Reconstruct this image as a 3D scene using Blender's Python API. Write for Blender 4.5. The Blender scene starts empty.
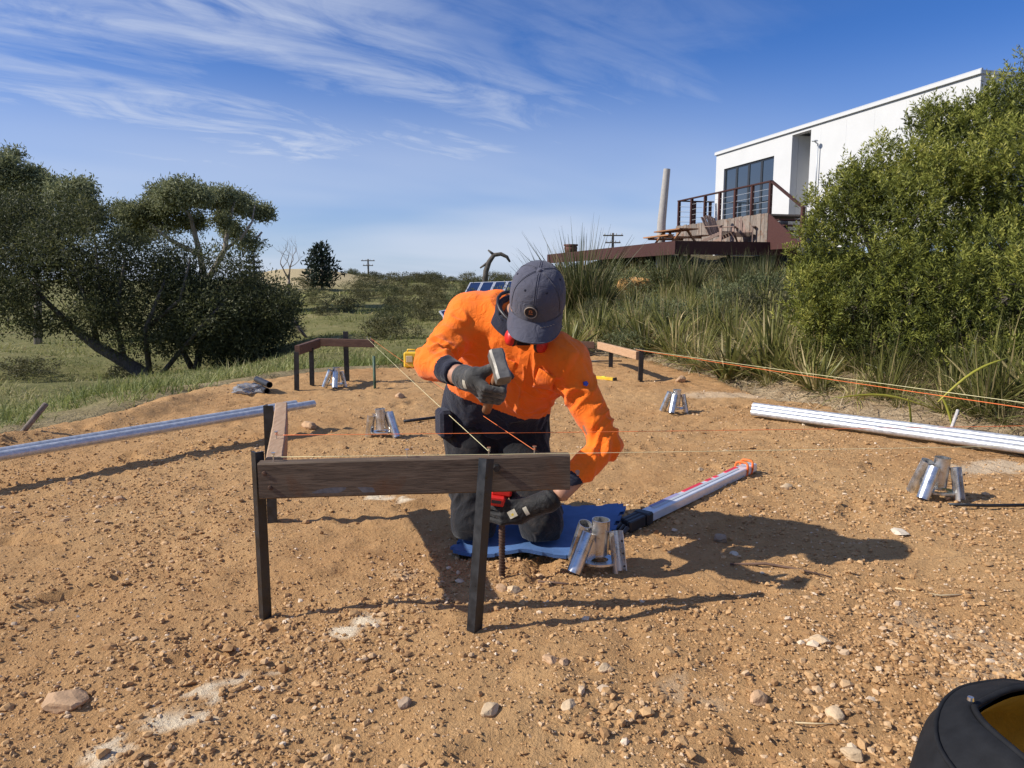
import bpy, math, random
import numpy as np
from mathutils import Vector, Matrix

scene = bpy.context.scene
R = math.radians
# ------------------------------------------------------------------ camera
CAM_H = 1.0
PITCH = 8.0
cam_data = bpy.data.cameras.new('camera')
cam_data.lens = 26.0
cam_data.sensor_width = 36.0
cam_data.clip_start = 0.05
cam_data.clip_end = 5000.0
cam = bpy.data.objects.new('camera', cam_data)
scene.collection.objects.link(cam)
cam.location = (0, 0, CAM_H)
cam.rotation_euler = (R(90 - PITCH), 0, 0)
scene.camera = cam
# ------------------------------------------------------------------ sun and sky
SUN_EL = 37.0
SUN_DIR = Vector((-0.985 * math.cos(R(SUN_EL)), -0.17 * math.cos(R(SUN_EL)), math.sin(R(SUN_EL)))).normalized()
sun_data = bpy.data.lights.new('sun', 'SUN')
sun_data.energy = 5.0
sun_data.angle = R(0.53)
sun_data.color = (1.0, 0.94, 0.85)
sun = bpy.data.objects.new('sun', sun_data)
scene.collection.objects.link(sun)
sun.rotation_euler = SUN_DIR.to_track_quat('Z', 'Y').to_euler()
sun.location = (-10, -2, 12)

world = bpy.data.worlds.new('World')
scene.world = world
world.use_nodes = True
wt = world.node_tree
wt.nodes.clear()
def wn(t, **kw):
    n = wt.nodes.new(t)
    for k, v in kw.items():
        setattr(n, k, v)
    return n
sky = wn('ShaderNodeTexSky', sky_type='NISHITA', sun_disc=False)
sky.sun_elevation = R(SUN_EL)
sky.sun_rotation = math.atan2(SUN_DIR.x, SUN_DIR.y)
sky.altitude = 0.0
sky.air_density = 1.0
sky.dust_density = 0.3
sky.ozone_density = 4.0
tc = wn('ShaderNodeTexCoord')
sep = wn('ShaderNodeSeparateXYZ')
wt.links.new(tc.outputs['Generated'], sep.inputs[0])
def wmath(op, a, b=None, c=None, clamp=False):
    n = wn('ShaderNodeMath', operation=op)
    n.use_clamp = clamp
    for i, x in enumerate((a, b, c)):
        if x is None: continue
        if isinstance(x, (int, float)): n.inputs[i].default_value = x
        else: wt.links.new(x, n.inputs[i])
    return n.outputs[0]
zc = wmath('MAXIMUM', sep.outputs[2], 0.0)
den = wmath('ADD', zc, 0.10)
px = wmath('DIVIDE', sep.outputs[0], den)
py = wmath('DIVIDE', sep.outputs[1], den)
comb = wn('ShaderNodeCombineXYZ')
wt.links.new(px, comb.inputs[0]); wt.links.new(py, comb.inputs[1])
def wnoise(scale_xyz, rot, loc, sc, det, rough, dist):
    m = wn('ShaderNodeMapping')
    m.vector_type = 'TEXTURE'
    m.inputs['Rotation'].default_value = (0, 0, rot)
    m.inputs['Scale'].default_value = tuple(1.0 / q for q in scale_xyz)
    m.inputs['Location'].default_value = loc
    wt.links.new(comb.outputs[0], m.inputs[0])
    n = wn('ShaderNodeTexNoise')
    n.inputs['Scale'].default_value = sc
    n.inputs['Detail'].default_value = det
    n.inputs['Roughness'].default_value = rough
    n.inputs['Distortion'].default_value = dist
    wt.links.new(m.outputs[0], n.inputs[0])
    return n.outputs[0]
BANK_LOC = (9.0, 22.7, 0)
# cirrus: long streaks gathered into a few soft banks
streak = wnoise((0.30, 2.0, 1), R(39), (0.3, 1.4, 0), 1.5, 8.0, 0.60, 0.6)
bank = wnoise((0.6, 0.9, 1), R(39), BANK_LOC, 0.42, 3.0, 0.5, 0.3)
def wramp(v, lo, hi):
    n = wn('ShaderNodeMapRange')
    n.interpolation_type = 'SMOOTHSTEP'
    n.inputs[1].default_value = lo; n.inputs[2].default_value = hi
    wt.links.new(v, n.inputs[0])
    return n.outputs[0]
c1 = wramp(streak, 0.18, 0.82)
c2 = wramp(bank, 0.37, 0.66)
wisp = wnoise((1.0, 1.6, 1), R(39), (1.7, 3.3, 0), 1.6, 6.0, 0.62, 1.2)
c2 = wmath('MULTIPLY', c2, wramp(wisp, 0.22, 0.66))
cl = wmath('MULTIPLY', c1, c2)
low = wramp(sep.outputs[2], 0.30, 0.02)             # thin veil lower in the sky
veil = wmath('MULTIPLY', wramp(bank, -0.1, 0.75), wmath('MULTIPLY', low, 0.90))
cl2 = wmath('MAXIMUM', wmath('MULTIPLY', cl, 1.0), veil)
tint = wn('ShaderNodeMix', data_type='RGBA', blend_type='MULTIPLY')
tint.inputs[0].default_value = 1.0
wt.links.new(sky.outputs[0], tint.inputs[6])
tint.inputs[7].default_value = (0.45, 0.80, 1.38, 1)
mixc = wn('ShaderNodeMix', data_type='RGBA')
wt.links.new(cl2, mixc.inputs[0])
wt.links.new(tint.outputs[2], mixc.inputs[6])
mixc.inputs[7].default_value = (7.4, 8.1, 9.6, 1)
bg = wn('ShaderNodeBackground')
bg.inputs[1].default_value = 0.078
wt.links.new(mixc.outputs[2], bg.inputs[0])
out = wn('ShaderNodeOutputWorld')
wt.links.new(bg.outputs[0], out.inputs[0])
scene.view_settings.view_transform = 'Standard'
scene.view_settings.look = 'None'
scene.view_settings.gamma = 1.0
scene.view_settings.exposure = 0.2
scene.render.engine = 'CYCLES'
scene.cycles.max_bounces = 6
scene.cycles.transparent_max_bounces = 6

# ------------------------------------------------------------------ helpers
rng = np.random.default_rng(7)
random.seed(7)
CP, SP = math.cos(R(PITCH)), math.sin(R(PITCH))
F_PX = 1024 * 26.0 / 36.0

def at(u, v, Y):
    """world point at distance Y that the survey sheet lists under (u, v)"""
    t = (v - 384) / F_PX
    s = Y / (CP - t * SP)
    return Vector(((u - 512) / F_PX * s, Y, CAM_H + (-SP - t * CP) * s))

def link(o, parent=None):
    scene.collection.objects.link(o)
    if parent is not None:
        o.parent = parent
        o.matrix_parent_inverse = Matrix.Translation(-Vector(parent.location)) if parent.parent is None and parent.type == 'EMPTY' else Matrix.Identity(4)
    return o

def tag(o, label=None, cat=None, group=None, kind=None):
    if label: o['label'] = label
    if cat: o['category'] = cat
    if group: o['group'] = group
    if kind: o['kind'] = kind
    return o

def thing(name, label, cat, loc=(0, 0, 0), group=None):
    o = bpy.data.objects.new(name, None)
    o.empty_display_size = 0.1
    scene.collection.objects.link(o)
    o.location = loc
    return tag(o, label, cat, group)

def copy_tree(o, parent=None):
    c = o.copy()
    scene.collection.objects.link(c)
    if parent is not None:
        c.parent = parent
    for ch in list(o.children):
        copy_tree(ch, c)
    return c

def np_mesh(name, V, quads=None, tris=None, mats=(), parent=None, smooth=True, attr=None, midx=None):
    me = bpy.data.meshes.new(name)
    V = np.asarray(V, dtype=np.float32)
    nq = 0 if quads is None else len(quads)
    nt = 0 if tris is None else len(tris)
    loops = []
    if nq: loops.append(np.asarray(quads, dtype=np.int32).ravel())
    if nt: loops.append(np.asarray(tris, dtype=np.int32).ravel())
    loops = np.concatenate(loops)
    starts = np.concatenate([np.arange(nq) * 4, nq * 4 + np.arange(nt) * 3]).astype(np.int32)
    me.vertices.add(len(V)); me.vertices.foreach_set('co', V.ravel())
    me.loops.add(len(loops)); me.loops.foreach_set('vertex_index', loops)
    me.polygons.add(nq + nt); me.polygons.foreach_set('loop_start', starts)
    me.polygons.foreach_set('use_smooth', np.full(nq + nt, smooth))
    for m in (mats if isinstance(mats, (list, tuple)) else [mats]):
        me.materials.append(m)
    if midx is not None:
        me.polygons.foreach_set('material_index', np.asarray(midx, dtype=np.int32))
    me.update(calc_edges=True)
    me.validate()
    if attr:
        for k, a in attr.items():
            at_ = me.attributes.new(k, 'FLOAT', 'POINT')
            at_.data.foreach_set('value', np.asarray(a, dtype=np.float32))
    o = bpy.data.objects.new(name, me)
    return link(o, parent)

def basis(d):
    d = Vector(d).normalized()
    a = Vector((0, 0, 1)) if abs(d.z) < 0.9 else Vector((1, 0, 0))
    x = a.cross(d).normalized()
    y = d.cross(x)
    return x, y, d

class MB:
    def __init__(self):
        self.v, self.f, self.m = [], [], []
    def add(self, vs, fs, m=0):
        b = len(self.v)
        self.v += [tuple(p) for p in vs]
        self.f += [tuple(i + b for i in f) for f in fs]
        self.m += [m] * len(fs)
    def box(self, c, s, M=None, m=0, bev=0.0):
        x, y, z = s[0] / 2, s[1] / 2, s[2] / 2
        if bev <= 0:
            P = [Vector((sx * x, sy * y, sz * z)) for sz in (-1, 1) for sy in (-1, 1) for sx in (-1, 1)]
            F = [(0, 2, 3, 1), (4, 5, 7, 6), (0, 1, 5, 4), (2, 6, 7, 3), (0, 4, 6, 2), (1, 3, 7, 5)]
        else:
            P, idx = [], {}
            for sx in (-1, 1):
                for sy in (-1, 1):
                    for sz in (-1, 1):
                        for a in range(3):
                            q = [sx * (x - bev), sy * (y - bev), sz * (z - bev)]
                            q[a] += (sx, sy, sz)[a] * bev
                            idx[(sx, sy, sz, a)] = len(P); P.append(Vector(q))
            F = []
            def quad(ids, nrm):
                ps = [P[i] for i in ids]
                n = (ps[1] - ps[0]).cross(ps[2] - ps[0])
                F.append(tuple(ids) if n.dot(nrm) > 0 else tuple(reversed(ids)))
            for a in range(3):
                b_, c_ = (a + 1) % 3, (a + 2) % 3
                for s_ in (-1, 1):
                    ids = []
                    for (p, q) in ((-1, -1), (1, -1), (1, 1), (-1, 1)):
                        k = [0, 0, 0]; k[a] = s_; k[b_] = p; k[c_] = q
                        ids.append(idx[(*k, a)])
                    n = Vector((0, 0, 0)); n[a] = s_
                    quad(ids, n)
                for p in (-1, 1):
                    for q in (-1, 1):
                        ids = []
                        k0 = [0, 0, 0]; k0[b_] = p; k0[c_] = q
                        for s_, ax in ((-1, b_), (1, b_), (1, c_), (-1, c_)):
                            k = list(k0); k[a] = s_
                            ids.append(idx[(*k, ax)])
                        n = Vector((0, 0, 0)); n[b_] = p; n[c_] = q
                        quad(ids, n)
            for sx in (-1, 1):
                for sy in (-1, 1):
                    for sz in (-1, 1):
                        quad([idx[(sx, sy, sz, a)] for a in range(3)], Vector((sx, sy, sz)))
        if M is not None:
            P = [M @ p for p in P]
        c = Vector(c)
        self.add([p + c for p in P], F, m)
    def bar(self, p0, p1, w, h, up=(0, 0, 1), m=0, bev=0.0):
        """rectangular bar from p0 to p1, w across, h along up"""
        p0, p1 = Vector(p0), Vector(p1)
        d = p1 - p0
        L = d.length; d = d / L
        s = d.cross(Vector(up)).normalized()
        u = s.cross(d)
        M = Matrix((s, d, u)).transposed()
        self.box((p0 + p1) / 2, (w, L, h), M, m, bev)
    def tube(self, pts, rad, n=8, cap=True, m=0):
        pts = [Vector(p) for p in pts]
        if isinstance(rad, (int, float)): rad = [rad] * len(pts)
        rings, px = [], None
        for i, p in enumerate(pts):
            if i == 0: d = pts[1] - pts[0]
            elif i == len(pts) - 1: d = pts[-1] - pts[-2]
            else: d = (pts[i + 1] - pts[i]).normalized() + (pts[i] - pts[i - 1]).normalized()
            d = d.normalized()
            if px is None: x, y, _ = basis(d)
            else:
                x = (px - d * px.dot(d))
                x = x.normalized() if x.length > 1e-6 else basis(d)[0]
                y = d.cross(x)
            px = x
            rings.append([p + (x * math.cos(2 * math.pi * k / n) + y * math.sin(2 * math.pi * k / n)) * rad[i] for k in range(n)])
        V = [q for r in rings for q in r]
        F = []
        for i in range(len(pts) - 1):
            for k in range(n):
                a, b = i * n + k, i * n + (k + 1) % n
                F.append((a, b, b + n, a + n))
        if cap:
            F.append(tuple(reversed(range(n)))); F.append(tuple((len(pts) - 1) * n + k for k in range(n)))
        self.add(V, F, m)
    def pipe(self, p0, p1, ro, ri, n=20, m=0, a0=0.0, a1=2 * math.pi):
        """hollow pipe (or part of one) with real wall thickness"""
        p0, p1 = Vector(p0), Vector(p1)
        x, y, d = basis(p1 - p0)
        full = abs(a1 - a0 - 2 * math.pi) < 1e-6
        k = n if full else n + 1
        V = []
        for (p, r) in ((p0, ro), (p1, ro), (p1, ri), (p0, ri)):
            for i in range(k):
                a = a0 + (a1 - a0) * i / n
                V.append(p + (x * math.cos(a) + y * math.sin(a)) * r)
        F = []
        for j in range(4):
            for i in range(n):
                a, b = i, (i + 1) % k
                jj = (j + 1) % 4
                F.append((j * k + a, j * k + b, jj * k + b, jj * k + a))
        if not full:
            F.append((0, k, 2 * k, 3 * k)); F.append(tuple(reversed((k - 1, 2 * k - 1, 3 * k - 1, 4 * k - 1))))
        self.add(V, F, m)
    def lathe(self, prof, c, axis=(0, 0, 1), n=20, m=0):
        x, y, d = basis(axis)
        c = Vector(c)
        V = []
        for (r, z) in prof:
            for k in range(n):
                a = 2 * math.pi * k / n
                V.append(c + d * z + (x * math.cos(a) + y * math.sin(a)) * r)
        F = []
        for i in range(len(prof) - 1):
            for k in range(n):
                a, b = i * n + k, i * n + (k + 1) % n
                F.append((a, b, b + n, a + n))
        self.add(V, F, m)
    def prism(self, poly, p0, ex, ey, ez, depth, m=0):
        """extrude 2-D polygon (in ex,ey) by depth along ez"""
        p0, ex, ey, ez = Vector(p0), Vector(ex), Vector(ey), Vector(ez)
        n = len(poly)
        V = [p0 + ex * a + ey * b for a, b in poly] + [p0 + ex * a + ey * b + ez * depth for a, b in poly]
        F = [tuple(reversed(range(n))), tuple(range(n, 2 * n))]
        F += [(i, (i + 1) % n, n + (i + 1) % n, n + i) for i in range(n)]
        if ex.cross(ey).dot(ez) < 0: F = [tuple(reversed(f)) for f in F]
        self.add(V, F, m)
    def grid(self, P, m=0, close_u=False, close_v=False, flip=False):
        nu, nv = len(P), len(P[0])
        V = [p for row in P for p in row]
        F = []
        for i in range(nu if close_u else nu - 1):
            for j in range(nv if close_v else nv - 1):
                a, b = i * nv + j, i * nv + (j + 1) % nv
                c, d = ((i + 1) % nu) * nv + (j + 1) % nv, ((i + 1) % nu) * nv + j
                F.append((a, d, c, b) if flip else (a, b, c, d))
        self.add(V, F, m)
    def mesh(self, name, mats, smooth=None):
        me = bpy.data.meshes.new(name)
        me.from_pydata(self.v, [], self.f)
        for mm in (mats if isinstance(mats, (list, tuple)) else [mats]):
            me.materials.append(mm)
        me.polygons.foreach_set('material_index', self.m)
        if smooth:
            me.polygons.foreach_set('use_smooth', [True] * len(self.f))
            if smooth is not True:
                me.set_sharp_from_angle(angle=R(smooth))
        me.update()
        return me
    def build(self, name, mats, parent=None, smooth=None):
        return link(bpy.data.objects.new(name, self.mesh(name, mats, smooth)), parent)

# --- numpy value noise
def _hash(ix, iy, iz, seed):
    h = (ix.astype(np.int64) * 374761393 + iy.astype(np.int64) * 668265263 + iz.astype(np.int64) * 2147483647 + seed * 974711) & 0xffffffff
    h = ((h ^ (h >> 13)) * 1274126177) & 0xffffffff
    h = ((h ^ (h >> 16)) * 2246822519) & 0xffffffff
    return ((h ^ (h >> 15)) & 0xffff) / 65535.0
def vnoise(x, y, z=None, seed=0):
    x = np.asarray(x, float); y = np.asarray(y, float)
    z = np.zeros_like(x) if z is None else np.asarray(z, float)
    ix, iy, iz = np.floor(x), np.floor(y), np.floor(z)
    fx, fy, fz = x - ix, y - iy, z - iz
    fx = fx * fx * (3 - 2 * fx); fy = fy * fy * (3 - 2 * fy); fz = fz * fz * (3 - 2 * fz)
    r = 0
    for dx in (0, 1):
        for dy in (0, 1):
            for dz in (0, 1):
                w = (fx if dx else 1 - fx) * (fy if dy else 1 - fy) * (fz if dz else 1 - fz)
                r = r + w * _hash(ix + dx, iy + dy, iz + dz, seed)
    return r * 2 - 1
def fbm(x, y, z=None, oct=4, seed=0, gain=0.5):
    a, s, r = 1.0, 1.0, 0
    for o in range(oct):
        r = r + a * vnoise(np.asarray(x) * s + 17.3 * o, np.asarray(y) * s - 9.1 * o, None if z is None else np.asarray(z) * s + 4.7 * o, seed + o)
        a *= gain; s *= 2.03
    return r
def sstep(a, b, x):
    t = np.clip((x - a) / (b - a), 0, 1)
    return t * t * (3 - 2 * t)

# ------------------------------------------------------------------ materials
def new_mat(name):
    m = bpy.data.materials.new(name)
    m.use_nodes = True
    nt = m.node_tree
    return m, nt, nt.nodes['Principled BSDF']
def N(nt, t, **kw):
    n = nt.nodes.new(t)
    for k, v in kw.items(): setattr(n, k, v)
    return n
def noise_node(nt, scale, det=4, rough=0.55, dist=0.0, coord='Object', stretch=None):
    tcn = N(nt, 'ShaderNodeTexCoord')
    n = N(nt, 'ShaderNodeTexNoise')
    n.inputs['Scale'].default_value = scale
    n.inputs['Detail'].default_value = det
    n.inputs['Roughness'].default_value = rough
    n.inputs['Distortion'].default_value = dist
    if stretch:
        mp = N(nt, 'ShaderNodeMapping')
        mp.inputs['Scale'].default_value = stretch
        nt.links.new(tcn.outputs[coord], mp.inputs[0]); nt.links.new(mp.outputs[0], n.inputs[0])
    else:
        nt.links.new(tcn.outputs[coord], n.inputs[0])
    return n
def ramp(nt, src, stops):
    r = N(nt, 'ShaderNodeValToRGB')
    el = r.color_ramp.elements
    while len(el) < len(stops): el.new(0.5)
    for e, (p, c) in zip(el, stops):
        e.position = p; e.color = (*c, 1)
    nt.links.new(src, r.inputs[0])
    return r.outputs[0]
def mixc(nt, fac, a, b, mode='MIX'):
    m = N(nt, 'ShaderNodeMix', data_type='RGBA', blend_type=mode)
    for i, x in ((0, fac), (6, a), (7, b)):
        if isinstance(x, (int, float)): m.inputs[i].default_value = x
        elif isinstance(x, tuple): m.inputs[i].default_value = (*x, 1)
        else: nt.links.new(x, m.inputs[i])
    return m.outputs[2]
def mapr(nt, v, a, b, c=0.0, d=1.0):
    n = N(nt, 'ShaderNodeMapRange')
    for i, x in enumerate((a, b, c, d)): n.inputs[i + 1].default_value = x
    nt.links.new(v, n.inputs[0])
    return n.outputs[0]
def bump(nt, b, h, strength, dist=0.01, prev=None):
    n = N(nt, 'ShaderNodeBump')
    n.inputs['Strength'].default_value = strength
    n.inputs['Distance'].default_value = dist
    nt.links.new(h, n.inputs['Height'])
    if prev is not None: nt.links.new(prev, n.inputs['Normal'])
    nt.links.new(n.outputs[0], b.inputs['Normal'])
    return n.outputs[0]
def simple(name, col, rough=0.6, metal=0.0, var=0.15, scale=8.0, bmp=0.0, bscale=None, bdist=0.004, stretch=None, spec=0.5, rvar=0.0, sheen=0.0):
    m, nt, b = new_mat(name)
    n = noise_node(nt, scale, 5, 0.6, 0.2, stretch=stretch)
    lo = tuple(max(0, c * (1 - var)) for c in col); hi = tuple(min(1, c * (1 + var)) for c in col)
    nt.links.new(ramp(nt, n.outputs[0], [(0.3, lo), (0.7, hi)]), b.inputs['Base Color'])
    b.inputs['Roughness'].default_value = rough
    if rvar: nt.links.new(mapr(nt, n.outputs[0], 0.3, 0.7, rough - rvar, rough + rvar), b.inputs['Roughness'])
    b.inputs['Metallic'].default_value = metal
    b.inputs['Specular IOR Level'].default_value = spec
    if sheen: b.inputs['Sheen Weight'].default_value = sheen
    if bmp:
        bn = noise_node(nt, bscale or scale * 4, 4, 0.6, stretch=stretch)
        bump(nt, b, bn.outputs[0], bmp, bdist)
    return m
def timber(name, dark, light, axis_stretch, stain=None, rough=0.8):
    m, nt, b = new_mat(name)
    g = noise_node(nt, 6.0, 7, 0.65, 1.2, stretch=axis_stretch)
    big = noise_node(nt, 5.0, 4, 0.6, 0.4)
    col = ramp(nt, g.outputs[0], [(0.28, dark), (0.5, tuple((a + c) / 2 for a, c in zip(dark, light))), (0.72, light)])
    if stain:
        col = mixc(nt, mapr(nt, big.outputs[0], 0.52, 0.66, 0, 0.7), col, stain)
    oi = N(nt, 'ShaderNodeObjectInfo')
    col = mixc(nt, 1.0, col, ramp(nt, oi.outputs['Random'], [(0.0, (0.72, 0.72, 0.72)), (1.0, (1.22, 1.18, 1.14))]), 'MULTIPLY')
    nt.links.new(col, b.inputs['Base Color'])
    b.inputs['Roughness'].default_value = rough
    b.inputs['Specular IOR Level'].default_value = 0.25
    bump(nt, b, g.outputs[0], 0.5, 0.003)
    return m
def leafmat(name, dark, mid, light, rough=0.55, trans=0.25, indiv=0.0):
    m, nt, b = new_mat(name)
    a = N(nt, 'ShaderNodeAttribute'); a.attribute_name = 'var'
    col = ramp(nt, a.outputs['Fac'], [(0.0, dark), (0.55, mid), (1.0, light)])
    if indiv:
        oi = N(nt, 'ShaderNodeObjectInfo')
        col = mixc(nt, 1.0, col, ramp(nt, oi.outputs['Random'], [(0.0, (1 - indiv,) * 3), (0.5, (1 - 0.2 * indiv, 1 - 0.3 * indiv, 1 - 0.4 * indiv)), (1.0, (1 + 0.5 * indiv, 1 + 0.35 * indiv, 1 + 0.3 * indiv))]), 'MULTIPLY')
    nt.links.new(col, b.inputs['Base Color'])
    b.inputs['Roughness'].default_value = rough
    b.inputs['Specular IOR Level'].default_value = 0.3
    if trans:
        t = N(nt, 'ShaderNodeBsdfTranslucent')
        nt.links.new(col, t.inputs[0])
        mx = N(nt, 'ShaderNodeMixShader'); mx.inputs[0].default_value = trans
        nt.links.new(b.outputs[0], mx.inputs[1]); nt.links.new(t.outputs[0], mx.inputs[2])
        nt.links.new(mx.outputs[0], nt.nodes['Material Output'].inputs[0])
    return m

M = {}
M['rail_dark'] = timber('weathered_rail', (0.060, 0.042, 0.029), (0.225, 0.165, 0.115), (1.2, 14, 22), (0.16, 0.075, 0.035))
M['rail_pale'] = timber('sawn_rail', (0.22, 0.14, 0.085), (0.42, 0.30, 0.20), (14, 1.2, 22))
M['rail_red'] = timber('red_rail', (0.085, 0.045, 0.032), (0.21, 0.12, 0.085), (1.5, 14, 22))
M['rail_tan'] = timber('tan_rail', (0.30, 0.18, 0.10), (0.50, 0.33, 0.20), (6, 1.5, 22))
M['black_steel'] = simple('black_steel', (0.016, 0.016, 0.017), 0.38, 0.0, 0.5, 30, 0.25, 80, 0.001, rvar=0.12)
M['galv'] = simple('galvanised_steel', (0.56, 0.575, 0.59), 0.44, 0.55, 0.2, 40, 0.05, 60, 0.001, rvar=0.1)
M['galv_dirty'] = simple('dusty_galvanised_steel', (0.62, 0.62, 0.61), 0.30, 0.9, 0.3, 22, 0.08, 60, 0.001, rvar=0.12)
M['nail'] = simple('bright_nail', (0.75, 0.74, 0.72), 0.3, 1.0, 0.1)
M['string_orange'] = simple('orange_string', (0.85, 0.20, 0.05), 0.7)
M['string_cream'] = simple('cream_string', (0.75, 0.68, 0.38), 0.7)
M['rust'] = simple('rusty_rod', (0.10, 0.055, 0.035), 0.75, 0.3, 0.4, 60, 0.3, 120, 0.002)
M['black_plastic'] = simple('black_plastic', (0.018, 0.018, 0.02), 0.45, 0, 0.3)
M['red_plastic'] = simple('red_plastic', (0.62, 0.02, 0.015), 0.4, 0, 0.15, 20)
M['yellow_plastic'] = simple('yellow_plastic', (0.75, 0.46, 0.03), 0.45, 0, 0.15, 12)
M['lime_plastic'] = simple('lime_plastic', (0.55, 0.7, 0.05), 0.5)
M['blue_foam'] = simple('blue_foam', (0.065, 0.145, 0.33), 0.85, 0, 0.2, 10, 0.5, 160, 0.002)
M['white_alu'] = simple('white_aluminium', (0.72, 0.73, 0.75), 0.35, 0.3, 0.08, 20)
M['red_print'] = simple('red_print', (0.62, 0.03, 0.05), 0.45)
M['violet_print'] = simple('violet_print', (0.30, 0.27, 0.42), 0.45)
M['orange_strap'] = simple('orange_strap', (0.85, 0.16, 0.02), 0.6)
M['white_wall'] = simple('white_wall', (0.58, 0.58, 0.565), 0.75, 0, 0.03, 1.5, 0.1, 40, 0.002)
M['grey_trim'] = simple('grey_trim', (0.50, 0.52, 0.54), 0.5, 0.2, 0.05)
M['dark_frame'] = simple('dark_frame', (0.03, 0.032, 0.035), 0.4)
M['deck_red'] = timber('stained_deck', (0.038, 0.016, 0.0145), (0.092, 0.040, 0.034), (2, 2, 18))
M['weathered'] = timber('weathered_cladding', (0.10, 0.082, 0.068), (0.38, 0.32, 0.265), (10, 10, 1.0), (0.18, 0.09, 0.05))
M['table_wood'] = timber('table_wood', (0.22, 0.10, 0.045), (0.45, 0.24, 0.12), (3, 10, 10))
M['grey_wood'] = timber('grey_driftwood', (0.32, 0.30, 0.28), (0.60, 0.57, 0.53), (9, 9, 1.2))
M['terracotta'] = simple('terracotta', (0.14, 0.055, 0.04), 0.8)
M['sandstone'] = simple('orange_sandstone', (0.55, 0.30, 0.10), 0.9, 0, 0.4, 9, 0.6, 14, 0.03)
M['rock'] = simple('tan_rock', (0.46, 0.29, 0.16), 0.9, 0, 0.25, 18, 0.6, 50, 0.006)
M['rock_pale'] = simple('pale_rock', (0.52, 0.38, 0.23), 0.9, 0, 0.25, 24, 0.5, 60, 0.006)
M['rock_grey'] = simple('grey_rock', (0.33, 0.235, 0.155), 0.9, 0, 0.25, 24, 0.5, 60, 0.006)
M['rock_white'] = simple('white_rock', (0.62, 0.52, 0.39), 0.9, 0, 0.15, 24, 0.5, 60, 0.006)
M['bark'] = simple('grey_bark', (0.10, 0.085, 0.07), 0.9, 0, 0.5, 6, 0.8, 12, 0.03, stretch=(4, 4, 1))
M['bark_pale'] = simple('pale_bark', (0.30, 0.25, 0.20), 0.9, 0, 0.35, 4, 0.5, 10, 0.03, stretch=(4, 4, 1))
M['dead_wood'] = simple('dead_wood', (0.20, 0.16, 0.13), 0.9, 0, 0.4, 12, 0.5, 30, 0.01)
M['stick'] = simple('brown_stick', (0.13, 0.075, 0.05), 0.85, 0, 0.4, 30, 0.5, 60, 0.004)
M['straw'] = simple('straw', (0.60, 0.46, 0.26), 0.8, 0, 0.2, 30)
M['solar_frame'] = simple('panel_frame', (0.78, 0.79, 0.8), 0.4, 0.5, 0.05)
m_, nt_, b_ = new_mat('glass_pane')
b_.inputs['Base Color'].default_value = (0.02, 0.03, 0.04, 1); b_.inputs['Roughness'].default_value = 0.03
b_.inputs['Specular IOR Level'].default_value = 0.9; b_.inputs['Coat Weight'].default_value = 1.0
M['glass'] = m_
m_, nt_, b_ = new_mat('solar_cell')
nn = noise_node(nt_, 3.0)
nt_.links.new(ramp(nt_, nn.outputs[0], [(0.3, (0.012, 0.025, 0.07)), (0.7, (0.02, 0.04, 0.11))]), b_.inputs['Base Color'])
b_.inputs['Roughness'].default_value = 0.12
M['solar_cell'] = m_

# ================================================================== THE GROUND
PAD = np.array([(-4.6, -2.5), (-4.1, 2.0), (-3.55, 3.9), (-3.2, 4.7), (-2.98, 5.6), (-2.85, 6.8), (-2.33, 8.0), (-1.2, 8.75), (0.2, 9.5), (1.0, 9.9), (1.75, 9.2),
                (2.0, 8.0), (2.2, 6.6), (2.62, 5.0), (3.0, 4.0), (3.7, 2.4), (4.4, 0.5), (4.8, -2.5)])
def pad_sd(x, y):
    """signed distance to the edge of the bare dirt pad (negative inside)"""
    x = np.asarray(x, float); y = np.asarray(y, float)
    best = np.full(x.shape, 1e9); inside = np.zeros(x.shape, bool)
    n = len(PAD)
    for i in range(n):
        ax, ay = PAD[i]; bx, by = PAD[(i + 1) % n]
        ex, ey = bx - ax, by - ay
        t = np.clip(((x - ax) * ex + (y - ay) * ey) / (ex * ex + ey * ey), 0, 1)
        best = np.minimum(best, (x - ax - t * ex) ** 2 + (y - ay - t * ey) ** 2)
        cr = ((ay > y) != (by > y)) & (x < (bx - ax) * (y - ay) / (by - ay + 1e-12) + ax)
        inside ^= cr
    d = np.sqrt(best)
    return np.where(inside, -d, d)

def land_h(x, y):
    """natural terrain round the pad"""
    x = np.asarray(x, float); y = np.asarray(y, float)
    d = np.maximum(pad_sd(x, y), 0)
    w = sstep(-0.02, 0.16, (x - 0.15) / np.maximum(np.abs(y) + 4.0, 4.0) * 1.25)      # 1 on the right bank
    left = -0.46 * sstep(0.0, 3.5, d) + 1.12 * sstep(14, 62, y) * sstep(-0.62, -0.30, x / np.maximum(y, 1.0)) \
        + 0.5 * sstep(14, 80, y) * (1 - sstep(-0.62, -0.30, x / np.maximum(y, 1.0)))
    left = left - 0.75 * sstep(4.0, 9.5, d) * (1 - sstep(-0.46, -0.24, x / np.maximum(y, 1.0)))
    right = 0.062 * np.minimum(d, 17.0) + 0.16 * sstep(0.0, 1.2, d) + 0.9 * sstep(16, 26, d)
    h = left * (1 - w) + right * w
    h = h + 0.10 * fbm(x * 0.30, y * 0.30, oct=3, seed=3) * sstep(0.3, 5, d) + 0.04 * fbm(x * 1.3, y * 1.3, oct=3, seed=5) * sstep(0.1, 1.0, d)
    # far dune
    h = h + 1.35 * np.exp(-(((x + 17.5) / 6.0) ** 2 + ((y - 60) / 9.0) ** 2))
    far = sstep(150, 400, np.sqrt(x * x + y * y))
    h = h * (1 - far) + 0.2 * far
    return h

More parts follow.
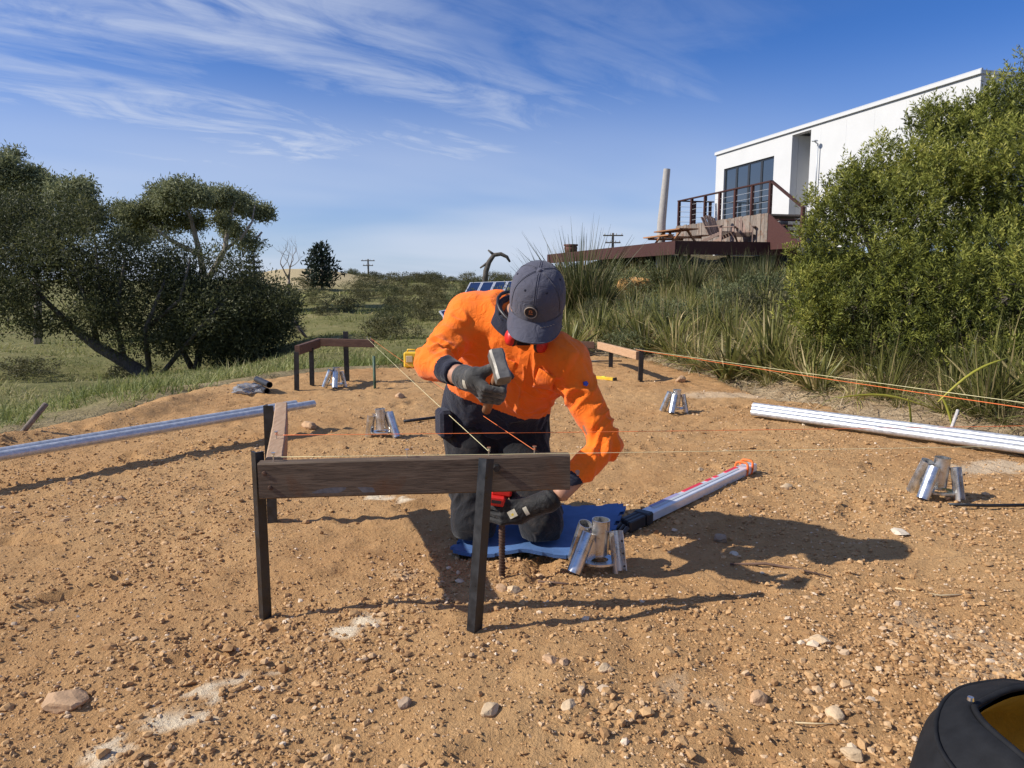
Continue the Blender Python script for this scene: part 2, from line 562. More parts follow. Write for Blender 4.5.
_sr = np.random.default_rng(77)
SCUFF = [(_sr.uniform(-3.0, 2.6), 1.2 + 6.5 * _sr.random() ** 1.5, _sr.uniform(0, 6.283), _sr.uniform(0.006, 0.015)) for _ in range(90)]
def scuffs(x, y):
    """boot prints and scrapes pressed into the dirt"""
    o = np.zeros(x.shape)
    for cx, cy, a, dp in SCUFF:
        m_ = (np.abs(x - cx) < 0.3) & (np.abs(y - cy) < 0.3)
        if not m_.any(): continue
        dx, dy = x[m_] - cx, y[m_] - cy
        u_ = dx * math.cos(a) + dy * math.sin(a); v_ = -dx * math.sin(a) + dy * math.cos(a)
        q_ = (u_ / 0.135) ** 2 + (v_ / (0.050 + 0.10 * np.clip(u_, -0.1, 0.1) * 0.5)) ** 2
        o[m_] += -dp * sstep(1.25, 0.75, q_) + 0.55 * dp * np.exp(-((q_ - 1.6) / 0.5) ** 2)
    return o
def pad_h(x, y, micro=True):
    x = np.asarray(x, float); y = np.asarray(y, float)
    h = 0.018 * fbm(x * 0.8, y * 0.8, oct=2, seed=11) + 0.009 * fbm(x * 2.3, y * 2.3, oct=2, seed=12)
    h = h * sstep(0.6, 1.8, y) 
    # the ridge of pushed-up dirt on the left edge that carries the two pipes
    ridge = np.exp(-((pad_sd(x, y) + 0.22) / 0.20) ** 2) * sstep(0.3, -1.2, x) * (1 - sstep(5.6, 7.2, y))
    h = h + ridge * (0.045 + 0.05 * fbm(x * 2.6, y * 2.6, oct=3, seed=14))
    if micro:
        h = h + scuffs(x, y)
        h = h + 0.0055 * fbm(x * 7, y * 7, oct=3, seed=13, gain=0.6) + 0.0065 * fbm(x * 24, y * 24, oct=2, seed=15, gain=0.8)
    return h
HX0, HY0, HST = -10.0, -1.0, 0.09
_hx, _hy = np.meshgrid(HX0 + HST * np.arange(260), HY0 + HST * np.arange(360), indexing='ij')
HG = np.where(pad_sd(_hx, _hy) < 0, pad_h(_hx, _hy, False), land_h(_hx, _hy))
def gz(x, y):
    """ground height at one spot"""
    fx, fy = (x - HX0) / HST, (y - HY0) / HST
    i, j = int(fx), int(fy)
    if 0 <= fx and 0 <= fy and i < HG.shape[0] - 1 and j < HG.shape[1] - 1:
        fx -= i; fy -= j
        return float((HG[i, j] * (1 - fx) + HG[i + 1, j] * fx) * (1 - fy) + (HG[i, j + 1] * (1 - fx) + HG[i + 1, j + 1] * fx) * fy)
    X, Yv = np.array([x], float), np.array([y], float)
    s = pad_sd(X, Yv)[0]
    return float(pad_h(X, Yv, False)[0]) if s < 0 else float(land_h(X, Yv)[0])
def ground_at(u, v):
    """where the line of sight (u, v) of the survey meets the ground"""
    t = (v - 384) / F_PX
    dz = -SP - t * CP
    dy = CP - t * SP
    dx = (u - 512) / F_PX
    z = 0.0
    for _ in range(6):
        s = (z - CAM_H) / dz
        z = 0.5 * z + 0.5 * gz(dx * s, dy * s)
    s = (z - CAM_H) / dz
    return Vector((dx * s, dy * s, gz(dx * s, dy * s)))

# --- terrain sheet to the horizon
def warp(n, lo, hi, k):
    t = np.linspace(-1, 1, n)
    s = np.sinh(t * k) / math.sinh(k)
    return np.where(s < 0, -s * lo, s * hi)
gx = warp(321, -900, 900, 6.2) + 0.0
gy = warp(361, -300, 1500, 6.6) + 8.0
GX, GY = np.meshgrid(gx, gy, indexing='ij')
H = land_h(GX, GY)
SD = pad_sd(GX, GY)
H = np.where(SD < 0, -0.16, H)
H = np.where((SD >= 0) & (SD < 0.12), np.minimum(H, -0.03), H)
idx = np.arange(GX.size).reshape(GX.shape)
Q = np.stack([idx[:-1, :-1], idx[1:, :-1], idx[1:, 1:], idx[:-1, 1:]], -1).reshape(-1, 4)
sandmask = sstep(0.9, 0.0, np.abs(SD - 0.35) + 0.6 * fbm(GX * 1.1, GY * 1.1, oct=3, seed=21)) * sstep(-2.2, 0.6, GX)
sandmask = np.maximum(sandmask, 0.6 * sstep(0.9, 0.1, np.abs(SD - 0.2) + 0.4 * fbm(GX * 1.4, GY * 1.4, oct=3, seed=22)))
bankmask = sstep(-0.02, 0.16, (GX - 0.15) / np.maximum(np.abs(GY) + 4.0, 4.0) * 1.25) * (1 - sstep(40, 60, GY))
dune = np.exp(-(((GX + 16.5) / 8.0) ** 2 + ((GY - 55) / 13.0) ** 2))
m, nt, b = new_mat('rough_grass_land')
def attr(nt, name):
    a = N(nt, 'ShaderNodeAttribute'); a.attribute_name = name
    return a.outputs['Fac']
n1 = noise_node(nt, 0.5, 6, 0.6, 0.4); n2 = noise_node(nt, 5.0, 6, 0.7); n3 = noise_node(nt, 40.0, 4, 0.7)
g = ramp(nt, n1.outputs[0], [(0.30, (0.11, 0.125, 0.036)), (0.5, (0.18, 0.18, 0.06)), (0.7, (0.32, 0.27, 0.13))])
g = mixc(nt, 0.5, g, ramp(nt, n2.outputs[0], [(0.3, (0.08, 0.09, 0.028)), (0.7, (0.32, 0.27, 0.13))]))
sand = ramp(nt, n2.outputs[0], [(0.3, (0.30, 0.20, 0.11)), (0.7, (0.52, 0.40, 0.25))])
mulch = ramp(nt, n2.outputs[0], [(0.3, (0.06, 0.05, 0.025)), (0.7, (0.18, 0.14, 0.075))])
g = mixc(nt, attr(nt, 'bank'), g, mulch)
g = mixc(nt, mapr(nt, attr(nt, 'dune'), 0.3, 0.8), g, (0.46, 0.37, 0.21))
g = mixc(nt, attr(nt, 'sand'), g, sand)
nt.links.new(g, b.inputs['Base Color']); b.inputs['Roughness'].default_value = 0.95
b.inputs['Specular IOR Level'].default_value = 0.1
bp = bump(nt, b, n2.outputs[0], 0.6, 0.12)
bump(nt, b, n3.outputs[0], 0.6, 0.02, bp)
M['land'] = m
land = np_mesh('terrain', np.stack([GX, GY, H], -1).reshape(-1, 3), quads=Q, mats=m, attr={'sand': sandmask.ravel(), 'bank': bankmask.ravel(), 'dune': dune.ravel()})
tag(land, 'rough grassy land sloping away around the dirt pad', 'ground', kind='structure')

# --- the bare dirt pad
px_ = np.arange(-4.9, 5.1, 0.026); py_ = np.arange(-1.0, 10.2, 0.026)
PX, PY = np.meshgrid(px_, py_, indexing='ij')
PS = pad_sd(PX, PY) + 0.12 * fbm(PX * 1.7, PY * 1.7, oct=3, seed=31)
PH = pad_h(PX, PY)
landp = land_h(PX, PY)
tE = sstep(-0.10, 0.32, PS)
PH = PH * (1 - tE) + (landp - 0.10) * tE
keep = PS < 0.34
idx = np.arange(PX.size).reshape(PX.shape)
kq = keep[:-1, :-1] & keep[1:, :-1] & keep[1:, 1:] & keep[:-1, 1:]
Q = np.stack([idx[:-1, :-1], idx[1:, :-1], idx[1:, 1:], idx[:-1, 1:]], -1)[kq]
used = np.unique(Q); rem = np.full(PX.size, -1); rem[used] = np.arange(len(used))
# lime / pale sand spilt on the dirt: (u, v) ends of each streak, half width, strength
MARKS = [((92, 762), (150, 735), 0.022, 0.72), ((150, 735), (215, 700), 0.020, 0.72), ((205, 692), (285, 668), 0.015, 0.62), ((342, 634), (366, 621), 0.030, 0.9),
         ((372, 497), (408, 501), 0.035, 0.9), ((965, 470), (1015, 466), 0.13, 0.5), ((960, 690), (1024, 655), 0.07, 0.22),
         ((670, 690), (700, 697), 0.05, 0.22), ((395, 574), (400, 576), 0.04, 0.25), ((700, 395), (790, 392), 0.18, 0.35), ((905, 620), (985, 640), 0.06, 0.18)]
MK = [(ground_at(*a), ground_at(*c), w, s_) for a, c, w, s_ in MARKS]
def lime_at(x, y):
    out = np.zeros(x.shape)
    wx = 0.045 * fbm(x * 16, y * 16, oct=4, seed=41, gain=0.65)
    for (A, C_, w, s_) in MK:
        ex, ey = C_.x - A.x, C_.y - A.y
        t = np.clip(((x - A.x) * ex + (y - A.y) * ey) / (ex * ex + ey * ey), 0, 1)
        d = np.sqrt((x - A.x - t * ex) ** 2 + (y - A.y - t * ey) ** 2)
        out = np.maximum(out, s_ * sstep(w * 1.35, w * 0.5, d + wx))
    return out
lime = lime_at(PX, PY)
m, nt, b = new_mat('bare_dirt')
n0 = noise_node(nt, 0.9, 5, 0.6, 0.3); n1 = noise_node(nt, 9.0, 6, 0.65); n2 = noise_node(nt, 60.0, 5, 0.7); n3 = noise_node(nt, 260.0, 3, 0.7)
c = ramp(nt, n1.outputs[0], [(0.28, (0.33, 0.175, 0.070)), (0.5, (0.455, 0.262, 0.110)), (0.72, (0.56, 0.348, 0.162))])
c = mixc(nt, 0.42, c, ramp(nt, n2.outputs[0], [(0.3, (0.27, 0.14, 0.058)), (0.72, (0.63, 0.405, 0.205))]))
c = mixc(nt, 0.36, c, ramp(nt, n0.outputs[0], [(0.32, (0.35, 0.170, 0.062)), (0.68, (0.60, 0.385, 0.180))]))
sp = N(nt, 'ShaderNodeMath', operation='MULTIPLY'); nt.links.new(attr(nt, 'lime'), sp.inputs[0]); nt.links.new(mapr(nt, n2.outputs[0], 0.26, 0.52, 0.6, 1.2), sp.inputs[1]); sp.use_clamp = True
c = mixc(nt, sp.outputs[0], c, (0.74, 0.62, 0.44))
nt.links.new(c, b.inputs['Base Color']); b.inputs['Roughness'].default_value = 0.95
b.inputs['Specular IOR Level'].default_value = 0.12
bp = bump(nt, b, n1.outputs[0], 0.45, 0.03)
bp = bump(nt, b, n2.outputs[0], 0.9, 0.014, bp)
bump(nt, b, n3.outputs[0], 0.6, 0.003, bp)
M['dirt'] = m
pad = np_mesh('dirt_pad', np.stack([PX, PY, PH], -1).reshape(-1, 3)[used], quads=rem[Q], mats=m, attr={'lime': lime.ravel()[used]})
tag(pad, 'flat pad of bare orange brown gravelly dirt', 'ground', kind='structure')

# --- loose gravel on the dirt
def ico():
    t = (1 + 5 ** 0.5) / 2
    v = np.array([(-1, t, 0), (1, t, 0), (-1, -t, 0), (1, -t, 0), (0, -1, t), (0, 1, t), (0, -1, -t), (0, 1, -t), (t, 0, -1), (t, 0, 1), (-t, 0, -1), (-t, 0, 1)], float)
    f = np.array([(0, 11, 5), (0, 5, 1), (0, 1, 7), (0, 7, 10), (0, 10, 11), (1, 5, 9), (5, 11, 4), (11, 10, 2), (10, 7, 6), (7, 1, 8),
                  (3, 9, 4), (3, 4, 2), (3, 2, 6), (3, 6, 8), (3, 8, 9), (4, 9, 5), (2, 4, 11), (6, 2, 10), (8, 6, 7), (9, 8, 1)])
    return v / np.linalg.norm(v[0]), f
ICO_V, ICO_F = ico()
OCT_V = np.array([(1, 0, 0), (-1, 0, 0), (0, 1, 0), (0, -1, 0), (0, 0, 1), (0, 0, -1)], float)
OCT_F = np.array([(0, 2, 4), (2, 1, 4), (1, 3, 4), (3, 0, 4), (2, 0, 5), (1, 2, 5), (3, 1, 5), (0, 3, 5)])
def scatter_pebbles(n, ymin, ymax, smin, smax, seed, power=2.0, xspan=0.85, clump=0.0, TV=ICO_V, TF=ICO_F):
    r = np.random.default_rng(seed)
    y = ymin * (ymax / ymin) ** r.random(n * 3)
    x = (r.random(n * 3) * 2 - 1) * (y * xspan + 0.5)
    ok = pad_sd(x, y) < -0.05
    if clump:
        ok &= r.random(n * 3) < np.clip(0.30 + clump * fbm(x * 1.6, y * 1.6, oct=3, seed=52), 0.04, 1)
    ok[ok] &= (lime_at(x[ok], y[ok]) < 0.35) | (r.random(ok.sum()) < 0.2)
    x, y = x[ok][:n], y[ok][:n]
    k = len(x)
    s = smin + (smax - smin) * r.random(k) ** power
    z = pad_h(x, y)
    nv = len(TV)
    V = TV[None] * (1 + 0.32 * (r.random((k, nv, 1)) * 2 - 1))
    V = V * (s[:, None, None] * np.stack([0.7 + 0.6 * r.random(k), 0.7 + 0.6 * r.random(k), 0.5 + 0.35 * r.random(k)], -1)[:, None, :])
    a = r.random(k) * 6.283
    ca, sa = np.cos(a)[:, None], np.sin(a)[:, None]
    vx = V[..., 0] * ca - V[..., 1] * sa; vy = V[..., 0] * sa + V[..., 1] * ca
    V = np.stack([vx + x[:, None], vy + y[:, None], V[..., 2] + (z + s * 0.22)[:, None]], -1)
    F = TF[None] + (np.arange(k) * nv)[:, None, None]
    var = np.repeat(r.random(k), nv)
    return V.reshape(-1, 3), F.reshape(-1, 3), var
m, nt, b = new_mat('gravel_grains')
n2 = noise_node(nt, 90.0, 4, 0.7)
c = ramp(nt, attr(nt, 'var'), [(0.0, (0.24, 0.125, 0.055)), (0.35, (0.41, 0.238, 0.104)), (0.8, (0.55, 0.345, 0.165)), (0.965, (0.64, 0.47, 0.30)), (1.0, (0.76, 0.66, 0.52))])
c = mixc(nt, 0.3, c, ramp(nt, n2.outputs[0], [(0.3, (0.28, 0.15, 0.065)), (0.7, (0.60, 0.385, 0.20))]))
nt.links.new(c, b.inputs['Base Color']); b.inputs['Roughness'].default_value = 0.95; b.inputs['Specular IOR Level'].default_value = 0.12
bump(nt, b, n2.outputs[0], 0.5, 0.004)
parts = [scatter_pebbles(76000, 1.0, 6.0, 0.0022, 0.0064, 61, 1.5, 0.78, 0.25, OCT_V, OCT_F), scatter_pebbles(15500, 1.0, 7.5, 0.0048, 0.0110, 62, 2.4, 0.78, 0.5),
         scatter_pebbles(1100, 1.0, 9.0, 0.009, 0.0165, 63, 2.4, clump=0.6)]
off, VV, FF, VA = 0, [], [], []
for v, f, a in parts:
    VV.append(v); FF.append(f + off); VA.append(a); off += len(v)
gravel = np_mesh('gravel', np.concatenate(VV), tris=np.concatenate(FF), mats=m, attr={'var': np.concatenate(VA)}, smooth=False)
tag(gravel, 'loose small gravel and clods strewn over the dirt pad', 'gravel', kind='stuff')

# ================================================================== SET-OUT HURDLES
def stake(mb, base, top, w=0.045, th=0.006, rz=0.0, depth=0.15):
    """steel angle stake driven into the ground"""
    base, top = Vector(base), Vector(top)
    d = (top - base).normalized()
    base = base - d * depth
    x = Vector((math.cos(rz), math.sin(rz), 0)); x = (x - d * x.dot(d)).normalized(); y = d.cross(x)
    poly = [(0, 0), (w, 0), (w, th), (th, th), (th, w), (0, w)]
    mb.prism(poly, base, x, y, d, (top - base).length)
def add_stake(t, base, top, **k):
    mb = MB(); stake(mb, base, top, **k); return mb.build('stake', M['black_steel'], t)
def nail(t, p, d=(0, 0, 1), L=0.022, r=0.0035):
    p, d = Vector(p), Vector(d).normalized()
    mb = MB(); mb.tube([p - d * 0.01, p + d * L], r * 0.55, 8); mb.lathe([(0, 0.0), (r * 1.7, 0.0), (r * 1.7, 0.003), (0, 0.0035)], p + d * L, d, 10)
    mb.build('nail', M['nail'], t)
def rail(t, p0, p1, h=0.10, th=0.042, mat='rail_dark', name='rail'):
    """timber on edge; p0, p1 are the centre of its top edge; slightly bowed and with worn arrises"""
    p0, p1 = Vector(p0), Vector(p1)
    n = 14; d = (p1 - p0).normalized(); s = d.cross(Vector((0, 0, 1))).normalized(); u = s.cross(d)
    r = random.Random(int(abs(p0.x * 1000)) + 3)
    rings = []
    ch = 0.004
    prof = [(-th / 2 + ch, 0), (th / 2 - ch, 0), (th / 2, -ch), (th / 2, -h + ch), (th / 2 - ch, -h), (-th / 2 + ch, -h), (-th / 2, -h + ch), (-th / 2, -ch)]
    for i in range(n + 1):
        c = p0.lerp(p1, i / n) + s * (0.003 * math.sin(3.1 * i / n)) + u * r.uniform(-0.0008, 0.0008)
        rings.append([c + s * (a + r.uniform(-0.0006, 0.0006)) + u * b_ for a, b_ in prof])
    mb = MB(); mb.grid(rings, close_v=True, flip=True)
    k = len(prof)
    mb.add(rings[0], [tuple(range(k))]); mb.add(rings[-1], [tuple(reversed(range(k)))])
    return mb.build(name, M[mat], t)

g = ground_at
# near hurdle
nh = thing('profile_hurdle', 'nearest timber set-out hurdle with dark weathered front rail and black steel stakes', 'hurdle', (-0.4, 2.2, 0), 'set-out hurdles')
NL, NR = Vector((-0.722, 2.060, 0.487)), Vector((0.168, 2.128, 0.495))
rail(nh, NL, NR, 0.105, 0.042, 'rail_dark')
SL, SR = Vector((-0.695, 2.110, 0.488)), Vector((-0.955, 3.02, 0.500))
rail(nh, SL, SR, 0.10, 0.048, 'rail_pale')
add_stake(nh, (-0.742, 2.088, gz(-0.74, 2.09)), (-0.742, 2.088, 0.506), rz=R(45), w=0.027)
add_stake(nh, (-0.106, 1.945, gz(-0.1, 1.94)), (-0.072, 2.040, 0.500), rz=R(48), w=0.031)
add_stake(nh, (-1.005, 2.93, gz(-1.0, 2.9)), (-1.000, 2.93, 0.500), rz=R(0), w=0.04)
def on_front(f, dz=0.0): 
    p = NL.lerp(NR, f); return Vector((p.x, p.y, p.z + dz))
def on_side(f): return SL.lerp(SR, f)
nails = {'a': on_front(0.735), 'b': on_front(0.885), 'c': on_front(0.47), 'd': on_front(0.045), 'e': on_side(0.26)}
for k in nails: nail(nh, nails[k])
# coach bolt through the stake and bolt heads on the rail's left end
for p, d in (((-0.045, 2.082, 0.462), (0.08, -1, 0)),):
    mb = MB(); mb.lathe([(0, 0.012), (0.010, 0.012), (0.012, 0.0), (0.012, -0.03), (0, -0.03)], p, d, 6); mb.build('bolt', M['black_steel'], nh)
for dx, dz in ((0.02, -0.03), (0.035, -0.072)):
    p = NL + Vector((dx, -0.0205, dz))
    mb = MB(); mb.lathe([(0, 0.003), (0.006, 0.002), (0.007, 0.0), (0.007, -0.01)], p, (0.08, -1, 0), 10); mb.build('screw_head', M['rust'], nh)
# pencilled marks on the front rail
rr = random.Random(2)
for k, f in enumerate((0.435, 0.50, 0.548, 0.585)):
    c = on_front(f) + Vector((0.0017, -0.0225, -0.052))
    mb = MB()
    for j in range(3 + (k > 0)):
        o = Vector(((rr.random() - 0.5) * 0.006, 0, (j - 1.5) * 0.013))
        mb.box(c + o, (0.012 if j % 2 else 0.004, 0.0016, 0.004 if j % 2 else 0.012), Matrix.Rotation(R(4.4), 3, 'Z'))
    mb.build('pencil_mark', M['black_plastic'], nh)
# whitish smear along the lower edge is part of the rail's paint
mb = MB()
c0 = on_front(0.17) + Vector((0, -0.0235, -0.092)); c1 = on_front(0.40) + Vector((0, -0.0235, -0.094))
P = []
for i in range(13):
    f = i / 12; c = c0.lerp(c1, f)
    P.append([c + Vector((0, 0, 0.0)), c + Vector((0, 0, 0.004 + 0.014 * math.sin(math.pi * f) ** 0.8 + 0.002 * math.sin(9 * f)))])
mb.grid(P, flip=True)
M['smear'] = simple('paint_smear', (0.12, 0.115, 0.12), 0.8, 0, 0.3, 40)
mb.build('paint_smear', M['smear'], nh)

# far-left hurdle
fl = thing('profile_hurdle', 'red brown set-out hurdle standing at the far left corner of the pad', 'hurdle', (-1.8, 7.0, 0), 'set-out hurdles')
rail(fl, (-1.93, 6.62, 0.418), (-1.885, 7.18, 0.435), 0.085, 0.045, 'rail_red')
rail(fl, (-1.905, 7.225, 0.437), (-1.345, 7.19, 0.425), 0.075, 0.042, 'rail_red')
add_stake(fl, (-1.965, 6.60, gz(-1.9, 6.6)), (-1.955, 6.60, 0.36), w=0.045)
add_stake(fl, (-1.915, 6.93, gz(-1.9, 6.9)), (-1.91, 6.93, 0.37), w=0.045)
add_stake(fl, (-1.66, 7.26, gz(-1.66, 7.26)), (-1.66, 7.26, 0.50), w=0.05)
nail(fl, (-1.41, 7.19, 0.427)); nail(fl, (-1.375, 7.19, 0.427))
mb = MB(); p = g(375, 389); mb.tube([(p.x, p.y, -0.1), (p.x - 0.005, p.y + 0.01, 0.31)], 0.013, 8)
M['green_steel'] = simple('green_steel', (0.05, 0.10, 0.06), 0.6, 0, 0.5, 14)
tag(mb.build('marker_stake', M['green_steel'], None, True), 'thin green and rust steel marker stake beside the far left hurdle', 'stake')

# far-right hurdle
fr = thing('profile_hurdle', 'low tan set-out hurdle on short black stakes at the far right corner', 'hurdle', (1.1, 8.0, 0), 'set-out hurdles')
rail(fr, (1.275, 7.46, 0.285), (1.03, 8.75, 0.275), 0.085, 0.04, 'rail_tan')
rail(fr, (0.98, 8.80, 0.273), (0.38, 8.92, 0.268), 0.08, 0.04, 'rail_red')
add_stake(fr, (1.28, 7.42, gz(1.28, 7.4)), (1.285, 7.42, 0.315), w=0.045)
add_stake(fr, (1.115, 8.45, gz(1.1, 8.45)), (1.115, 8.45, 0.22), w=0.045)
nail(fr, (1.265, 7.5, 0.285)); nail(fr, (1.255, 7.56, 0.285))
# near-right hurdle stands outside the picture and holds the other ends of the strings
nr = thing('profile_hurdle', 'set-out hurdle to the right of the tool bag, holding the string ends', 'hurdle', (2.4, 2.0, 0), 'set-out hurdles')
rail(nr, (2.22, 1.93, 0.515), (2.95, 1.90, 0.515), 0.10, 0.042, 'rail_red')
rail(nr, (2.95, 1.955, 0.513), (2.98, 2.75, 0.513), 0.10, 0.042, 'rail_pale')
add_stake(nr, (2.30, 1.965, gz(2.3, 1.96)), (2.30, 1.965, 0.50)); add_stake(nr, (2.86, 1.94, gz(2.86, 1.9)), (2.86, 1.94, 0.50)); add_stake(nr, (3.01, 2.65, gz(3, 2.65)), (3.01, 2.65, 0.50))

# ------------------------------------------------------------------ string lines
def string_line(p0, p1, mat, label, sag=0.006, r=0.0011):
    p0, p1 = Vector(p0), Vector(p1)
    n = 12
    pts = [p0.lerp(p1, i / n) - Vector((0, 0, sag * 4 * (i / n) * (1 - i / n))) for i in range(n + 1)]
    mb = MB(); mb.tube(pts, r, 5)
    # a couple of turns round the nail
    mb.tube([p0 + Vector((0.004 * math.cos(a), 0.004 * math.sin(a), 0.001 * a)) for a in np.linspace(0, 9, 14)], r, 5)
    return tag(mb.build('string_line', M[mat], None, True), label, 'string', 'builder string lines')
up = Vector((0, 0, 0.012))
string_line(nails['e'] + up, (2.965, 2.52, 0.522), 'string_orange', 'orange string from the side rail of the near hurdle running level to the right', r=0.0010)
string_line(nails['d'] + up, (2.957, 2.24, 0.522), 'string_cream', 'thin cream string along the top of the dark front rail and on to the right', r=0.0007)
string_line(nails['a'] + up, (-1.41, 7.19, 0.440), 'string_cream', 'cream string from the near front rail to the far left hurdle', r=0.0010)
string_line(nails['b'] + up, (-1.375, 7.19, 0.438), 'string_orange', 'orange string from the right end of the front rail to the far left hurdle', r=0.0010)
string_line((1.265, 7.5, 0.297), (2.32, 1.93, 0.525), 'string_orange', 'orange string from the far right hurdle passing in front of the big bush', r=0.0017)
string_line((1.255, 7.56, 0.300), (2.50, 1.92, 0.527), 'string_cream', 'cream string from the far right hurdle passing in front of the big bush', r=0.0014)

# ================================================================== PIPES
def pipe_thing(p0, p1, label, group, ro=0.030, mat='galv'):
    mb = MB(); mb.pipe(p0, p1, ro, ro - 0.004, 24)
    return tag(mb.build('steel_pipe', M[mat], None, 40), label, 'pipe', group)
# left pair rides on the dirt ridge at the pad's edge
pa, pb = at(315, 402, 4.95), at(2, 454, 3.55)
d = (pa - pb).normalized(); side = Vector((d.y, -d.x, 0)).normalized()
e = pa - d * 0.13
pipe_thing(e + side * 0.030 + Vector((0, 0, -0.004)) + d * 0.10, e - d * 5.6 + side * 0.030, 'front one of the two galvanised pipes on the left edge of the pad', 'galvanised pipes on the left', 0.0245)
pipe_thing(e - side * 0.030 + Vector((0, 0, 0.004)), e - d * 5.9 - side * 0.030, 'rear one of the two galvanised pipes on the left edge of the pad', 'galvanised pipes on the left', 0.0245)
# right three lie on the ground in front of the bush
q0, q1 = g(752, 417), g(1030, 459)
d = (q1 - q0); d.z = 0; d.normalize(); side = Vector((-d.y, d.x, 0))
for k, (off, nm) in enumerate(((0.0, 'nearest'), (0.062, 'middle'), (0.126, 'rearmost'))):
    a = q0 + side * off - d * (0.03 * k); c = a + d * 5.0
    za = max(gz(a.x, a.y), 0) + 0.036 + 0.014 * k; zc = gz(q1.x, q1.y) + 0.036 + 0.015 * k
    a.z = za; c.z = zc + 0.02
    pipe_thing(a, c, nm + ' of three galvanised pipes lying along the right edge of the pad', 'galvanised pipes on the right', 0.0255)

# ================================================================== FOOTING BRACKETS
def bracket(loc, rz, label, s=1.0, lean=0.0):
    t = thing('footing_bracket', label, 'bracket', (0, 0, 0), 'galvanised footing brackets')
    def part(name, mb, sm=35): return mb.build(name, M['galv_dirty'], t, sm)
    mb = MB(); mb.pipe((0.012, 0.02, 0.055), (0.018, 0.016, 0.190), 0.034, 0.030, 28); part('centre_tube', mb)
    mb = MB(); mb.pipe((-0.088, -0.055, 0.012), (-0.030, -0.018, 0.150), 0.027, 0.0235, 24); part('splayed_tube', mb)
    mb = MB(); mb.pipe((-0.075, 0.085, 0.010), (-0.038, 0.034, 0.168), 0.027, 0.0235, 24); part('splayed_tube', mb)
    # open channel with bolt holes on the right
    mb = MB(); mb.pipe((0.088, -0.035, 0.004), (0.074, -0.005, 0.150), 0.030, 0.0265, 18, a0=R(120), a1=R(330)); ch = part('channel', mb)
    for z in (0.03, 0.075, 0.12):
        f = (z - 0.004) / 0.146
        c = Vector((0.088, -0.035, 0.004)).lerp(Vector((0.074, -0.005, 0.150)), f) + Vector((0.012, -0.0262, 0.006))
        mb = MB(); mb.lathe([(0.0, 0.001), (0.0042, 0.001), (0.0042, -0.002)], c + Vector((0, -0.003, 0)), (0.4, -1, 0.1), 12); mb.build('bolt_hole', M['black_plastic'], ch)
    # ring plate that ties the tubes together
    mb = MB(); n = 28
    P = []
    for (r_, z) in ((0.070, 0.030), (0.070, 0.038), (0.036, 0.038), (0.036, 0.030)):
        P.append([Vector((0.01 + r_ * math.cos(2 * math.pi * k / n), 0.005 + r_ * 0.85 * math.sin(2 * math.pi * k / n), z)) for k in range(n)])
    mb.grid(P, close_u=True, close_v=True, flip=True); part('ring_plate', mb)
    mb = MB(); mb.bar((0.0, -0.005, 0.09), (-0.045, -0.028, 0.07), 0.005, 0.07); part('gusset', mb)
    t.location = (loc[0], loc[1], loc[2] + 0.002); t.rotation_euler = (0, lean, rz); t.scale = (s, s, s)
    return t
bracket(g(596, 570), R(0), 'galvanised footing bracket standing at the corner of the blue mat', 0.93)
bracket(g(937, 499), R(-6), 'galvanised footing bracket alone on the dirt near the right pipes', 1.0)
bracket(g(676, 413), R(25), 'galvanised footing bracket midway to the far right hurdle', 0.92)
bracket(g(383, 437), R(200), 'galvanised footing bracket behind the dark front rail, left of the person', 0.98)
bracket(g(337, 388), R(60), 'galvanised footing bracket under the far left hurdle', 1.0)

# ================================================================== STEEL ROD AND RED HOLDER
ROD = Vector((-0.034, 2.417, 0.0)); ROD.z = gz(ROD.x, ROD.y)
mb = MB(); mb.tube([(ROD.x, ROD.y, -0.12), (ROD.x, ROD.y, 0.335)], 0.0095, 12)
for k in range(34):
    z = -0.02 + 0.0105 * k
    mb.tube([(ROD.x + 0.0105 * math.cos(a), ROD.y + 0.0105 * math.sin(a), z + 0.0035 * math.sin(a)) for a in np.linspace(0, 2 * math.pi, 9)], 0.0018, 4)
tag(mb.build('steel_rod', M['rust'], None, True), 'ribbed brown steel rod being driven into the dirt under the front rail', 'rod')

# ================================================================== BLUE KNEELING MAT
def mat_edge(p, q, n, amp, out):
    """interlocking tabs along one side"""
    pts = []
    p, q, out = Vector(p), Vector(q), Vector(out)
    d = (q - p).normalized(); L = (q - p).length / n
    for k in range(n):
        a = p + d * (L * k)
        pts += [a, a + d * (L * 0.30), a + d * (L * 0.22) + out * amp, a + d * (L * 0.78) + out * amp, a + d * (L * 0.70)]
    return pts
c1, c2, c3, c4 = Vector((-0.215, 2.575)), Vector((0.30, 2.545)), Vector((0.475, 3.05)), Vector((-0.12, 3.16))
out = [(c2 - c1), (c3 - c2), (c4 - c3), (c1 - c4)]
outl = []
for a, c in ((c1, c2), (c2, c3), (c3, c4), (c4, c1)):
    d = (c - a).normalized(); o = Vector((d.y, -d.x))
    outl += mat_edge(a, c, 6, 0.005 if a is c1 else 0.015, o)
mb = MB()
cen = (c1 + c2 + c3 + c4) / 4
nr_ = 7
tops = []
def matz(p):
    # foam curls up along the front edge and the far right corner and is pressed down by the knees
    w = max(0.0, 1 - abs((p - cen).dot((c4 - c1).normalized()) + 0.29) / 0.10)
    w2 = max(0.0, 1 - (p - c3).length / 0.30)
    return 0.020 + 0.024 * w * (0.5 + 0.5 * math.sin(p.x * 22 + 0.6)) + 0.035 * w2 ** 1.5
for z0 in (0.013, 0.0):
    rings = []
    for k in range(nr_ + 1):
        f = 0.02 + 0.98 * k / nr_
        rings.append([Vector((*(cen + (p - cen) * f), gz(*(cen + (p - cen) * f)) + matz(cen + (p - cen) * f) + z0 - 0.008)) for p in outl])
    tops.append(rings)
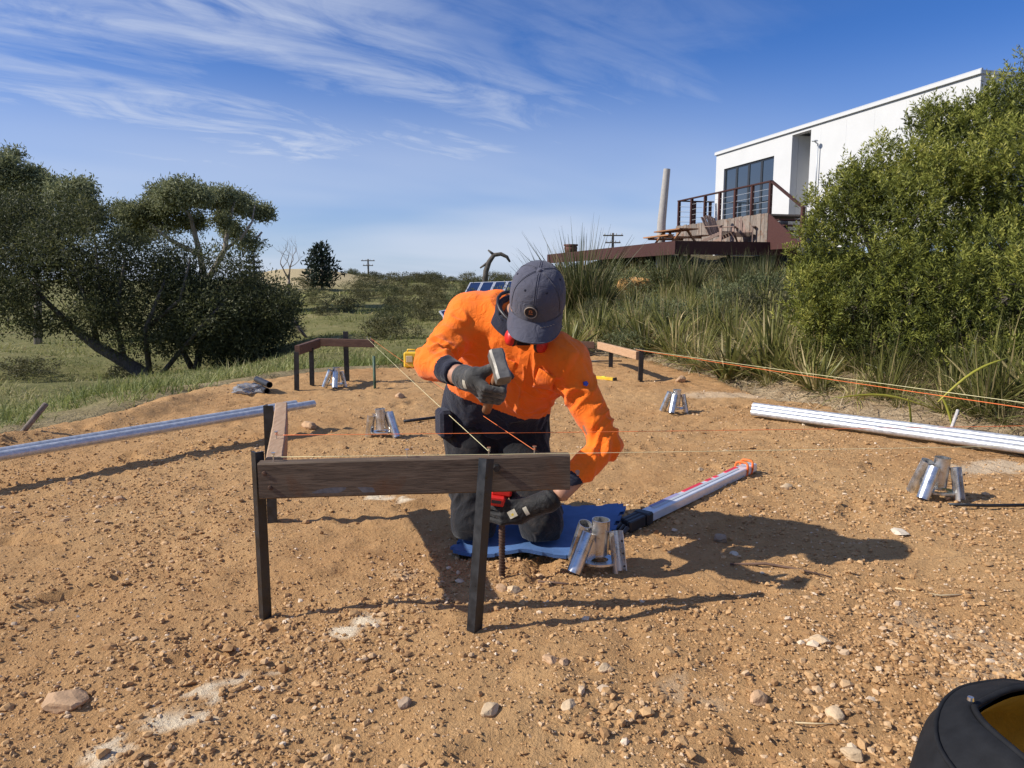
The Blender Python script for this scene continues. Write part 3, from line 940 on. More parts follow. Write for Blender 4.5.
mb.grid(tops[0], close_v=True); mb.grid(tops[1], close_v=True, flip=True); mb.grid([tops[0][-1], tops[1][-1]], close_v=True)
k = len(outl); mb.add(tops[0][0], [tuple(range(k))])
tag(mb.build('kneeling_mat', M['blue_foam'], None, 40), 'blue foam mat with jigsaw edges under the kneeling person', 'mat')

# ================================================================== LEVELLING STAFF
s0, s1 = g(630, 531), g(752, 472)
s0.z = gz(s0.x, s0.y) + 0.032; s1.z = gz(s1.x, s1.y) + 0.032
d = (s1 - s0).normalized(); L = (s1 - s0).length
side = d.cross(Vector((0, 0, 1))).normalized(); upv = side.cross(d)
st = thing('folded_tripod_staff', 'white aluminium staff with red print and black feet lying on the dirt beside the mat', 'staff', s0)
Ms = Matrix((side, d, upv)).transposed()
mb = MB(); mb.box(s0 + d * (L * 0.54), (0.062, L * 0.90, 0.040), Ms, bev=0.004); mb.build('body', M['white_alu'], st)
mb = MB(); mb.box(s0 + d * (L * 0.50) + side * 0.012 + upv * 0.021 - side * 0.012, (0.016, L * 0.70, 0.003), Ms); mb.build('groove', M['grey_trim'], st)
for a, c, mt in ((0.16, 0.36, 'violet_print'), (0.40, 0.55, 'red_print'), (0.59, 0.635, 'red_print'), (0.66, 0.69, 'red_print'), (0.76, 0.87, 'red_print')):
    mb = MB()
    mb.box(s0 + d * (L * (a + c) / 2) - side * 0.018 + upv * 0.0212, (0.020, L * (c - a), 0.003), Ms)
    mb.build('printed_band', M[mt], st)
for k, o in enumerate((-0.022, 0.0, 0.022)):
    mb = MB(); mb.box(s0 + d * (L * 0.03 - 0.012 * k) + side * o, (0.019, L * 0.10, 0.046), Ms, bev=0.004); mb.tube([s0 + d * (-0.03 - 0.012 * k) + side * o, s0 + d * (-0.062 - 0.012 * k) + side * o - upv * 0.012], [0.010, 0.007], 8)
    mb.build('foot', M['black_plastic'], st)
mb = MB(); mb.box(s0 + d * (L * 0.085), (0.074, 0.045, 0.052), Ms, bev=0.006); mb.build('clamp', M['black_plastic'], st)
for k, f in enumerate((0.885, 0.935)):
    c = s0 + d * (L * f); ring = []
    for a in np.linspace(0, 2 * math.pi, 17):
        ca, sa = math.cos(a), math.sin(a)
        w = 0.034 * np.sign(ca) * abs(ca) ** 0.5; h = (0.023 + (0.022 if sa > 0 else 0)) * np.sign(sa) * abs(sa) ** 0.5
        ring.append(c + side * w + upv * h + d * (0.010 * sa))
    mb = MB(); mb.tube(ring, 0.006, 6); mb.build('strap', M['orange_strap'], st, True)

# ================================================================== SMALL THINGS ON THE PAD
def rod_thing(name, pts, r, mat, label, cat, n=6):
    mb = MB(); mb.tube(pts, r, n); return tag(mb.build(name, M[mat], None, True), label, cat)
def gpt(u, v, dz=0.006):
    p = g(u, v); return Vector((p.x, p.y, gz(p.x, p.y) + dz))
rod_thing('steel_bar', [gpt(948, 507, 0.012), gpt(985, 509, 0.016), gpt(1040, 508, 0.014)], 0.0075, 'black_steel', 'dark steel bar lying in front of the right hand footing bracket', 'bar')
rod_thing('stick', [gpt(730, 566), gpt(765, 567, 0.012), gpt(800, 572, 0.008), gpt(832, 579)], [0.004, 0.005, 0.004, 0.002], 'stick', 'long thin reddish stick lying in front of the person\'s shadow', 'stick')
rod_thing('stick', [gpt(538, 583), gpt(560, 586, 0.01), gpt(580, 587)], [0.004, 0.004, 0.002], 'stick', 'short brown stick lying in front of the blue mat', 'stick')
rod_thing('steel_bar', [gpt(404, 423, 0.012), gpt(436, 419, 0.012)], 0.011, 'black_steel', 'short dark bar on the dirt left of the person\'s hip', 'bar')
rod_thing('stick', [gpt(895, 590), gpt(940, 598, 0.008), gpt(975, 596)], [0.003, 0.003, 0.002], 'straw', 'pale straw twig on the dirt right of the person\'s shadow', 'stick')
rod_thing('stick', [gpt(795, 725), gpt(815, 727, 0.008), gpt(848, 726)], [0.002, 0.002, 0.001], 'straw', 'pale straw twig left of the tool bag', 'stick')
rod_thing('leaning_post', [at(14, 442, 4.55) - Vector((0.06, 0, 0.07)), at(46, 404, 4.6)], 0.017, 'dead_wood', 'grey round picket leaning out of the grass at the far left', 'post', 10)
# stones big enough to single out: (u, v, size m, material, flat, label)
STONES = [(65, 703, 0.052, 'rock', 0.55, 'large flat orange rock at the lower left of the pad'),
          (721, 541, 0.030, 'rock_grey', 1.0, 'round grey stone inside the person\'s shadow'),
          (734, 555, 0.020, 'rock_white', 0.6, 'pale flat stone at the edge of the person\'s shadow'),
          (900, 533, 0.040, 'rock_white', 0.35, 'long white flat stone right of the shadow tip'),
          (489, 712, 0.024, 'rock_pale', 0.7, 'pale stone near the bottom below the right stake'),
          (569, 708, 0.020, 'rock_pale', 0.8, 'small pale stone at bottom centre right of the pale one'),
          (550, 661, 0.024, 'rock', 0.6, 'left one of two tan stones lying together below the shadow'),
          (563, 664, 0.018, 'rock', 0.7, 'right one of two tan stones lying together below the shadow'),
          (604, 670, 0.017, 'rock_pale', 0.9, 'single tan stone right of the two stones lying together'),
          (758, 700, 0.026, 'rock', 0.75, 'chunky tan stone midway between shadow and tool bag'),
          (835, 715, 0.026, 'rock_pale', 0.6, 'pale angular stone left of the tool bag'),
          (853, 756, 0.024, 'rock_pale', 0.6, 'cream stone at the bottom edge beside the tool bag'),
          (820, 642, 0.026, 'rock_pale', 0.7, 'pale stone on a clod above the tool bag'),
          (502, 590, 0.022, 'rock', 0.85, 'left of two round stones at the foot of the driven rod'),
          (513, 592, 0.022, 'rock_pale', 0.85, 'right of two round stones at the foot of the driven rod'),
          (700, 471, 0.022, 'rock_pale', 0.8, 'pale stone on the dirt left of the orange strap'),
          (309, 428, 0.060, 'rock', 0.8, 'blocky orange clod on the dirt behind the near hurdle'),
          (786, 488, 0.032, 'rock_pale', 0.6, 'pale clod right of the orange strap end of the staff'),
          (672, 402, 0.0, 'rock', 0.8, ''), (681, 382, 0.065, 'rock', 0.9, 'tan stone at the foot of the bank by the far right hurdle'),
          (405, 705, 0.018, 'rock_grey', 0.9, 'small grey stone at the bottom left of centre'),
          (120, 500, 0.025, 'rock', 0.7, 'tan stone on the dirt at left below the pipes'),
          (400, 397, 0.05, 'rock', 0.7, 'tan clod on the dirt between the two left brackets'),
          (725, 452, 0.02, 'rock_pale', 0.7, 'small pale stone in the open dirt above the staff')]
def ico2():
    V, F = [tuple(v) for v in ICO_V], [tuple(f) for f in ICO_F]
    for _ in range(2):
        cache, F2 = {}, []
        def mid(a, b):
            k = (min(a, b), max(a, b))
            if k not in cache:
                p = (Vector(V[a]) + Vector(V[b])).normalized(); V.append(tuple(p)); cache[k] = len(V) - 1
            return cache[k]
        for a, b, c in F:
            ab, bc, ca = mid(a, b), mid(b, c), mid(c, a)
            F2 += [(a, ab, ca), (b, bc, ab), (c, ca, bc), (ab, bc, ca)]
        F = F2
    return np.array(V), np.array(F)
I2V, I2F = ico2()
for i, (u, v, s, mt, fl_, lab) in enumerate(STONES):
    if s <= 0: continue
    r = np.random.default_rng(200 + i)
    # rough faceted rock: clip a sphere by random planes
    V = I2V.copy()
    for _ in range(9):
        n_ = r.normal(size=3); n_ /= np.linalg.norm(n_)
        dpl = 0.62 + 0.25 * r.random()
        ex = np.maximum(V @ n_ - dpl, 0)
        V -= ex[:, None] * n_[None]
    V *= (1 + 0.07 * fbm(V[:, 0] * 3 + i, V[:, 1] * 3, V[:, 2] * 3, oct=2, seed=i))[:, None]
    V *= np.array([s * 1.15, s * 0.85, s * 0.8 * fl_])
    a = r.random() * 6.28
    x, y = V[:, 0] * math.cos(a) - V[:, 1] * math.sin(a), V[:, 0] * math.sin(a) + V[:, 1] * math.cos(a)
    p = g(u, v)
    o = np_mesh('stone', np.stack([x + p.x, y + p.y, V[:, 2] + p.z + s * fl_ * 0.30], -1), tris=I2F, mats=M[mt], smooth=False)
    tag(o, lab, 'stone', 'loose stones on the pad')

# yellow tool case at the far edge
yc = g(412, 368); yc.z = gz(yc.x, yc.y)
t = thing('tool_case', 'yellow plastic tool case standing at the far edge of the pad', 'case', yc)
mb = MB(); mb.box(yc + Vector((0, 0, 0.10)), (0.175, 0.13, 0.18), bev=0.015); mb.build('body', M['yellow_plastic'], t)
mb = MB(); mb.box(yc + Vector((-0.02, -0.065, 0.11)), (0.075, 0.012, 0.075), bev=0.004); mb.box(yc + Vector((0.055, -0.065, 0.06)), (0.03, 0.012, 0.05), bev=0.004); mb.build('latch', M['straw'], t)
mb = MB(); mb.tube([yc + Vector((-0.05, 0, 0.185)), yc + Vector((-0.045, 0, 0.215)), yc + Vector((0.045, 0, 0.215)), yc + Vector((0.05, 0, 0.185))], 0.009, 8); mb.build('handle', M['yellow_plastic'], t, True)
mb = MB(); mb.box(yc + Vector((0.10, -0.02, 0.12)), (0.02, 0.07, 0.06), bev=0.004); mb.build('side_pouch', M['orange_strap'], t)
# short yellow level
p = g(606, 380)
t = thing('short_level', 'short yellow spirit level lying on the dirt right of the person', 'level', p)
dd = Vector((0.75, -0.66, 0)); p = p + Vector((0, 0, 0.018))
mb = MB(); mb.bar(p - dd * 0.16, p + dd * 0.10, 0.055, 0.03, bev=0.003); mb.build('body', M['yellow_plastic'], t)
mb = MB(); mb.bar(p + dd * 0.101, p + dd * 0.115, 0.058, 0.033); mb.build('end_cap', M['black_plastic'], t)
mb = MB(); mb.bar(p - dd * 0.05 + Vector((0, 0, 0.016)), p - dd * 0.01 + Vector((0, 0, 0.016)), 0.02, 0.006); mb.build('vial', M['lime_plastic'], t)
# plastic bag and two black pipe ends at the far left
p = g(258, 393)
r = np.random.default_rng(5)
V = I2V.copy(); V *= (1 + 0.45 * fbm(V[:, 0] * 2.5, V[:, 1] * 2.5, V[:, 2] * 2.5, oct=4, seed=77, gain=0.6))[:, None]
V = V * np.array([0.13, 0.085, 0.045]); V[:, 2] = np.maximum(V[:, 2], -0.03)
m, nt, b = new_mat('clear_plastic_film')
b.inputs['Base Color'].default_value = (0.5, 0.5, 0.5, 1); b.inputs['Roughness'].default_value = 0.22; b.inputs['Transmission Weight'].default_value = 0.6
o = np_mesh('plastic_bag', V + np.array([p.x - 0.07, p.y, p.z + 0.03]), tris=I2F, mats=m, smooth=False)
tag(o, 'crumpled clear plastic bag on the dirt near the far left hurdle', 'bag')
for k, (dx, dz) in enumerate(((0.06, 0.030), (0.085, 0.085))):
    mb = MB(); c = p + Vector((dx, 0, dz)); mb.pipe(c + Vector((0.05, -0.09, 0)), c + Vector((-0.16, 0.20, 0.01)), 0.028, 0.023, 18)
    tag(mb.build('plastic_pipe', M['black_plastic'], None, 40), ('lower' if k == 0 else 'upper') + ' short black plastic pipe beside the plastic bag', 'pipe', 'black pipe offcuts')
# pale pipes lying at the foot of the bank behind the far right hurdle
for k in range(2):
    a, c = at(618, 341 + 2 * k, 10.2), at(646, 334 + 2 * k, 10.6)
    a.z = gz(a.x, a.y) + 0.05 + 0.03 * k; c.z = gz(c.x, c.y) + 0.06 + 0.03 * k
    mb = MB(); mb.pipe(a, c, 0.03, 0.026, 16)
    tag(mb.build('steel_pipe', M['galv'], None, 40), ('front' if k == 0 else 'back') + ' galvanised pipe lying behind the far right hurdle', 'pipe', 'pipes behind the far right hurdle')
rod_thing('steel_bar', [at(584, 361, 8.6), at(622, 361, 8.5)], 0.008, 'black_steel', 'thin black bar lying under the far right hurdle', 'bar')
# sandstone block in the bank
p = g(634, 300) + Vector((0, 0.0, 0.16))
V = I2V * (1 + 0.10 * fbm(I2V[:, 0] * 2, I2V[:, 1] * 2, I2V[:, 2] * 2, oct=3, seed=91))[:, None]
V = np.sign(V) * np.abs(V) ** 0.55 * np.array([0.42, 0.3, 0.20])
V = V * (1 + 0.13 * fbm(V[:, 0] * 7, V[:, 1] * 7, V[:, 2] * 9, oct=3, seed=92))[:, None]
tag(np_mesh('sandstone_block', V + np.array(p), tris=I2F, mats=M['sandstone']), 'orange sandstone block in the bank below the deck', 'rock')
for i, (u, v, Y, s, lab) in enumerate(((586, 297, 14.5, 0.2, 'pale rock among the bank plants left of the sandstone block'), (589, 318, 12.8, 0.15, 'small pale rock in the bank lower than the sandstone block'))):
    p = g(u, v)
    V = I2V * (1 + 0.22 * fbm(I2V[:, 0] * 2, I2V[:, 1] * 2, I2V[:, 2] * 2, oct=3, seed=95 + i))[:, None] * np.array([s, s * 0.7, s * 0.6])
    tag(np_mesh('bank_rock', V + np.array(p), tris=I2F, mats=M['rock_pale'], smooth=False), lab, 'rock', 'rocks in the bank')

# ================================================================== TOOL BAG (bottom right)
BC = Vector((1.02, 1.060, 0))
bag = thing('tool_bag', 'black fabric tool bag with yellow lining lying open at the bottom right', 'bag', BC)
def loop_rect(a, b_, e, n=64, ph=0.0):
    out = []
    for k in range(n):
        th = 2 * math.pi * k / n
        c, s = math.cos(th), math.sin(th)
        out.append((a * np.sign(c) * abs(c) ** e, b_ * np.sign(s) * abs(s) ** e))
    return out
def loop_eye(a, b_, n=64):
    out = []
    for k in range(n):
        th = 2 * math.pi * k / n
        c, s = math.cos(th), math.sin(th)
        out.append((a * c, b_ * s * (0.30 + 0.70 * (1 - abs(c) ** 3) ** 0.5)))
    return out
rot = R(-38)
def bagpt(x, y, z, wob=0.0):
    c, s = math.cos(rot), math.sin(rot)
    n_ = wob * float(vnoise(np.array([x * 9]), np.array([y * 9]), np.array([z * 9]), 5)[0])
    return BC + Vector((x * c - y * s, x * s + y * c, z + n_))
eye = loop_eye(0.25, 0.20)
levels = [(eye, 1.0, 0.246), (eye, 1.06, 0.250), (loop_rect(0.305, 0.255, 0.85), 1.0, 0.212), (loop_rect(0.335, 0.28, 0.72), 1.0, 0.165), (loop_rect(0.35, 0.295, 0.65), 1.0, 0.09), (loop_rect(0.335, 0.28, 0.6), 1.0, 0.012), (loop_rect(0.2, 0.15, 0.6), 1.0, 0.004)]
mb = MB()
rings = [[bagpt(x * s, y * s, z, 0.020) for x, y in lp_] for lp_, s, z in levels]
fine = []
for i in range(len(rings) - 1):
    for k in range(4): fine.append([a.lerp(c, k / 4) for a, c in zip(rings[i], rings[i + 1])])
fine.append(rings[-1])
mb.grid(fine); 
mb = MB(); mb.grid(fine, close_v=True)
M['bag_black'] = simple('bag_fabric', (0.011, 0.0115, 0.013), 0.8, 0, 0.3, 30, 0.5, 400, 0.001, spec=0.25)
M['bag_yellow'] = simple('bag_lining', (0.42, 0.25, 0.02), 0.7, 0, 0.2, 10, 0.4, 60, 0.004)
ob = mb.build('shell', M['bag_black'], bag, True)
mb = MB()
inn = [[bagpt(x * s, y * s, z, 0.012) for x, y in lp_] for lp_, s, z in ((eye, 0.985, 0.243), (eye, 1.03, 0.225), (loop_rect(0.29, 0.235, 0.7), 1.0, 0.16), (loop_rect(0.28, 0.22, 0.7), 1.0, 0.03), (loop_rect(0.02, 0.02, 0.7), 1.0, 0.02))]
mb.grid(inn, close_v=True, flip=True); mb.build('lining', M['bag_yellow'], bag, True)
mb = MB(); lp2 = [bagpt(x * 1.02, y * 1.02, 0.252, 0.012) for x, y in eye]; mb.tube(lp2 + [lp2[0]], 0.0055, 8); mb.build('rim_piping', M['bag_black'], bag, True)
mb = MB(); sm_ = [bagpt(x * 1.0, y * 1.0, 0.2135, 0.012) for x, y in loop_rect(0.309, 0.259, 0.85)]; mb.tube(sm_ + [sm_[0]], 0.0045, 6); mb.build('seam', M['bag_black'], bag, True)
mb = MB(); c = bagpt(-0.262, 0.0, 0.262); mb.lathe([(0, 0.008), (0.005, 0.006), (0.006, 0), (0, -0.004)], c, (0, 0, 1), 10); mb.build('zip_stop', M['nail'], bag)
# bottle inside
mb = MB(); c = bagpt(0.02, -0.05, 0.10)
mb.lathe([(0, 0), (0.05, 0.0), (0.055, 0.02), (0.055, 0.09), (0.03, 0.13), (0.022, 0.14), (0.022, 0.155), (0, 0.155)], c, (0.3, 0.1, 1), 20)
m, nt, b = new_mat('pale_bottle'); b.inputs['Base Color'].default_value = (0.55, 0.62, 0.50, 1); b.inputs['Roughness'].default_value = 0.2
tag(mb.build('bottle', m, None, True), 'pale green bottle inside the black tool bag', 'bottle')

# ================================================================== HOUSE, DECKS
WD = Vector((-0.2577, 0.966, 0)).normalized()        # along the long wall, away from the camera
WN = Vector((-WD.y, WD.x, 0))                        # out of the long wall, towards the left
A0 = Vector((11.5, 19.0, 0)); WL = 12.42            # near corner of the long wall, its length
FLOOR, ROOF = 3.12, 6.0
house = thing('house', 'white flat roofed box house above the dark red deck', 'house', (A0.x, A0.y, 2.0))
mb = MB()
def wall_piece(t0, t1, z0, z1, out0=0.0, thick=0.25, m=0, mbb=None):
    p = A0 + WD * ((t0 + t1) / 2) + WN * (out0 - thick / 2)
    Mx = Matrix((WD, WN, Vector((0, 0, 1)))).transposed()
    (mbb or mb).box((p.x, p.y, (z0 + z1) / 2), (t1 - t0, thick, z1 - z0), Mx, m)
# openings: sliding window t 8.75..11.85 ; recess t 6.55..7.95
wins = (8.45, 11.80); rec = (6.45, 7.45)
wall_piece(0, rec[0], 2.0, ROOF)
wall_piece(rec[0], rec[1], ROOF - 0.10, ROOF)
wall_piece(rec[1], wins[0], 2.0, ROOF)
wall_piece(wins[0], wins[1], ROOF - 0.62, ROOF)
wall_piece(wins[0], wins[1], 2.0, FLOOR + 0.05)
wall_piece(wins[1], WL, 2.0, ROOF)
mb.build('wall', M['white_wall'], house)
mb = MB()   # recessed back of the niche and its cheeks
wall_piece(rec[0] - 0.2, rec[1] + 0.2, 2.0, ROOF - 0.02, -1.1, 0.1)
wall_piece(rec[0] - 0.12, rec[0] - 0.003, 2.0, ROOF - 0.1, -0.26, 0.84)
wall_piece(rec[1] + 0.003, rec[1] + 0.12, 2.0, ROOF - 0.1, -0.26, 0.84)
mb.build('recess', M['white_wall'], house)
mb = MB()   # end wall (in shade), back, roof slab
e0 = A0 - WN * 3.6
mb.bar((A0.x - WN.x * 0.26, A0.y - WN.y * 0.26, (2.0 + ROOF) / 2 + 0.0), (A0.x - WN.x * 7, A0.y - WN.y * 7, (2.0 + ROOF) / 2), 0.24, ROOF - 2.0 - 0.006)
b0 = A0 + WD * WL
mb.build('end_wall', M['white_wall'], house); mb = MB()
mb.bar((b0.x - WN.x * 0.26, b0.y - WN.y * 0.26, (2.0 + ROOF) / 2), (b0.x - WN.x * 7, b0.y - WN.y * 7, (2.0 + ROOF) / 2), 0.24, ROOF - 2.0 - 0.006)
mb.build('end_wall', M['white_wall'], house)
mb = MB()
r0 = A0 - WD * 0.04 - WN * 3.46; r1 = A0 + WD * (WL + 0.04) - WN * 3.46
mb.bar((r0.x, r0.y, ROOF + 0.05), (r1.x, r1.y, ROOF + 0.05), 7.06, 0.09)
mb.build('roof', M['white_wall'], house)
mb = MB(); wall_piece(-0.05, WL + 0.05, ROOF + 0.0, ROOF + 0.13, 0.06, 0.05)
mb.build('parapet_cap', M['grey_trim'], house)
for k in range(1, 6):                            # cladding joints
    mb = MB(); wall_piece(k * 1.19 - 0.006, k * 1.19 + 0.006, 2.2, ROOF - 0.1, 0.003, 0.02)
    mb.build('joint_strip', M['white_wall'], house)
# window panes
n = 4; w = (wins[1] - wins[0]) / n
for k in range(n):
    t0 = wins[0] + k * w
    mbf = MB(); f = 0.065
    zb, zt = FLOOR + 0.05, ROOF - 0.62
    for (a, c_, z0, z1) in ((t0, t0 + f, zb, zt), (t0 + w - f, t0 + w, zb, zt), (t0 + f, t0 + w - f, zb, zb + f), (t0 + f, t0 + w - f, zt - f, zt)):
        wall_piece(a + 0.002, c_ - 0.002, z0 + 0.002, z1 - 0.002, -0.06, 0.06, 0, mbf)
    wo = mbf.build('window', M['dark_frame'], house)
    mbp = MB(); wall_piece(t0 + f, t0 + w - f, zb + f, zt - f, -0.08, 0.012, 0, mbp)
    mbp.build('pane', M['glass'], wo)
mb = MB()
p = A0 + WD * 5.95 + WN * 0.09
mb.tube([(p.x, p.y, 3.7), (p.x, p.y, 5.35)], 0.022, 6)
mb.tube([(p.x, p.y, 5.35), (p.x + WN.x * 0.12, p.y + WN.y * 0.12, 5.42)], 0.02, 6)
mb.lathe([(0.0, 0.05), (0.09, 0.03), (0.10, 0.0), (0.0, -0.01)], (p.x + WN.x * 0.12, p.y + WN.y * 0.12, 5.43), n=12)
mb.build('outdoor_shower_pole', M['grey_trim'], house, True)

def deck_pt(t, o, z=0.0):
    q = A0 + WD * t + WN * o
    return Vector((q.x, q.y, z))
# upper deck with railing
ud = thing('upper_deck', 'raised deck with red brown post railing and grey weathered plank skirting', 'deck', deck_pt(9.0, 0.9, 2.3))
T0, T1, O1 = 6.05, 12.4, 1.72
mb = MB(); c0, c1 = deck_pt(T0, O1 / 2 + 0.03, FLOOR - 0.03), deck_pt(T1, O1 / 2 + 0.03, FLOOR - 0.03)
mb.bar(c0, c1, O1 - 0.1, 0.06)
mb.build('deck_floor', M['weathered'], ud)
k = 0; t = T0; rr = random.Random(4)
while t < T1 - 0.05:                               # vertical skirting planks
    w = rr.uniform(0.17, 0.26)
    mb = MB(); c = deck_pt(t + w / 2, O1 + rr.uniform(0, 0.02))
    mb.box((c.x, c.y, 2.62), (w - 0.012, 0.028, 1.06 + rr.uniform(-0.03, 0.03)), Matrix((WD, WN, Vector((0, 0, 1)))).transposed())
    mb.build('skirting_plank', M['weathered'], ud); t += w
def post(parent, t, o, z0, z1, s=0.10):
    mb = MB(); c = deck_pt(t, o)
    mb.box((c.x, c.y, (z0 + z1) / 2), (s, s, z1 - z0), Matrix((WD, WN, Vector((0, 0, 1)))).transposed(), bev=0.006)
    mb.build('railing_post', M['deck_red'], parent)
PO = O1 - 0.08
for t in np.linspace(T0 + 0.06, T1 - 0.06, 7): post(ud, t, PO, FLOOR - 0.6, FLOOR + 1.0)
for o in (0.25, 0.95): post(ud, T1 - 0.06, o, FLOOR - 0.02, FLOOR + 1.0)
mb = MB(); mb.bar(deck_pt(T0, PO, FLOOR + 1.03), deck_pt(T1, PO, FLOOR + 1.03), 0.12, 0.045)
mb.bar(deck_pt(T1 - 0.06, PO - 0.07, FLOOR + 1.03), deck_pt(T1 - 0.06, 0.1, FLOOR + 1.03), 0.12, 0.045)
mb.build('top_rail', M['deck_red'], ud)
for z in (0.2, 0.4, 0.6, 0.8):
    mb = MB(); mb.tube([deck_pt(T0, PO, FLOOR + z), deck_pt(T1, PO, FLOOR + z)], 0.006, 5)
    mb.tube([deck_pt(T1 - 0.06, PO, FLOOR + z), deck_pt(T1 - 0.06, 0.1, FLOOR + z)], 0.006, 5)
    mb.build('railing_wire', M['grey_trim'], ud)
# stairs at the near end: stringer panel and sloping handrail
mb = MB()
p0, p1 = deck_pt(T0 - 0.02, PO, FLOOR + 1.0), deck_pt(T0 - 1.7, PO, FLOOR + 0.02)
mb.bar(p0, p1, 0.10, 0.06)
mb.build('stair_handrail', M['deck_red'], ud)
post(ud, T0 - 1.65, PO, 2.1, FLOOR + 0.05)
for k in range(5):
    mb = MB(); z = FLOOR - 0.2 * (k + 1); c = deck_pt(T0 - 0.17 - 0.30 * k, PO - 0.6, z)
    mb.box(c, (0.30, 1.0, 0.045), Matrix((WD, WN, Vector((0, 0, 1)))).transposed())
    mb.build('stair_tread', M['deck_red'], ud)
mb = MB()
poly = [(0, -1.15), (0, 0.0), (1.65, -1.0), (1.65, -1.15)]
mb.prism(poly, deck_pt(T0 - 0.03, O1 - 0.03, FLOOR), -WD, (0, 0, 1), WN, 0.05)
mb.build('stair_stringer', M['deck_red'], ud)

# lower deck
LZ = 2.2
L0 = Vector((5.1, 23.4, 0))
WR = -WN
ld = thing('lower_deck', 'low dark red timber deck edged with a deep fascia board', 'deck', (L0.x, L0.y, 1.0))
Mx = Matrix((WD, WR, Vector((0, 0, 1)))).transposed()
LL, LW = 13.0, 4.35
rr = random.Random(9)
for k in range(30):                                # boards run along the house
    w = LW / 30
    mb = MB(); c = L0 + WD * (LL / 2) + WR * (w * (k + 0.5))
    mb.box((c.x, c.y, LZ - 0.02 + rr.uniform(-0.003, 0.003)), (LL, w - 0.008, 0.035), Mx)
    mb.build('deck_board', M['deck_red'], ld)
mb = MB(); c = L0 + WD * (LL / 2) - WR * 0.03
mb.box((c.x, c.y, LZ - 0.2), (LL + 0.1, 0.045, 0.42), Mx); mb.build('fascia_board', M['deck_red'], ld)
mb = MB(); c = L0 - WD * 0.03 + WR * (LW / 2)
mb.box((c.x, c.y, LZ - 0.2), (0.045, LW, 0.42), Mx); mb.build('fascia_board', M['deck_red'], ld)
for k in range(5):
    for o in (0.4, 3.9):
        mb = MB(); c = L0 + WD * (0.4 + 3.0 * k) + WR * o
        mb.box((c.x, c.y, LZ - 0.85), (0.1, 0.1, 1.6), Mx); mb.build('deck_post', M['deck_red'], ld)

# picnic table on the lower deck
def lp(t, o, z): return L0 + WD * t + WR * o + Vector((0, 0, z))
pt = thing('picnic_table', 'brown timber picnic table with attached benches on the lower deck', 'table', lp(1.3, 0.75, LZ))
for k in range(4):
    mb = MB(); mb.bar(lp(0.45, 0.42 + 0.17 * k, LZ + 0.42), lp(2.3, 0.42 + 0.17 * k, LZ + 0.42), 0.155, 0.04); mb.build('table_board', M['table_wood'], pt)
for o in (0.06, 1.28):
    mb = MB(); mb.bar(lp(0.45, o, LZ + 0.22), lp(2.3, o, LZ + 0.22), 0.22, 0.04); mb.build('bench', M['table_wood'], pt)
for t in (0.75, 2.0):
    for s in (-1, 1):
        mb = MB(); mb.bar(lp(t, 0.67 + 0.10 * s, LZ + 0.40), lp(t, 0.67 + 0.42 * s, LZ + 0.0), 0.05, 0.08, up=WD); mb.build('leg', M['table_wood'], pt)
    mb = MB(); mb.bar(lp(t + 0.055, 0.02, LZ + 0.17), lp(t + 0.055, 1.32, LZ + 0.17), 0.05, 0.07); mb.build('cross_brace', M['table_wood'], pt)

# two slatted garden chairs
def slat_chair(root_label, loc, rz, lean):
    ch = thing('garden_chair', root_label, 'chair', (0, 0, 0))
    for k in range(6):
        mb = MB(); x = -0.25 + 0.1 * k
        mb.bar((x, 0.22, 0.26), (x * 1.25, 0.55, 0.98 - abs(k - 2.5) * 0.035), 0.085, 0.022, up=(0, -1, 0.3)); mb.build('back_slat', M['grey_wood2'], ch)
    for k in range(5):
        mb = MB(); mb.bar((-0.29, -0.28 + 0.11 * k, 0.38 - 0.03 * k), (0.29, -0.28 + 0.11 * k, 0.38 - 0.03 * k), 0.095, 0.022); mb.build('seat_slat', M['grey_wood2'], ch)
    for s in (-1, 1):
        mb = MB(); mb.box((s * 0.33, 0.02, 0.56), (0.12, 0.72, 0.025)); mb.build('armrest', M['grey_wood2'], ch)
        mb = MB(); mb.box((s * 0.31, -0.28, 0.275), (0.03, 0.09, 0.545)); mb.build('leg', M['grey_wood2'], ch)
        mb = MB(); mb.bar((s * 0.28, -0.25, 0.33), (s * 0.28, 0.62, 0.04), 0.03, 0.1); mb.build('leg', M['grey_wood2'], ch)
    ch.location = loc; ch.rotation_euler = (0, 0, rz)
    return ch
M['grey_wood2'] = timber('grey_chair_wood', (0.16, 0.10, 0.08), (0.38, 0.28, 0.23), (4, 4, 8))
q = lp(1.15, 2.2, LZ); slat_chair('slatted garden chair nearer the picnic table, below the plank skirting', q, R(35), 0)
q = lp(1.15, 3.1, LZ); slat_chair('slatted garden chair nearer the stairs, below the plank skirting', q, R(-25), 0)
# stones stacked at the foot of the stairs
for i, (t, o, s) in enumerate(((0.75, 3.75, 0.22), (0.7, 4.1, 0.26), (1.0, 3.9, 0.18))):
    r = np.random.default_rng(80 + i)
    V = ICO_V * (1 + 0.25 * (r.random((12, 1)) - 0.5)) * np.array([s * 1.2, s, s * 0.8])
    c = lp(t, o, LZ + s * 0.45 + (0.0 if i < 2 else 0.30))
    ob = np_mesh('boulder', V + np.array(c), tris=ICO_F, mats=M['rock_pale'])
    ob.modifiers.new('s', 'SUBSURF').levels = 2; ob.modifiers['s'].render_levels = 2
    tag(ob, ['pale boulder on the deck left of the stair foot', 'largest pale boulder on the deck against the stairs', 'small pale boulder sitting on top of two others by the stairs'][i], 'boulder', 'boulders by the deck stairs')

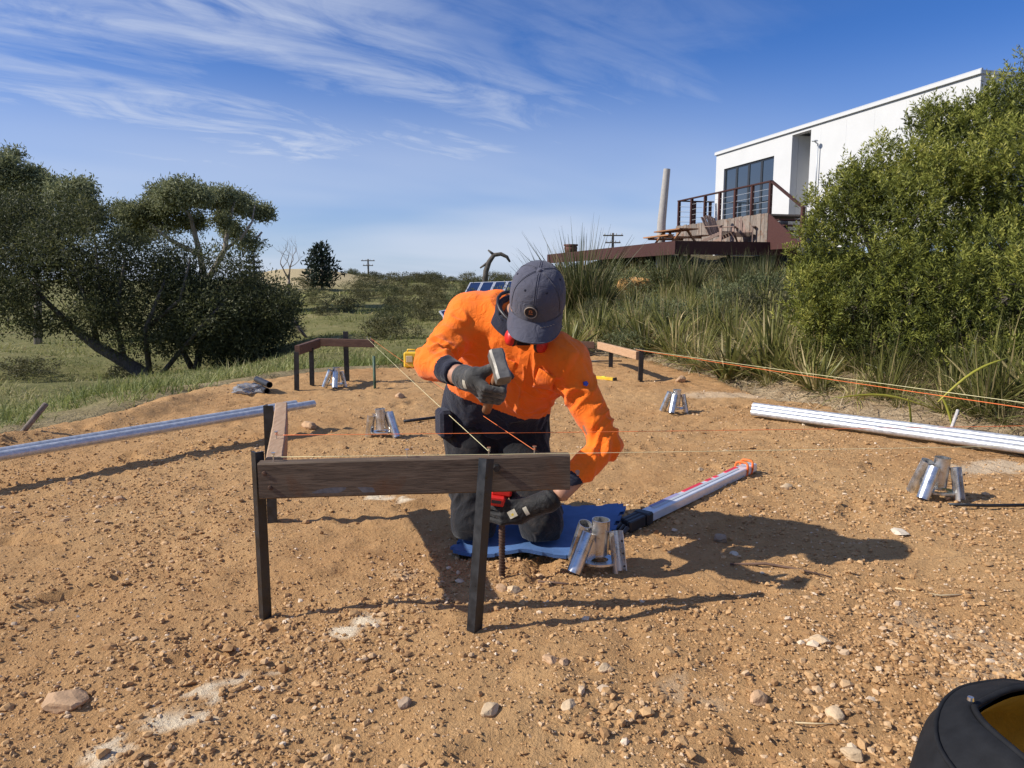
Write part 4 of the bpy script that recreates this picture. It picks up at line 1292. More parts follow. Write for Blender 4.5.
# weathered pole
mb = MB(); p = at(661, 228, 26.0); q = at(667, 169, 26.0)
mb.tube([(p.x, p.y, 1.4), p.lerp(q, 0.1), p.lerp(q, 0.5), q], [0.155, 0.145, 0.13, 0.115], 14)
tag(mb.build('weathered_pole', M['grey_wood'], None, 60), 'tall pale grey weathered log post standing behind the picnic table', 'pole')
# pot on the far end of the deck
mb = MB(); p = lp(11.5, 0.6, 0)
mb.lathe([(0.0, 0.0), (0.20, 0.0), (0.28, 0.12), (0.31, 0.28), (0.28, 0.36), (0.33, 0.38), (0.33, 0.45), (0.27, 0.45), (0.25, 0.35), (0.0, 0.35)], (p.x, p.y, LZ - 0.02), n=20)
tag(mb.build('clay_pot', M['terracotta'], None, 50), 'round red brown clay pot at the far left end of the deck', 'pot')

# ------------------------------------------------------------------ power poles
def power_pole(u, vtop, Y, label, s=1.0):
    top = at(u, vtop, Y); zb = gz(top.x, top.y) - 0.2
    t = thing('power_pole', label, 'power pole', (top.x, top.y, zb), 'distant power poles')
    mb = MB(); mb.tube([(top.x, top.y, zb), top], [0.16 * s, 0.11 * s], 8); mb.build('pole', M['bark'], t, True)
    for k, L in ((0.25, 2.0), (0.95, 1.5)):
        mb = MB(); mb.box((top.x, top.y - 0.14 * s, top.z - k * s), (L * s, 0.10 * s, 0.12 * s)); mb.build('crossarm', M['bark'], t)
        for e in (-0.85, -0.3, 0.3, 0.85):
            mb = MB(); mb.lathe([(0, 0), (0.05 * s, 0.0), (0.06 * s, 0.10 * s), (0.03 * s, 0.2 * s), (0, 0.2 * s)], (top.x + e * L / 2 * s, top.y - 0.14 * s, top.z - (k - 0.06) * s), n=8)
            mb.build('insulator', M['grey_trim'], t)
power_pole(368, 259, 110, 'distant power pole above the scrubby hill right of the pine', 1.0)
power_pole(613, 233, 75, 'distant power pole showing just above the red deck', 1.0)

# ------------------------------------------------------------------ solar panels
def solar(label, corner, ex, ey, nx, ny, pw, ph):
    ex, ey = Vector(ex).normalized(), Vector(ey).normalized(); nz = ex.cross(ey)
    corner = Vector(corner)
    t = thing('solar_array', label, 'solar panels', (corner.x, corner.y, gz(corner.x, corner.y)))
    for i in range(nx):
        for j in range(ny):
            c = corner + ex * (pw * (i + 0.5)) + ey * (ph * (j + 0.5))
            Mx = Matrix((ex, ey, nz)).transposed()
            mb = MB(); mb.box(c, (pw - 0.012, ph - 0.012, 0.04), Mx); p = mb.build('panel', M['solar_frame'], t)
            mb = MB(); mb.box(c + nz * 0.022, (pw - 0.09, ph - 0.09, 0.006), Mx); mb.build('cell_sheet', M['solar_cell'], p)
    for i in (0.3, nx - 0.3):
        for j in (0.15, ny - 0.15):
            c = corner + ex * (pw * i) + ey * (ph * j)
            mb = MB(); mb.tube([(c.x, c.y, gz(c.x, c.y) - 0.1), c - nz * 0.03], 0.03, 6); mb.build('leg', M['galv'], t)
c = at(463, 296, 24.0)
solar('row of blue solar panels with white frames behind the kneeling person', c, (0.99, 0.12, 0.03), (0.22, 0.85, 0.50), 7, 1, 0.42, 0.85)
c = at(446, 308, 22.0); c.z = gz(c.x, c.y) + 0.22
solar('single small solar panel tilted low at the left of the panel row', c, (0.8, 0.55, 0.15), (-0.45, 0.6, 0.5), 1, 1, 0.45, 0.5)

# ================================================================== PERSON
def surface_net(f, lo, hi, s):
    """naive surface nets on a signed distance function"""
    lo, hi = np.array(lo, float), np.array(hi, float)
    n = np.ceil((hi - lo) / s).astype(int) + 1
    ax = [lo[i] + s * np.arange(n[i]) for i in range(3)]
    Gx, Gy, Gz = np.meshgrid(*ax, indexing='ij')
    Dv = f(np.stack([Gx.ravel(), Gy.ravel(), Gz.ravel()], -1)).reshape(n)
    ins = Dv < 0
    acc = np.zeros((*(n - 1), 3)); cnt = np.zeros(n - 1)
    quads = []
    edges = []
    for a in range(3):
        sl0 = [slice(None)] * 3; sl1 = [slice(None)] * 3
        sl0[a] = slice(0, -1); sl1[a] = slice(1, None)
        m = ins[tuple(sl0)] != ins[tuple(sl1)]
        I = np.argwhere(m)
        d0 = Dv[tuple(I.T)]; J = I.copy(); J[:, a] += 1; d1 = Dv[tuple(J.T)]
        t = d0 / (d0 - d1)
        pos = I.astype(float); pos[:, a] += t
        b, c = [(1, 2), (2, 0), (0, 1)][a]
        for db in (0, 1):
            for dc in (0, 1):
                K = I.copy(); K[:, b] -= db; K[:, c] -= dc
                ok = (K[:, b] >= 0) & (K[:, c] >= 0) & (K[:, b] < n[b] - 1) & (K[:, c] < n[c] - 1)
                np.add.at(acc, tuple(K[ok].T), pos[ok]); np.add.at(cnt, tuple(K[ok].T), 1)
        edges.append((I, b, c, d0 < 0))
    has = cnt > 0
    idx = np.full(has.shape, -1); idx[has] = np.arange(has.sum())
    V = lo + s * acc[has] / cnt[has][:, None]
    for (I, b, c, neg) in edges:
        ok = (I[:, b] > 0) & (I[:, c] > 0) & (I[:, b] < n[b] - 1) & (I[:, c] < n[c] - 1)
        I, ng = I[ok], neg[ok]
        def cell(db, dc):
            K = I.copy(); K[:, b] -= db; K[:, c] -= dc
            return idx[tuple(K.T)]
        q = np.stack([cell(1, 1), cell(0, 1), cell(0, 0), cell(1, 0)], -1)
        q[~ng] = q[~ng][:, ::-1]
        quads.append(q)
    return V, np.concatenate(quads)
A3 = lambda p: np.array(p, float)
def rcone(P, a, b, ra, rb):
    a, b = A3(a), A3(b); ab = b - a
    t = np.clip(((P - a) @ ab) / (ab @ ab), 0, 1)
    return np.linalg.norm(P - a - t[:, None] * ab, axis=1) - (ra + (rb - ra) * t)
def ellip(P, c, rad, Rm=None):
    q = P - A3(c)
    if Rm is not None: q = q @ A3(Rm).T
    rad = A3(rad)
    k0 = np.linalg.norm(q / rad, axis=1); k1 = np.linalg.norm(q / (rad * rad), axis=1)
    return k0 * (k0 - 1) / np.maximum(k1, 1e-9)
def smin(a, b, k):
    h = np.clip(0.5 + 0.5 * (b - a) / k, 0, 1)
    return b + (a - b) * h - k * h * (1 - h)
def sun_(ds, k):
    r = ds[0]
    for d in ds[1:]: r = smin(r, d, k)
    return r
def grad(f, V, e=0.002):
    G = np.stack([f(V + np.eye(3)[i] * e) - f(V - np.eye(3)[i] * e) for i in range(3)], -1)
    return unit_(G)
def unit_(a): return a / np.maximum(np.linalg.norm(a, axis=-1, keepdims=True), 1e-9)

# joints
HIP_R, HIP_L = (-0.165, 2.90, 0.43), (0.025, 2.90, 0.43)
KN_R, KN_L = (-0.145, 2.715, 0.085), (0.110, 2.700, 0.085)
AN_R, AN_L = (-0.170, 3.10, 0.075), (0.105, 3.10, 0.075)
SH_R, SH_L = (-0.150, 2.655, 0.865), (0.185, 2.535, 0.725)
EL_R, WR_R = (-0.262, 2.455, 0.725), (-0.143, 2.268, 0.698)
EL_L, WR_L = (0.318, 2.490, 0.440), (0.165, 2.372, 0.305)
HEAD_C = A3((0.083, 2.440, 0.930))
pitch, yaw, roll = R(41), R(-6), R(7)
hf = Vector((0, -math.cos(pitch), -math.sin(pitch))); hu = Vector((0, -math.sin(pitch), math.cos(pitch)))
Rz = Matrix.Rotation(yaw, 3, 'Z'); Rr = Matrix.Rotation(roll, 3, Vector((0, 1, 0)))
hf = (Rr @ (Rz @ hf)).normalized(); hu = (Rr @ (Rz @ hu)).normalized(); hs = hu.cross(hf).normalized()   # hs: towards +x
HM = np.array([hs, hf, hu])              # rows: local axes
def hp(x, y, z): return A3(HEAD_C) + x * np.array(hs) + y * np.array(hf) + z * np.array(hu)
NECK = (0.030, 2.575, 0.872)

def torso_sd(P, o=0.0):
    return sun_([rcone(P, (-0.150, 2.90, 0.45), (0.010, 2.90, 0.45), 0.128 + o, 0.128 + o),
                 rcone(P, (-0.140, 2.855, 0.56), (0.020, 2.835, 0.54), 0.122 + o, 0.120 + o),
                 rcone(P, (-0.120, 2.775, 0.67), (0.055, 2.725, 0.62), 0.122 + o, 0.118 + o),
                 rcone(P, (-0.095, 2.70, 0.775), (0.105, 2.635, 0.70), 0.118 + o, 0.112 + o),
                 rcone(P, SH_R, SH_L, 0.080 + o, 0.076 + o), rcone(P, (-0.10, 2.705, 0.865), (0.0, 2.64, 0.872), 0.080 + o, 0.080 + o),
                 rcone(P, (-0.03, 2.66, 0.83), NECK, 0.09 + o, 0.066 + o)], 0.07)
def arms_sd(P, o=0.0, cut=True):
    ar = smin(rcone(P, SH_R, EL_R, 0.071 + o, 0.054 + o), rcone(P, EL_R, WR_R, 0.053 + o, 0.037 + o), 0.03)
    al = smin(rcone(P, SH_L, EL_L, 0.070 + o, 0.054 + o), rcone(P, EL_L, WR_L, 0.054 + o, 0.037 + o), 0.03)
    if cut:
        for which, (e, w) in enumerate(((EL_R, WR_R), (EL_L, WR_L))):
            d = unit_(A3(w) - A3(e)); c = A3(w) - d * (0.062 if which == 0 else -0.012)
            pl = (P - c) @ d
            if which == 0: ar = np.maximum(ar, pl)
            else: al = np.maximum(al, pl)
    return ar, al
def shirt_sd(P):
    ar, al = arms_sd(P)
    t = torso_sd(P)
    t = np.maximum(t, (P[:, 2] - 0.015 * np.sin(P[:, 0] * 30)) * -1 + 0.405)          # hem
    # neck hole
    nd = unit_(A3((0.30, -0.50, 0.80)))
    t = np.maximum(t, (P - A3(NECK)) @ nd - 0.010)
    return smin(smin(t, ar, 0.055), al, 0.055)
def folds(V, Nn, amp, fr, seed, limbs=(), ends=()):
    w = 0.35 * fbm(V[:, 0] * fr * 0.5, V[:, 1] * fr * 0.5, V[:, 2] * fr * 0.5, oct=2, seed=seed)
    a = fbm(V[:, 0] * fr + w, V[:, 1] * fr * 0.8, V[:, 2] * fr * 0.6 + 2 * w, oct=3, seed=seed + 1)
    ridged = 1 - np.abs(a) * 2
    cr = fbm(V[:, 0] * fr * 1.1 + 3 * w, V[:, 1] * fr * 1.1 - 2 * w, V[:, 2] * fr * 0.8 + 3.1, oct=2, seed=seed + 7)
    crease = np.exp(-(cr / 0.10) ** 2) * sstep(-0.15, 0.45, fbm(V[:, 0] * 6, V[:, 1] * 6, V[:, 2] * 6, oct=1, seed=seed + 9))
    disp = amp * (ridged - 0.3) * (0.45 + 0.55 * sstep(-0.4, 0.4, fbm(V[:, 0] * 5, V[:, 1] * 5, V[:, 2] * 5, oct=1, seed=seed + 3)))
    disp = disp + amp * 1.1 * crease
    for (p, q, c, width, n, am, ph, skew) in limbs:
        p, q = A3(p), A3(q); ab = q - p; L = np.linalg.norm(ab); d = ab / L
        rel = V - p; t = (rel @ d) / L
        perp = rel - (rel @ d)[:, None] * d; rr_ = np.linalg.norm(perp, axis=1)
        side = unit_(np.cross(d, np.array([0.2, 0.9, 0.3])))
        sk = (perp @ side) * skew
        near = np.exp(-((t - c) / width) ** 2) * sstep(0.12, 0.085, rr_)
        s = np.sin(6.283 * (n * t + sk) + ph + 9.0 * w)
        pt_ = sstep(-0.35, 0.35, fbm(V[:, 0] * 13, V[:, 1] * 13, V[:, 2] * 13, oct=2, seed=seed + 5))
        disp = disp + am * near * pt_ * (0.5 - np.abs(s) ** 0.9)
    if ends:
        for e_ in ends: disp = disp * sstep(0.035, 0.085, np.linalg.norm(V - A3(e_), axis=1))
    return V + Nn * disp[:, None]

# ---- materials for the figure
def fabric(name, col, var=0.08, rough=0.85, dirt=None, weave=900):
    m, nt, b = new_mat(name)
    n1 = noise_node(nt, 6.0, 5, 0.6); n2 = noise_node(nt, weave, 2, 0.5)
    c = ramp(nt, n1.outputs[0], [(0.3, tuple(x * (1 - var) for x in col)), (0.7, tuple(min(1, x * (1 + var)) for x in col))])
    if dirt:
        n3 = noise_node(nt, 14.0, 6, 0.7, 0.5)
        c = mixc(nt, mapr(nt, n3.outputs[0], 0.50, 0.74, 0, dirt[1]), c, dirt[0])
    nt.links.new(c, b.inputs['Base Color'])
    b.inputs['Roughness'].default_value = rough; b.inputs['Specular IOR Level'].default_value = 0.2
    b.inputs['Sheen Weight'].default_value = 0.15
    bp = bump(nt, b, n2.outputs[0], 0.25, 0.001)
    nb = noise_node(nt, 20.0, 5, 0.6, 1.4); bump(nt, b, nb.outputs[0], 0.55, 0.014, bp)
    return m
M['hivis'] = fabric('hi_vis_orange', (1.0, 0.185, 0.012), 0.06, dirt=((0.70, 0.22, 0.06), 0.22))
M['navy'] = fabric('navy_cloth', (0.016, 0.018, 0.032), 0.2, dirt=((0.10, 0.075, 0.055), 0.15))
M['trouser'] = fabric('charcoal_cloth', (0.0115, 0.012, 0.0145), 0.2, dirt=((0.09, 0.065, 0.045), 0.35))
M['cap_cloth'] = fabric('faded_navy_cap', (0.074, 0.074, 0.098), 0.18, dirt=((0.13, 0.12, 0.13), 0.25))
M['skin'] = simple('skin', (0.42, 0.22, 0.14), 0.55, 0, 0.12, 30, 0.2, 200, 0.001)
M['glove_grey'] = fabric('grey_glove', (0.060, 0.058, 0.054), 0.3, 0.7, dirt=((0.30, 0.26, 0.21), 0.75))
M['glove_black'] = fabric('black_glove', (0.016, 0.016, 0.017), 0.3, 0.6, dirt=((0.12, 0.10, 0.08), 0.3))
M['hair'] = simple('short_hair', (0.06, 0.045, 0.035), 0.7, 0, 0.3, 90, 0.4, 300, 0.002)
M['boot'] = simple('boot_leather', (0.09, 0.055, 0.03), 0.7, 0, 0.3, 20, 0.3, 60, 0.003)

PB = Vector((-0.03, 2.80, 0.0))
person = thing('person', 'person in orange hi-vis shirt and dark cap kneeling and hammering a rod', 'person', PB)
VOX = 0.0056
# shirt
V, Q = surface_net(shirt_sd, (-0.36, 2.28, 0.33), (0.42, 3.06, 1.00), VOX)
Nn = grad(shirt_sd, V)
V = folds(V, Nn, 0.0085, 8.5, 801, ((SH_R, EL_R, 0.9, 0.4, 2.8, 0.014, 0.3, 4), (EL_R, WR_R, 0.15, 0.4, 2.8, 0.012, 1.0, -4), (SH_L, EL_L, 0.72, 0.42, 3.4, 0.016, 0.0, 5), (EL_L, WR_L, 0.25, 0.5, 3.0, 0.014, 1.2, -5),
                                  (HIP_R, (-0.10, 2.72, 0.78), 0.35, 0.4, 2.2, 0.010, 0.5, 2)), (WR_R, WR_L))
# navy: the cuffs and the lower front below a slanting seam
fc = V[Q].mean(1)
seam = 0.585 - 0.32 * (fc[:, 0] + 0.24) + 0.20 * (fc[:, 1] - 2.72)
mi = (fc[:, 2] < seam - 0.0).astype(int)
armL = np.minimum(rcone(fc, SH_L, EL_L, 0.085, 0.085), rcone(fc, EL_L, WR_L, 0.08, 0.08)) < 0
mi[armL & (fc[:, 0] > 0.155)] = 0
armR = np.minimum(rcone(fc, SH_R, EL_R, 0.085, 0.085), rcone(fc, EL_R, WR_R, 0.075, 0.075)) < 0
mi[armR & (fc[:, 1] < 2.62)] = 0
for e, w, Lc, ct in ((EL_R, WR_R, 0.060, 0.062), (EL_L, WR_L, 0.080, -0.012)):
    d = unit_(A3(w) - A3(e)); s = (fc - (A3(w) - d * ct)) @ d
    nearw = np.linalg.norm(fc - A3(w), axis=1) < 0.16
    mi[nearw & (s > -Lc)] = 1
nk = np.linalg.norm(fc - (A3(NECK) + A3((0.02, -0.035, -0.015))), axis=1)
mi[nk < 0.088] = 1  # navy round the neck: undershirt plus brim shade put into the colour
np_mesh('shirt', V, quads=Q, mats=[M['hivis'], M['navy']], parent=person, midx=mi)
# seam lines of the shirt: thin raised strips following the surface
def on_surface(f, p, it=6):
    p = np.atleast_2d(A3(p))
    for _ in range(it): p = p - f(p)[:, None] * grad(f, p)
    return p
def strip(name, f, pts, w, mat, off=0.0035, n=20):
    pts = [A3(p) for p in pts]; seg = []
    for i in range(n + 1):
        t = i / n * (len(pts) - 1); k = min(int(t), len(pts) - 2)
        seg.append(pts[k] + (pts[k + 1] - pts[k]) * (t - k))
    rows = []
    seg = on_surface(f, np.array(seg)); G = grad(f, seg)
    for i, p in enumerate(seg):
        nrm = G[i]; d = unit_((seg[min(i + 1, n)] - seg[max(i - 1, 0)])[None])[0]
        s = np.cross(nrm, d); b_ = p + nrm * off
        rows.append([Vector(b_ - s * w / 2 - nrm * 0.006), Vector(b_ - s * w / 2), Vector(b_ + s * w / 2), Vector(b_ + s * w / 2 - nrm * 0.006)])
    mb = MB(); mb.grid(rows); return mb.build(name, mat, person, 40)
strip('placket', shirt_sd, [(0.045, 2.49, 0.76), (0.04, 2.55, 0.68), (0.025, 2.60, 0.60)], 0.032, M['hivis'], 0.004)
# collar: navy inside, folded band round the neck
nd = unit_(A3((0.30, -0.50, 0.80))); xs = unit_(np.cross(nd, [0, 0, 1.0])); ys = np.cross(xs, nd)
def collar_ring(rad, h, open_=0.5, tilt=0.0):
    out = []
    for a in np.linspace(open_, 6.283 - open_, 40):
        # the opening of the collar points to the front (towards the camera, downwards)
        fdir = -ys; sdir = xs
        out.append(Vector(A3(NECK) + (fdir * math.cos(a) * 1.12 + sdir * math.sin(a)) * rad + nd * (h + tilt * math.cos(a))))
    return out
mb = MB(); mb.grid([collar_ring(0.078, -0.040, 0.10), collar_ring(0.074, 0.010, 0.16), collar_ring(0.076, 0.026, 0.3), collar_ring(0.082, 0.030, 0.3), collar_ring(0.094, 0.008, 0.25), collar_ring(0.108, -0.026, 0.16)])
mb.grid([collar_ring(0.072, -0.030, 0.35), collar_ring(0.069, 0.010, 0.4), collar_ring(0.0755, 0.0265, 0.3)], flip=True)
mb.build('collar', M['navy'], person, True)
# turned-back navy lapel on the open side of the shirt
def quad_cloth(name, corners, mat, off=0.008, n=8, sag=0.004):
    a, b_, c, d = [A3(p) for p in corners]
    uu, vv = [g_.ravel() for g_ in np.meshgrid(np.linspace(0, 1, n + 1), np.linspace(0, 1, n + 1), indexing='ij')]
    uu, vv = uu[:, None], vv[:, None]
    p = (a * (1 - uu) + b_ * uu) * (1 - vv) + (d * (1 - uu) + c * uu) * vv
    p = on_surface(shirt_sd, p, 4); p = p + grad(shirt_sd, p) * (off + sag * np.sin(3.14 * uu) * np.sin(3.14 * vv))
    rows = [[Vector(q_) for q_ in p[i * (n + 1):(i + 1) * (n + 1)]] for i in range(n + 1)]
    mb = MB(); mb.grid(rows); o = mb.build(name, mat, person, True)
    o.modifiers.new('t', 'SOLIDIFY').thickness = 0.004; return o
quad_cloth('lapel', [(-0.055, 2.555, 0.895), (-0.035, 2.50, 0.900), (0.010, 2.475, 0.815), (-0.005, 2.50, 0.79)], M['navy'], 0.010)
quad_cloth('chest_pocket', [(-0.060, 2.53, 0.74), (0.010, 2.51, 0.715), (0.005, 2.56, 0.635), (-0.07, 2.60, 0.66)], M['hivis'], 0.005, sag=0.006)
quad_cloth('chest_pocket', [(0.085, 2.475, 0.70), (0.145, 2.46, 0.675), (0.125, 2.52, 0.60), (0.065, 2.53, 0.62)], M['hivis'], 0.005, sag=0.006)
M['badge_blue'] = simple('badge_blue', (0.03, 0.08, 0.45), 0.6)
p_ = on_surface(shirt_sd, (0.262, 2.42, 0.66))[0]; n_b = grad(shirt_sd, p_[None])[0]
mb = MB(); mb.lathe([(0, 0.004), (0.009, 0.004), (0.009, -0.004)], Vector(p_ + n_b * 0.004), Vector(n_b), 5); mb.build('sleeve_badge', M['badge_blue'], person)

# trousers
def trouser_sd(P):
    lr = smin(rcone(P, HIP_R, KN_R, 0.108, 0.082), rcone(P, KN_R, AN_R, 0.078, 0.060), 0.03)
    ll = smin(rcone(P, HIP_L, KN_L, 0.108, 0.082), rcone(P, KN_L, AN_L, 0.078, 0.060), 0.03)
    t = sun_([rcone(P, (-0.150, 2.905, 0.44), (0.010, 2.905, 0.44), 0.118, 0.118), rcone(P, (-0.14, 2.89, 0.50), (0.01, 2.88, 0.49), 0.108, 0.108)], 0.05)
    legs = np.minimum(lr, ll)
    legs = smin(legs, t, 0.05)
    zf = 0.040
    return np.maximum(legs, zf - P[:, 2])
V, Q = surface_net(trouser_sd, (-0.32, 2.56, 0.02), (0.26, 3.22, 0.66), VOX)
Nn = grad(trouser_sd, V)
V = folds(V, Nn, 0.0055, 8.0, 811, ((HIP_R, KN_R, 0.80, 0.3, 2.5, 0.009, 0.2, 4), (HIP_L, KN_L, 0.8, 0.35, 2.5, 0.009, 0.9, -4), (HIP_R, KN_R, 0.15, 0.3, 2.2, 0.009, 0.2, 4), (KN_R, AN_R, 0.2, 0.3, 3, 0.006, 0, 3)))
V[:, 2] = np.maximum(V[:, 2], 0.036)
np_mesh('trousers', V, quads=Q, mats=M['trouser'], parent=person)
# waist pouch on the hip
mb = MB(); mb.box((-0.262, 2.80, 0.455), (0.05, 0.10, 0.11), Matrix.Rotation(R(20), 3, 'Z'), bev=0.012); mb.build('belt_pouch', M['navy'], person)
# boots, toes on the ground behind
for an, nm in ((AN_R, 'R'), (AN_L, 'L')):
    def boot_sd(P, an=an):
        a = A3(an)
        up_ = a + A3((0, 0.075, 0.085)); toe = a + A3((0.0, 0.085, -0.045))
        d = sun_([rcone(P, a - A3((0, 0.06, 0)), a + A3((0, 0.02, 0.01)), 0.058, 0.056), rcone(P, a + A3((0, 0.03, 0.02)), toe, 0.046, 0.040), rcone(P, a + A3((0, 0.03, 0.03)), up_, 0.045, 0.040)], 0.03)
        return np.maximum(d, 0.004 - P[:, 2])
    a = A3(an)
    V, Q = surface_net(boot_sd, a - 0.16, a + A3((0.16, 0.24, 0.24)), 0.007)
    np_mesh('boot', V, quads=Q, mats=M['boot'], parent=person)

# body: one continuous skin under the clothes, with the head
def head_sd(P):
    q = (P - HEAD_C) @ HM.T
    sk = ellip(q, (0, -0.008, 0.022), (0.076, 0.096, 0.096))
    jaw = ellip(q, (0, 0.028, -0.062), (0.054, 0.058, 0.058))
    chin = ellip(q, (0, 0.062, -0.105), (0.026, 0.024, 0.022))
    d = sun_([sk, jaw, chin], 0.035)
    nose = rcone(q, (0, 0.090, -0.008), (0, 0.112, -0.044), 0.009, 0.014)
    d = smin(d, nose, 0.014)
    brow = rcone(q, (-0.035, 0.082, 0.012), (0.035, 0.082, 0.012), 0.012, 0.012); d = smin(d, brow, 0.015)
    lips = rcone(q, (-0.018, 0.083, -0.074), (0.018, 0.083, -0.074), 0.009, 0.009); d = smin(d, lips, 0.010)
    for s in (-1, 1):
        d = np.maximum(d, -ellip(q, (s * 0.031, 0.095, -0.006), (0.017, 0.014, 0.011)) * 0.9)
        ear = ellip(q, (s * 0.079, -0.012, -0.022), (0.011, 0.020, 0.033))
        d = smin(d, ear, 0.008)
        d = np.maximum(d, -ellip(q, (s * 0.090, -0.008, -0.020), (0.008, 0.010, 0.018)))
    return d
def body_sd(P):
    t = torso_sd(P, -0.040)
    ar, al = arms_sd(P, -0.012, False)
    ar = smin(ar, rcone(P, EL_R, WR_R, 0.040, 0.029), 0.01); al = smin(al, rcone(P, EL_L, WR_L, 0.040, 0.029), 0.01)
    legs = np.minimum(smin(rcone(P, HIP_R, KN_R, 0.085, 0.055), rcone(P, KN_R, AN_R, 0.055, 0.038), 0.03), smin(rcone(P, HIP_L, KN_L, 0.085, 0.055), rcone(P, KN_L, AN_L, 0.055, 0.038), 0.03))
    neck = rcone(P, NECK, hp(0, -0.030, -0.045), 0.062, 0.056)
    d = sun_([t, neck, head_sd(P)], 0.015)
    return sun_([d, ar, al, legs], 0.02)
V, Q = surface_net(body_sd, (-0.36, 2.25, 0.02), (0.40, 3.16, 1.08), 0.0068)
np_mesh('body', V, quads=Q, mats=M['skin'], parent=person)
for s in (-1, 1):
    mb = MB(); c = hp(s * 0.031, 0.078, -0.006)
    mb.lathe([(0.0115 * math.sin(a), -0.0115 * math.cos(a)) for a in np.linspace(0.01, 3.13, 12)], Vector(c), hf, 14)
    M.setdefault('eye', simple('eye_white', (0.75, 0.73, 0.70), 0.2, 0, 0.03)); M.setdefault('iris', simple('iris', (0.04, 0.03, 0.02), 0.2))
    e = mb.build('eye', M['eye'], person, True)
    mb = MB(); mb.lathe([(0, 0.0005), (0.0055, 0.0), (0.006, -0.002)], Vector(c) + hf * 0.0117, hf, 12); mb.build('iris', M['iris'], e)
def hair_sd(P):
    q = (P - HEAD_C) @ HM.T
    d = ellip(q, (0, -0.012, 0.020), (0.081, 0.098, 0.098))
    d = np.maximum(d, q[:, 1] - 0.010 - 0.3 * np.maximum(q[:, 2], 0)); d = np.maximum(d, -0.060 - q[:, 2] - 0.3 * q[:, 1])
    for s in (-1, 1): d = np.maximum(d, -ellip(q, (s * 0.084, -0.010, -0.022), (0.016, 0.024, 0.038)))
    return d
V, Q = surface_net(hair_sd, HEAD_C - 0.15, HEAD_C + 0.15, 0.006)
np_mesh('hair', V, quads=Q, mats=M['hair'], parent=person)

# cap
def hv(x, y, z): return Vector(hp(x, y, z))
capm = M['cap_cloth']
mb = MB(); rows = []
nA, nB = 72, 20
for j in range(nB + 1):
    f = j / nB; th = f * R(96)
    row = []
    for i in range(nA):
        a = 2 * math.pi * i / nA
        c, s = math.cos(a), math.sin(a)
        rx, ry = 0.0915, 0.1105
        prof = math.sin(th) ** 0.80
        z = 0.108 * math.cos(min(th, R(90))) ** 0.85 if th < R(90) else -(th - R(90)) * 0.25
        x_, y_ = rx * s * prof, ry * c * prof
        # seams between six panels, creases, squarish front
        gr = 0.0016 * math.exp(-((math.sin(3 * a)) / 0.10) ** 2) * min(1, f * 4)
        k = 1 - gr / 0.1
        wob = 0.0035 * float(fbm(np.array([x_ * 16]), np.array([y_ * 16]), np.array([z * 16]), oct=3, seed=821)[0])
        fr = 0.006 * max(0, c) ** 4 * math.sin(th) ** 2 * (z / 0.1 if z > 0 else 0)
        row.append(hv(x_ * k * (1 + wob * 8), y_ * k * (1 + wob * 8) + fr - 0.004, 0.020 + z * (1 + wob * 6)))
    rows.append(row)
mb.grid(rows, close_v=True, flip=True)
cap = mb.build('cap', capm, person, True)
mb = MB(); mb.lathe([(0, 0.007), (0.006, 0.006), (0.009, 0.002), (0.009, -0.003)], hv(0, -0.004, 0.127), hu, 14); mb.build('cap_button', capm, cap, True)
for i in range(6):                    # raised stitched seams
    a = 2 * math.pi * i / 6
    pts = []
    for j in range(1, nB):
        r_ = rows[j][int(round(i * nA / 6)) % nA]; pts.append(r_ + (r_ - hv(0, 0, 0.02)).normalized() * 0.0006)
    for off in (-1, 1):
        sd_ = hs if i in (0, 3) else hf
        mb = MB(); mb.tube([p + sd_ * (0.003 * off) for p in pts], 0.0011, 4); mb.build('cap_seam', capm, cap, True)
    # eyelets
    e = rows[9][int(round((i + 0.5) * nA / 6)) % nA]; nrm = (e - hv(0, 0, 0.02)).normalized()
    mb = MB(); mb.lathe([(0.0016, 0.0012), (0.0036, 0.0012), (0.0042, -0.001)], e, nrm, 12); mb.build('cap_eyelet', M['navy'], cap, True)
# brim
rows_t, rows_b = [], []
for i in range(25):
    a = R(-76 + 152 * i / 24); c, s = math.cos(a), math.sin(a)
    rt, rb_ = [], []
    for j in range(9):
        f = j / 8
        ext = 0.074 * (max(0.0, math.cos(a * 1.14))) ** 0.55
        x_ = 0.0915 * s * (1 + 0.05 * f * c); y_ = 0.108 * c + ext * f
        z_ = 0.006 - 0.10 * f * 0.20 - 0.034 * (s * s) * f - 0.012 * s * s
        rt.append(hv(x_, y_, z_ + 0.003)); rb_.append(hv(x_, y_, z_))
    rows_t.append(rt); rows_b.append(rb_)
mb = MB(); mb.grid(rows_t, flip=True); mb.grid(rows_b); mb.grid([[p[-1] for p in rows_t], [p[-1] for p in rows_b]])
mb.build('brim', capm, cap, 50)
mb = MB(); mb.tube([p[-1] for p in rows_t], 0.0022, 6); mb.build('brim_edge', capm, cap, True)
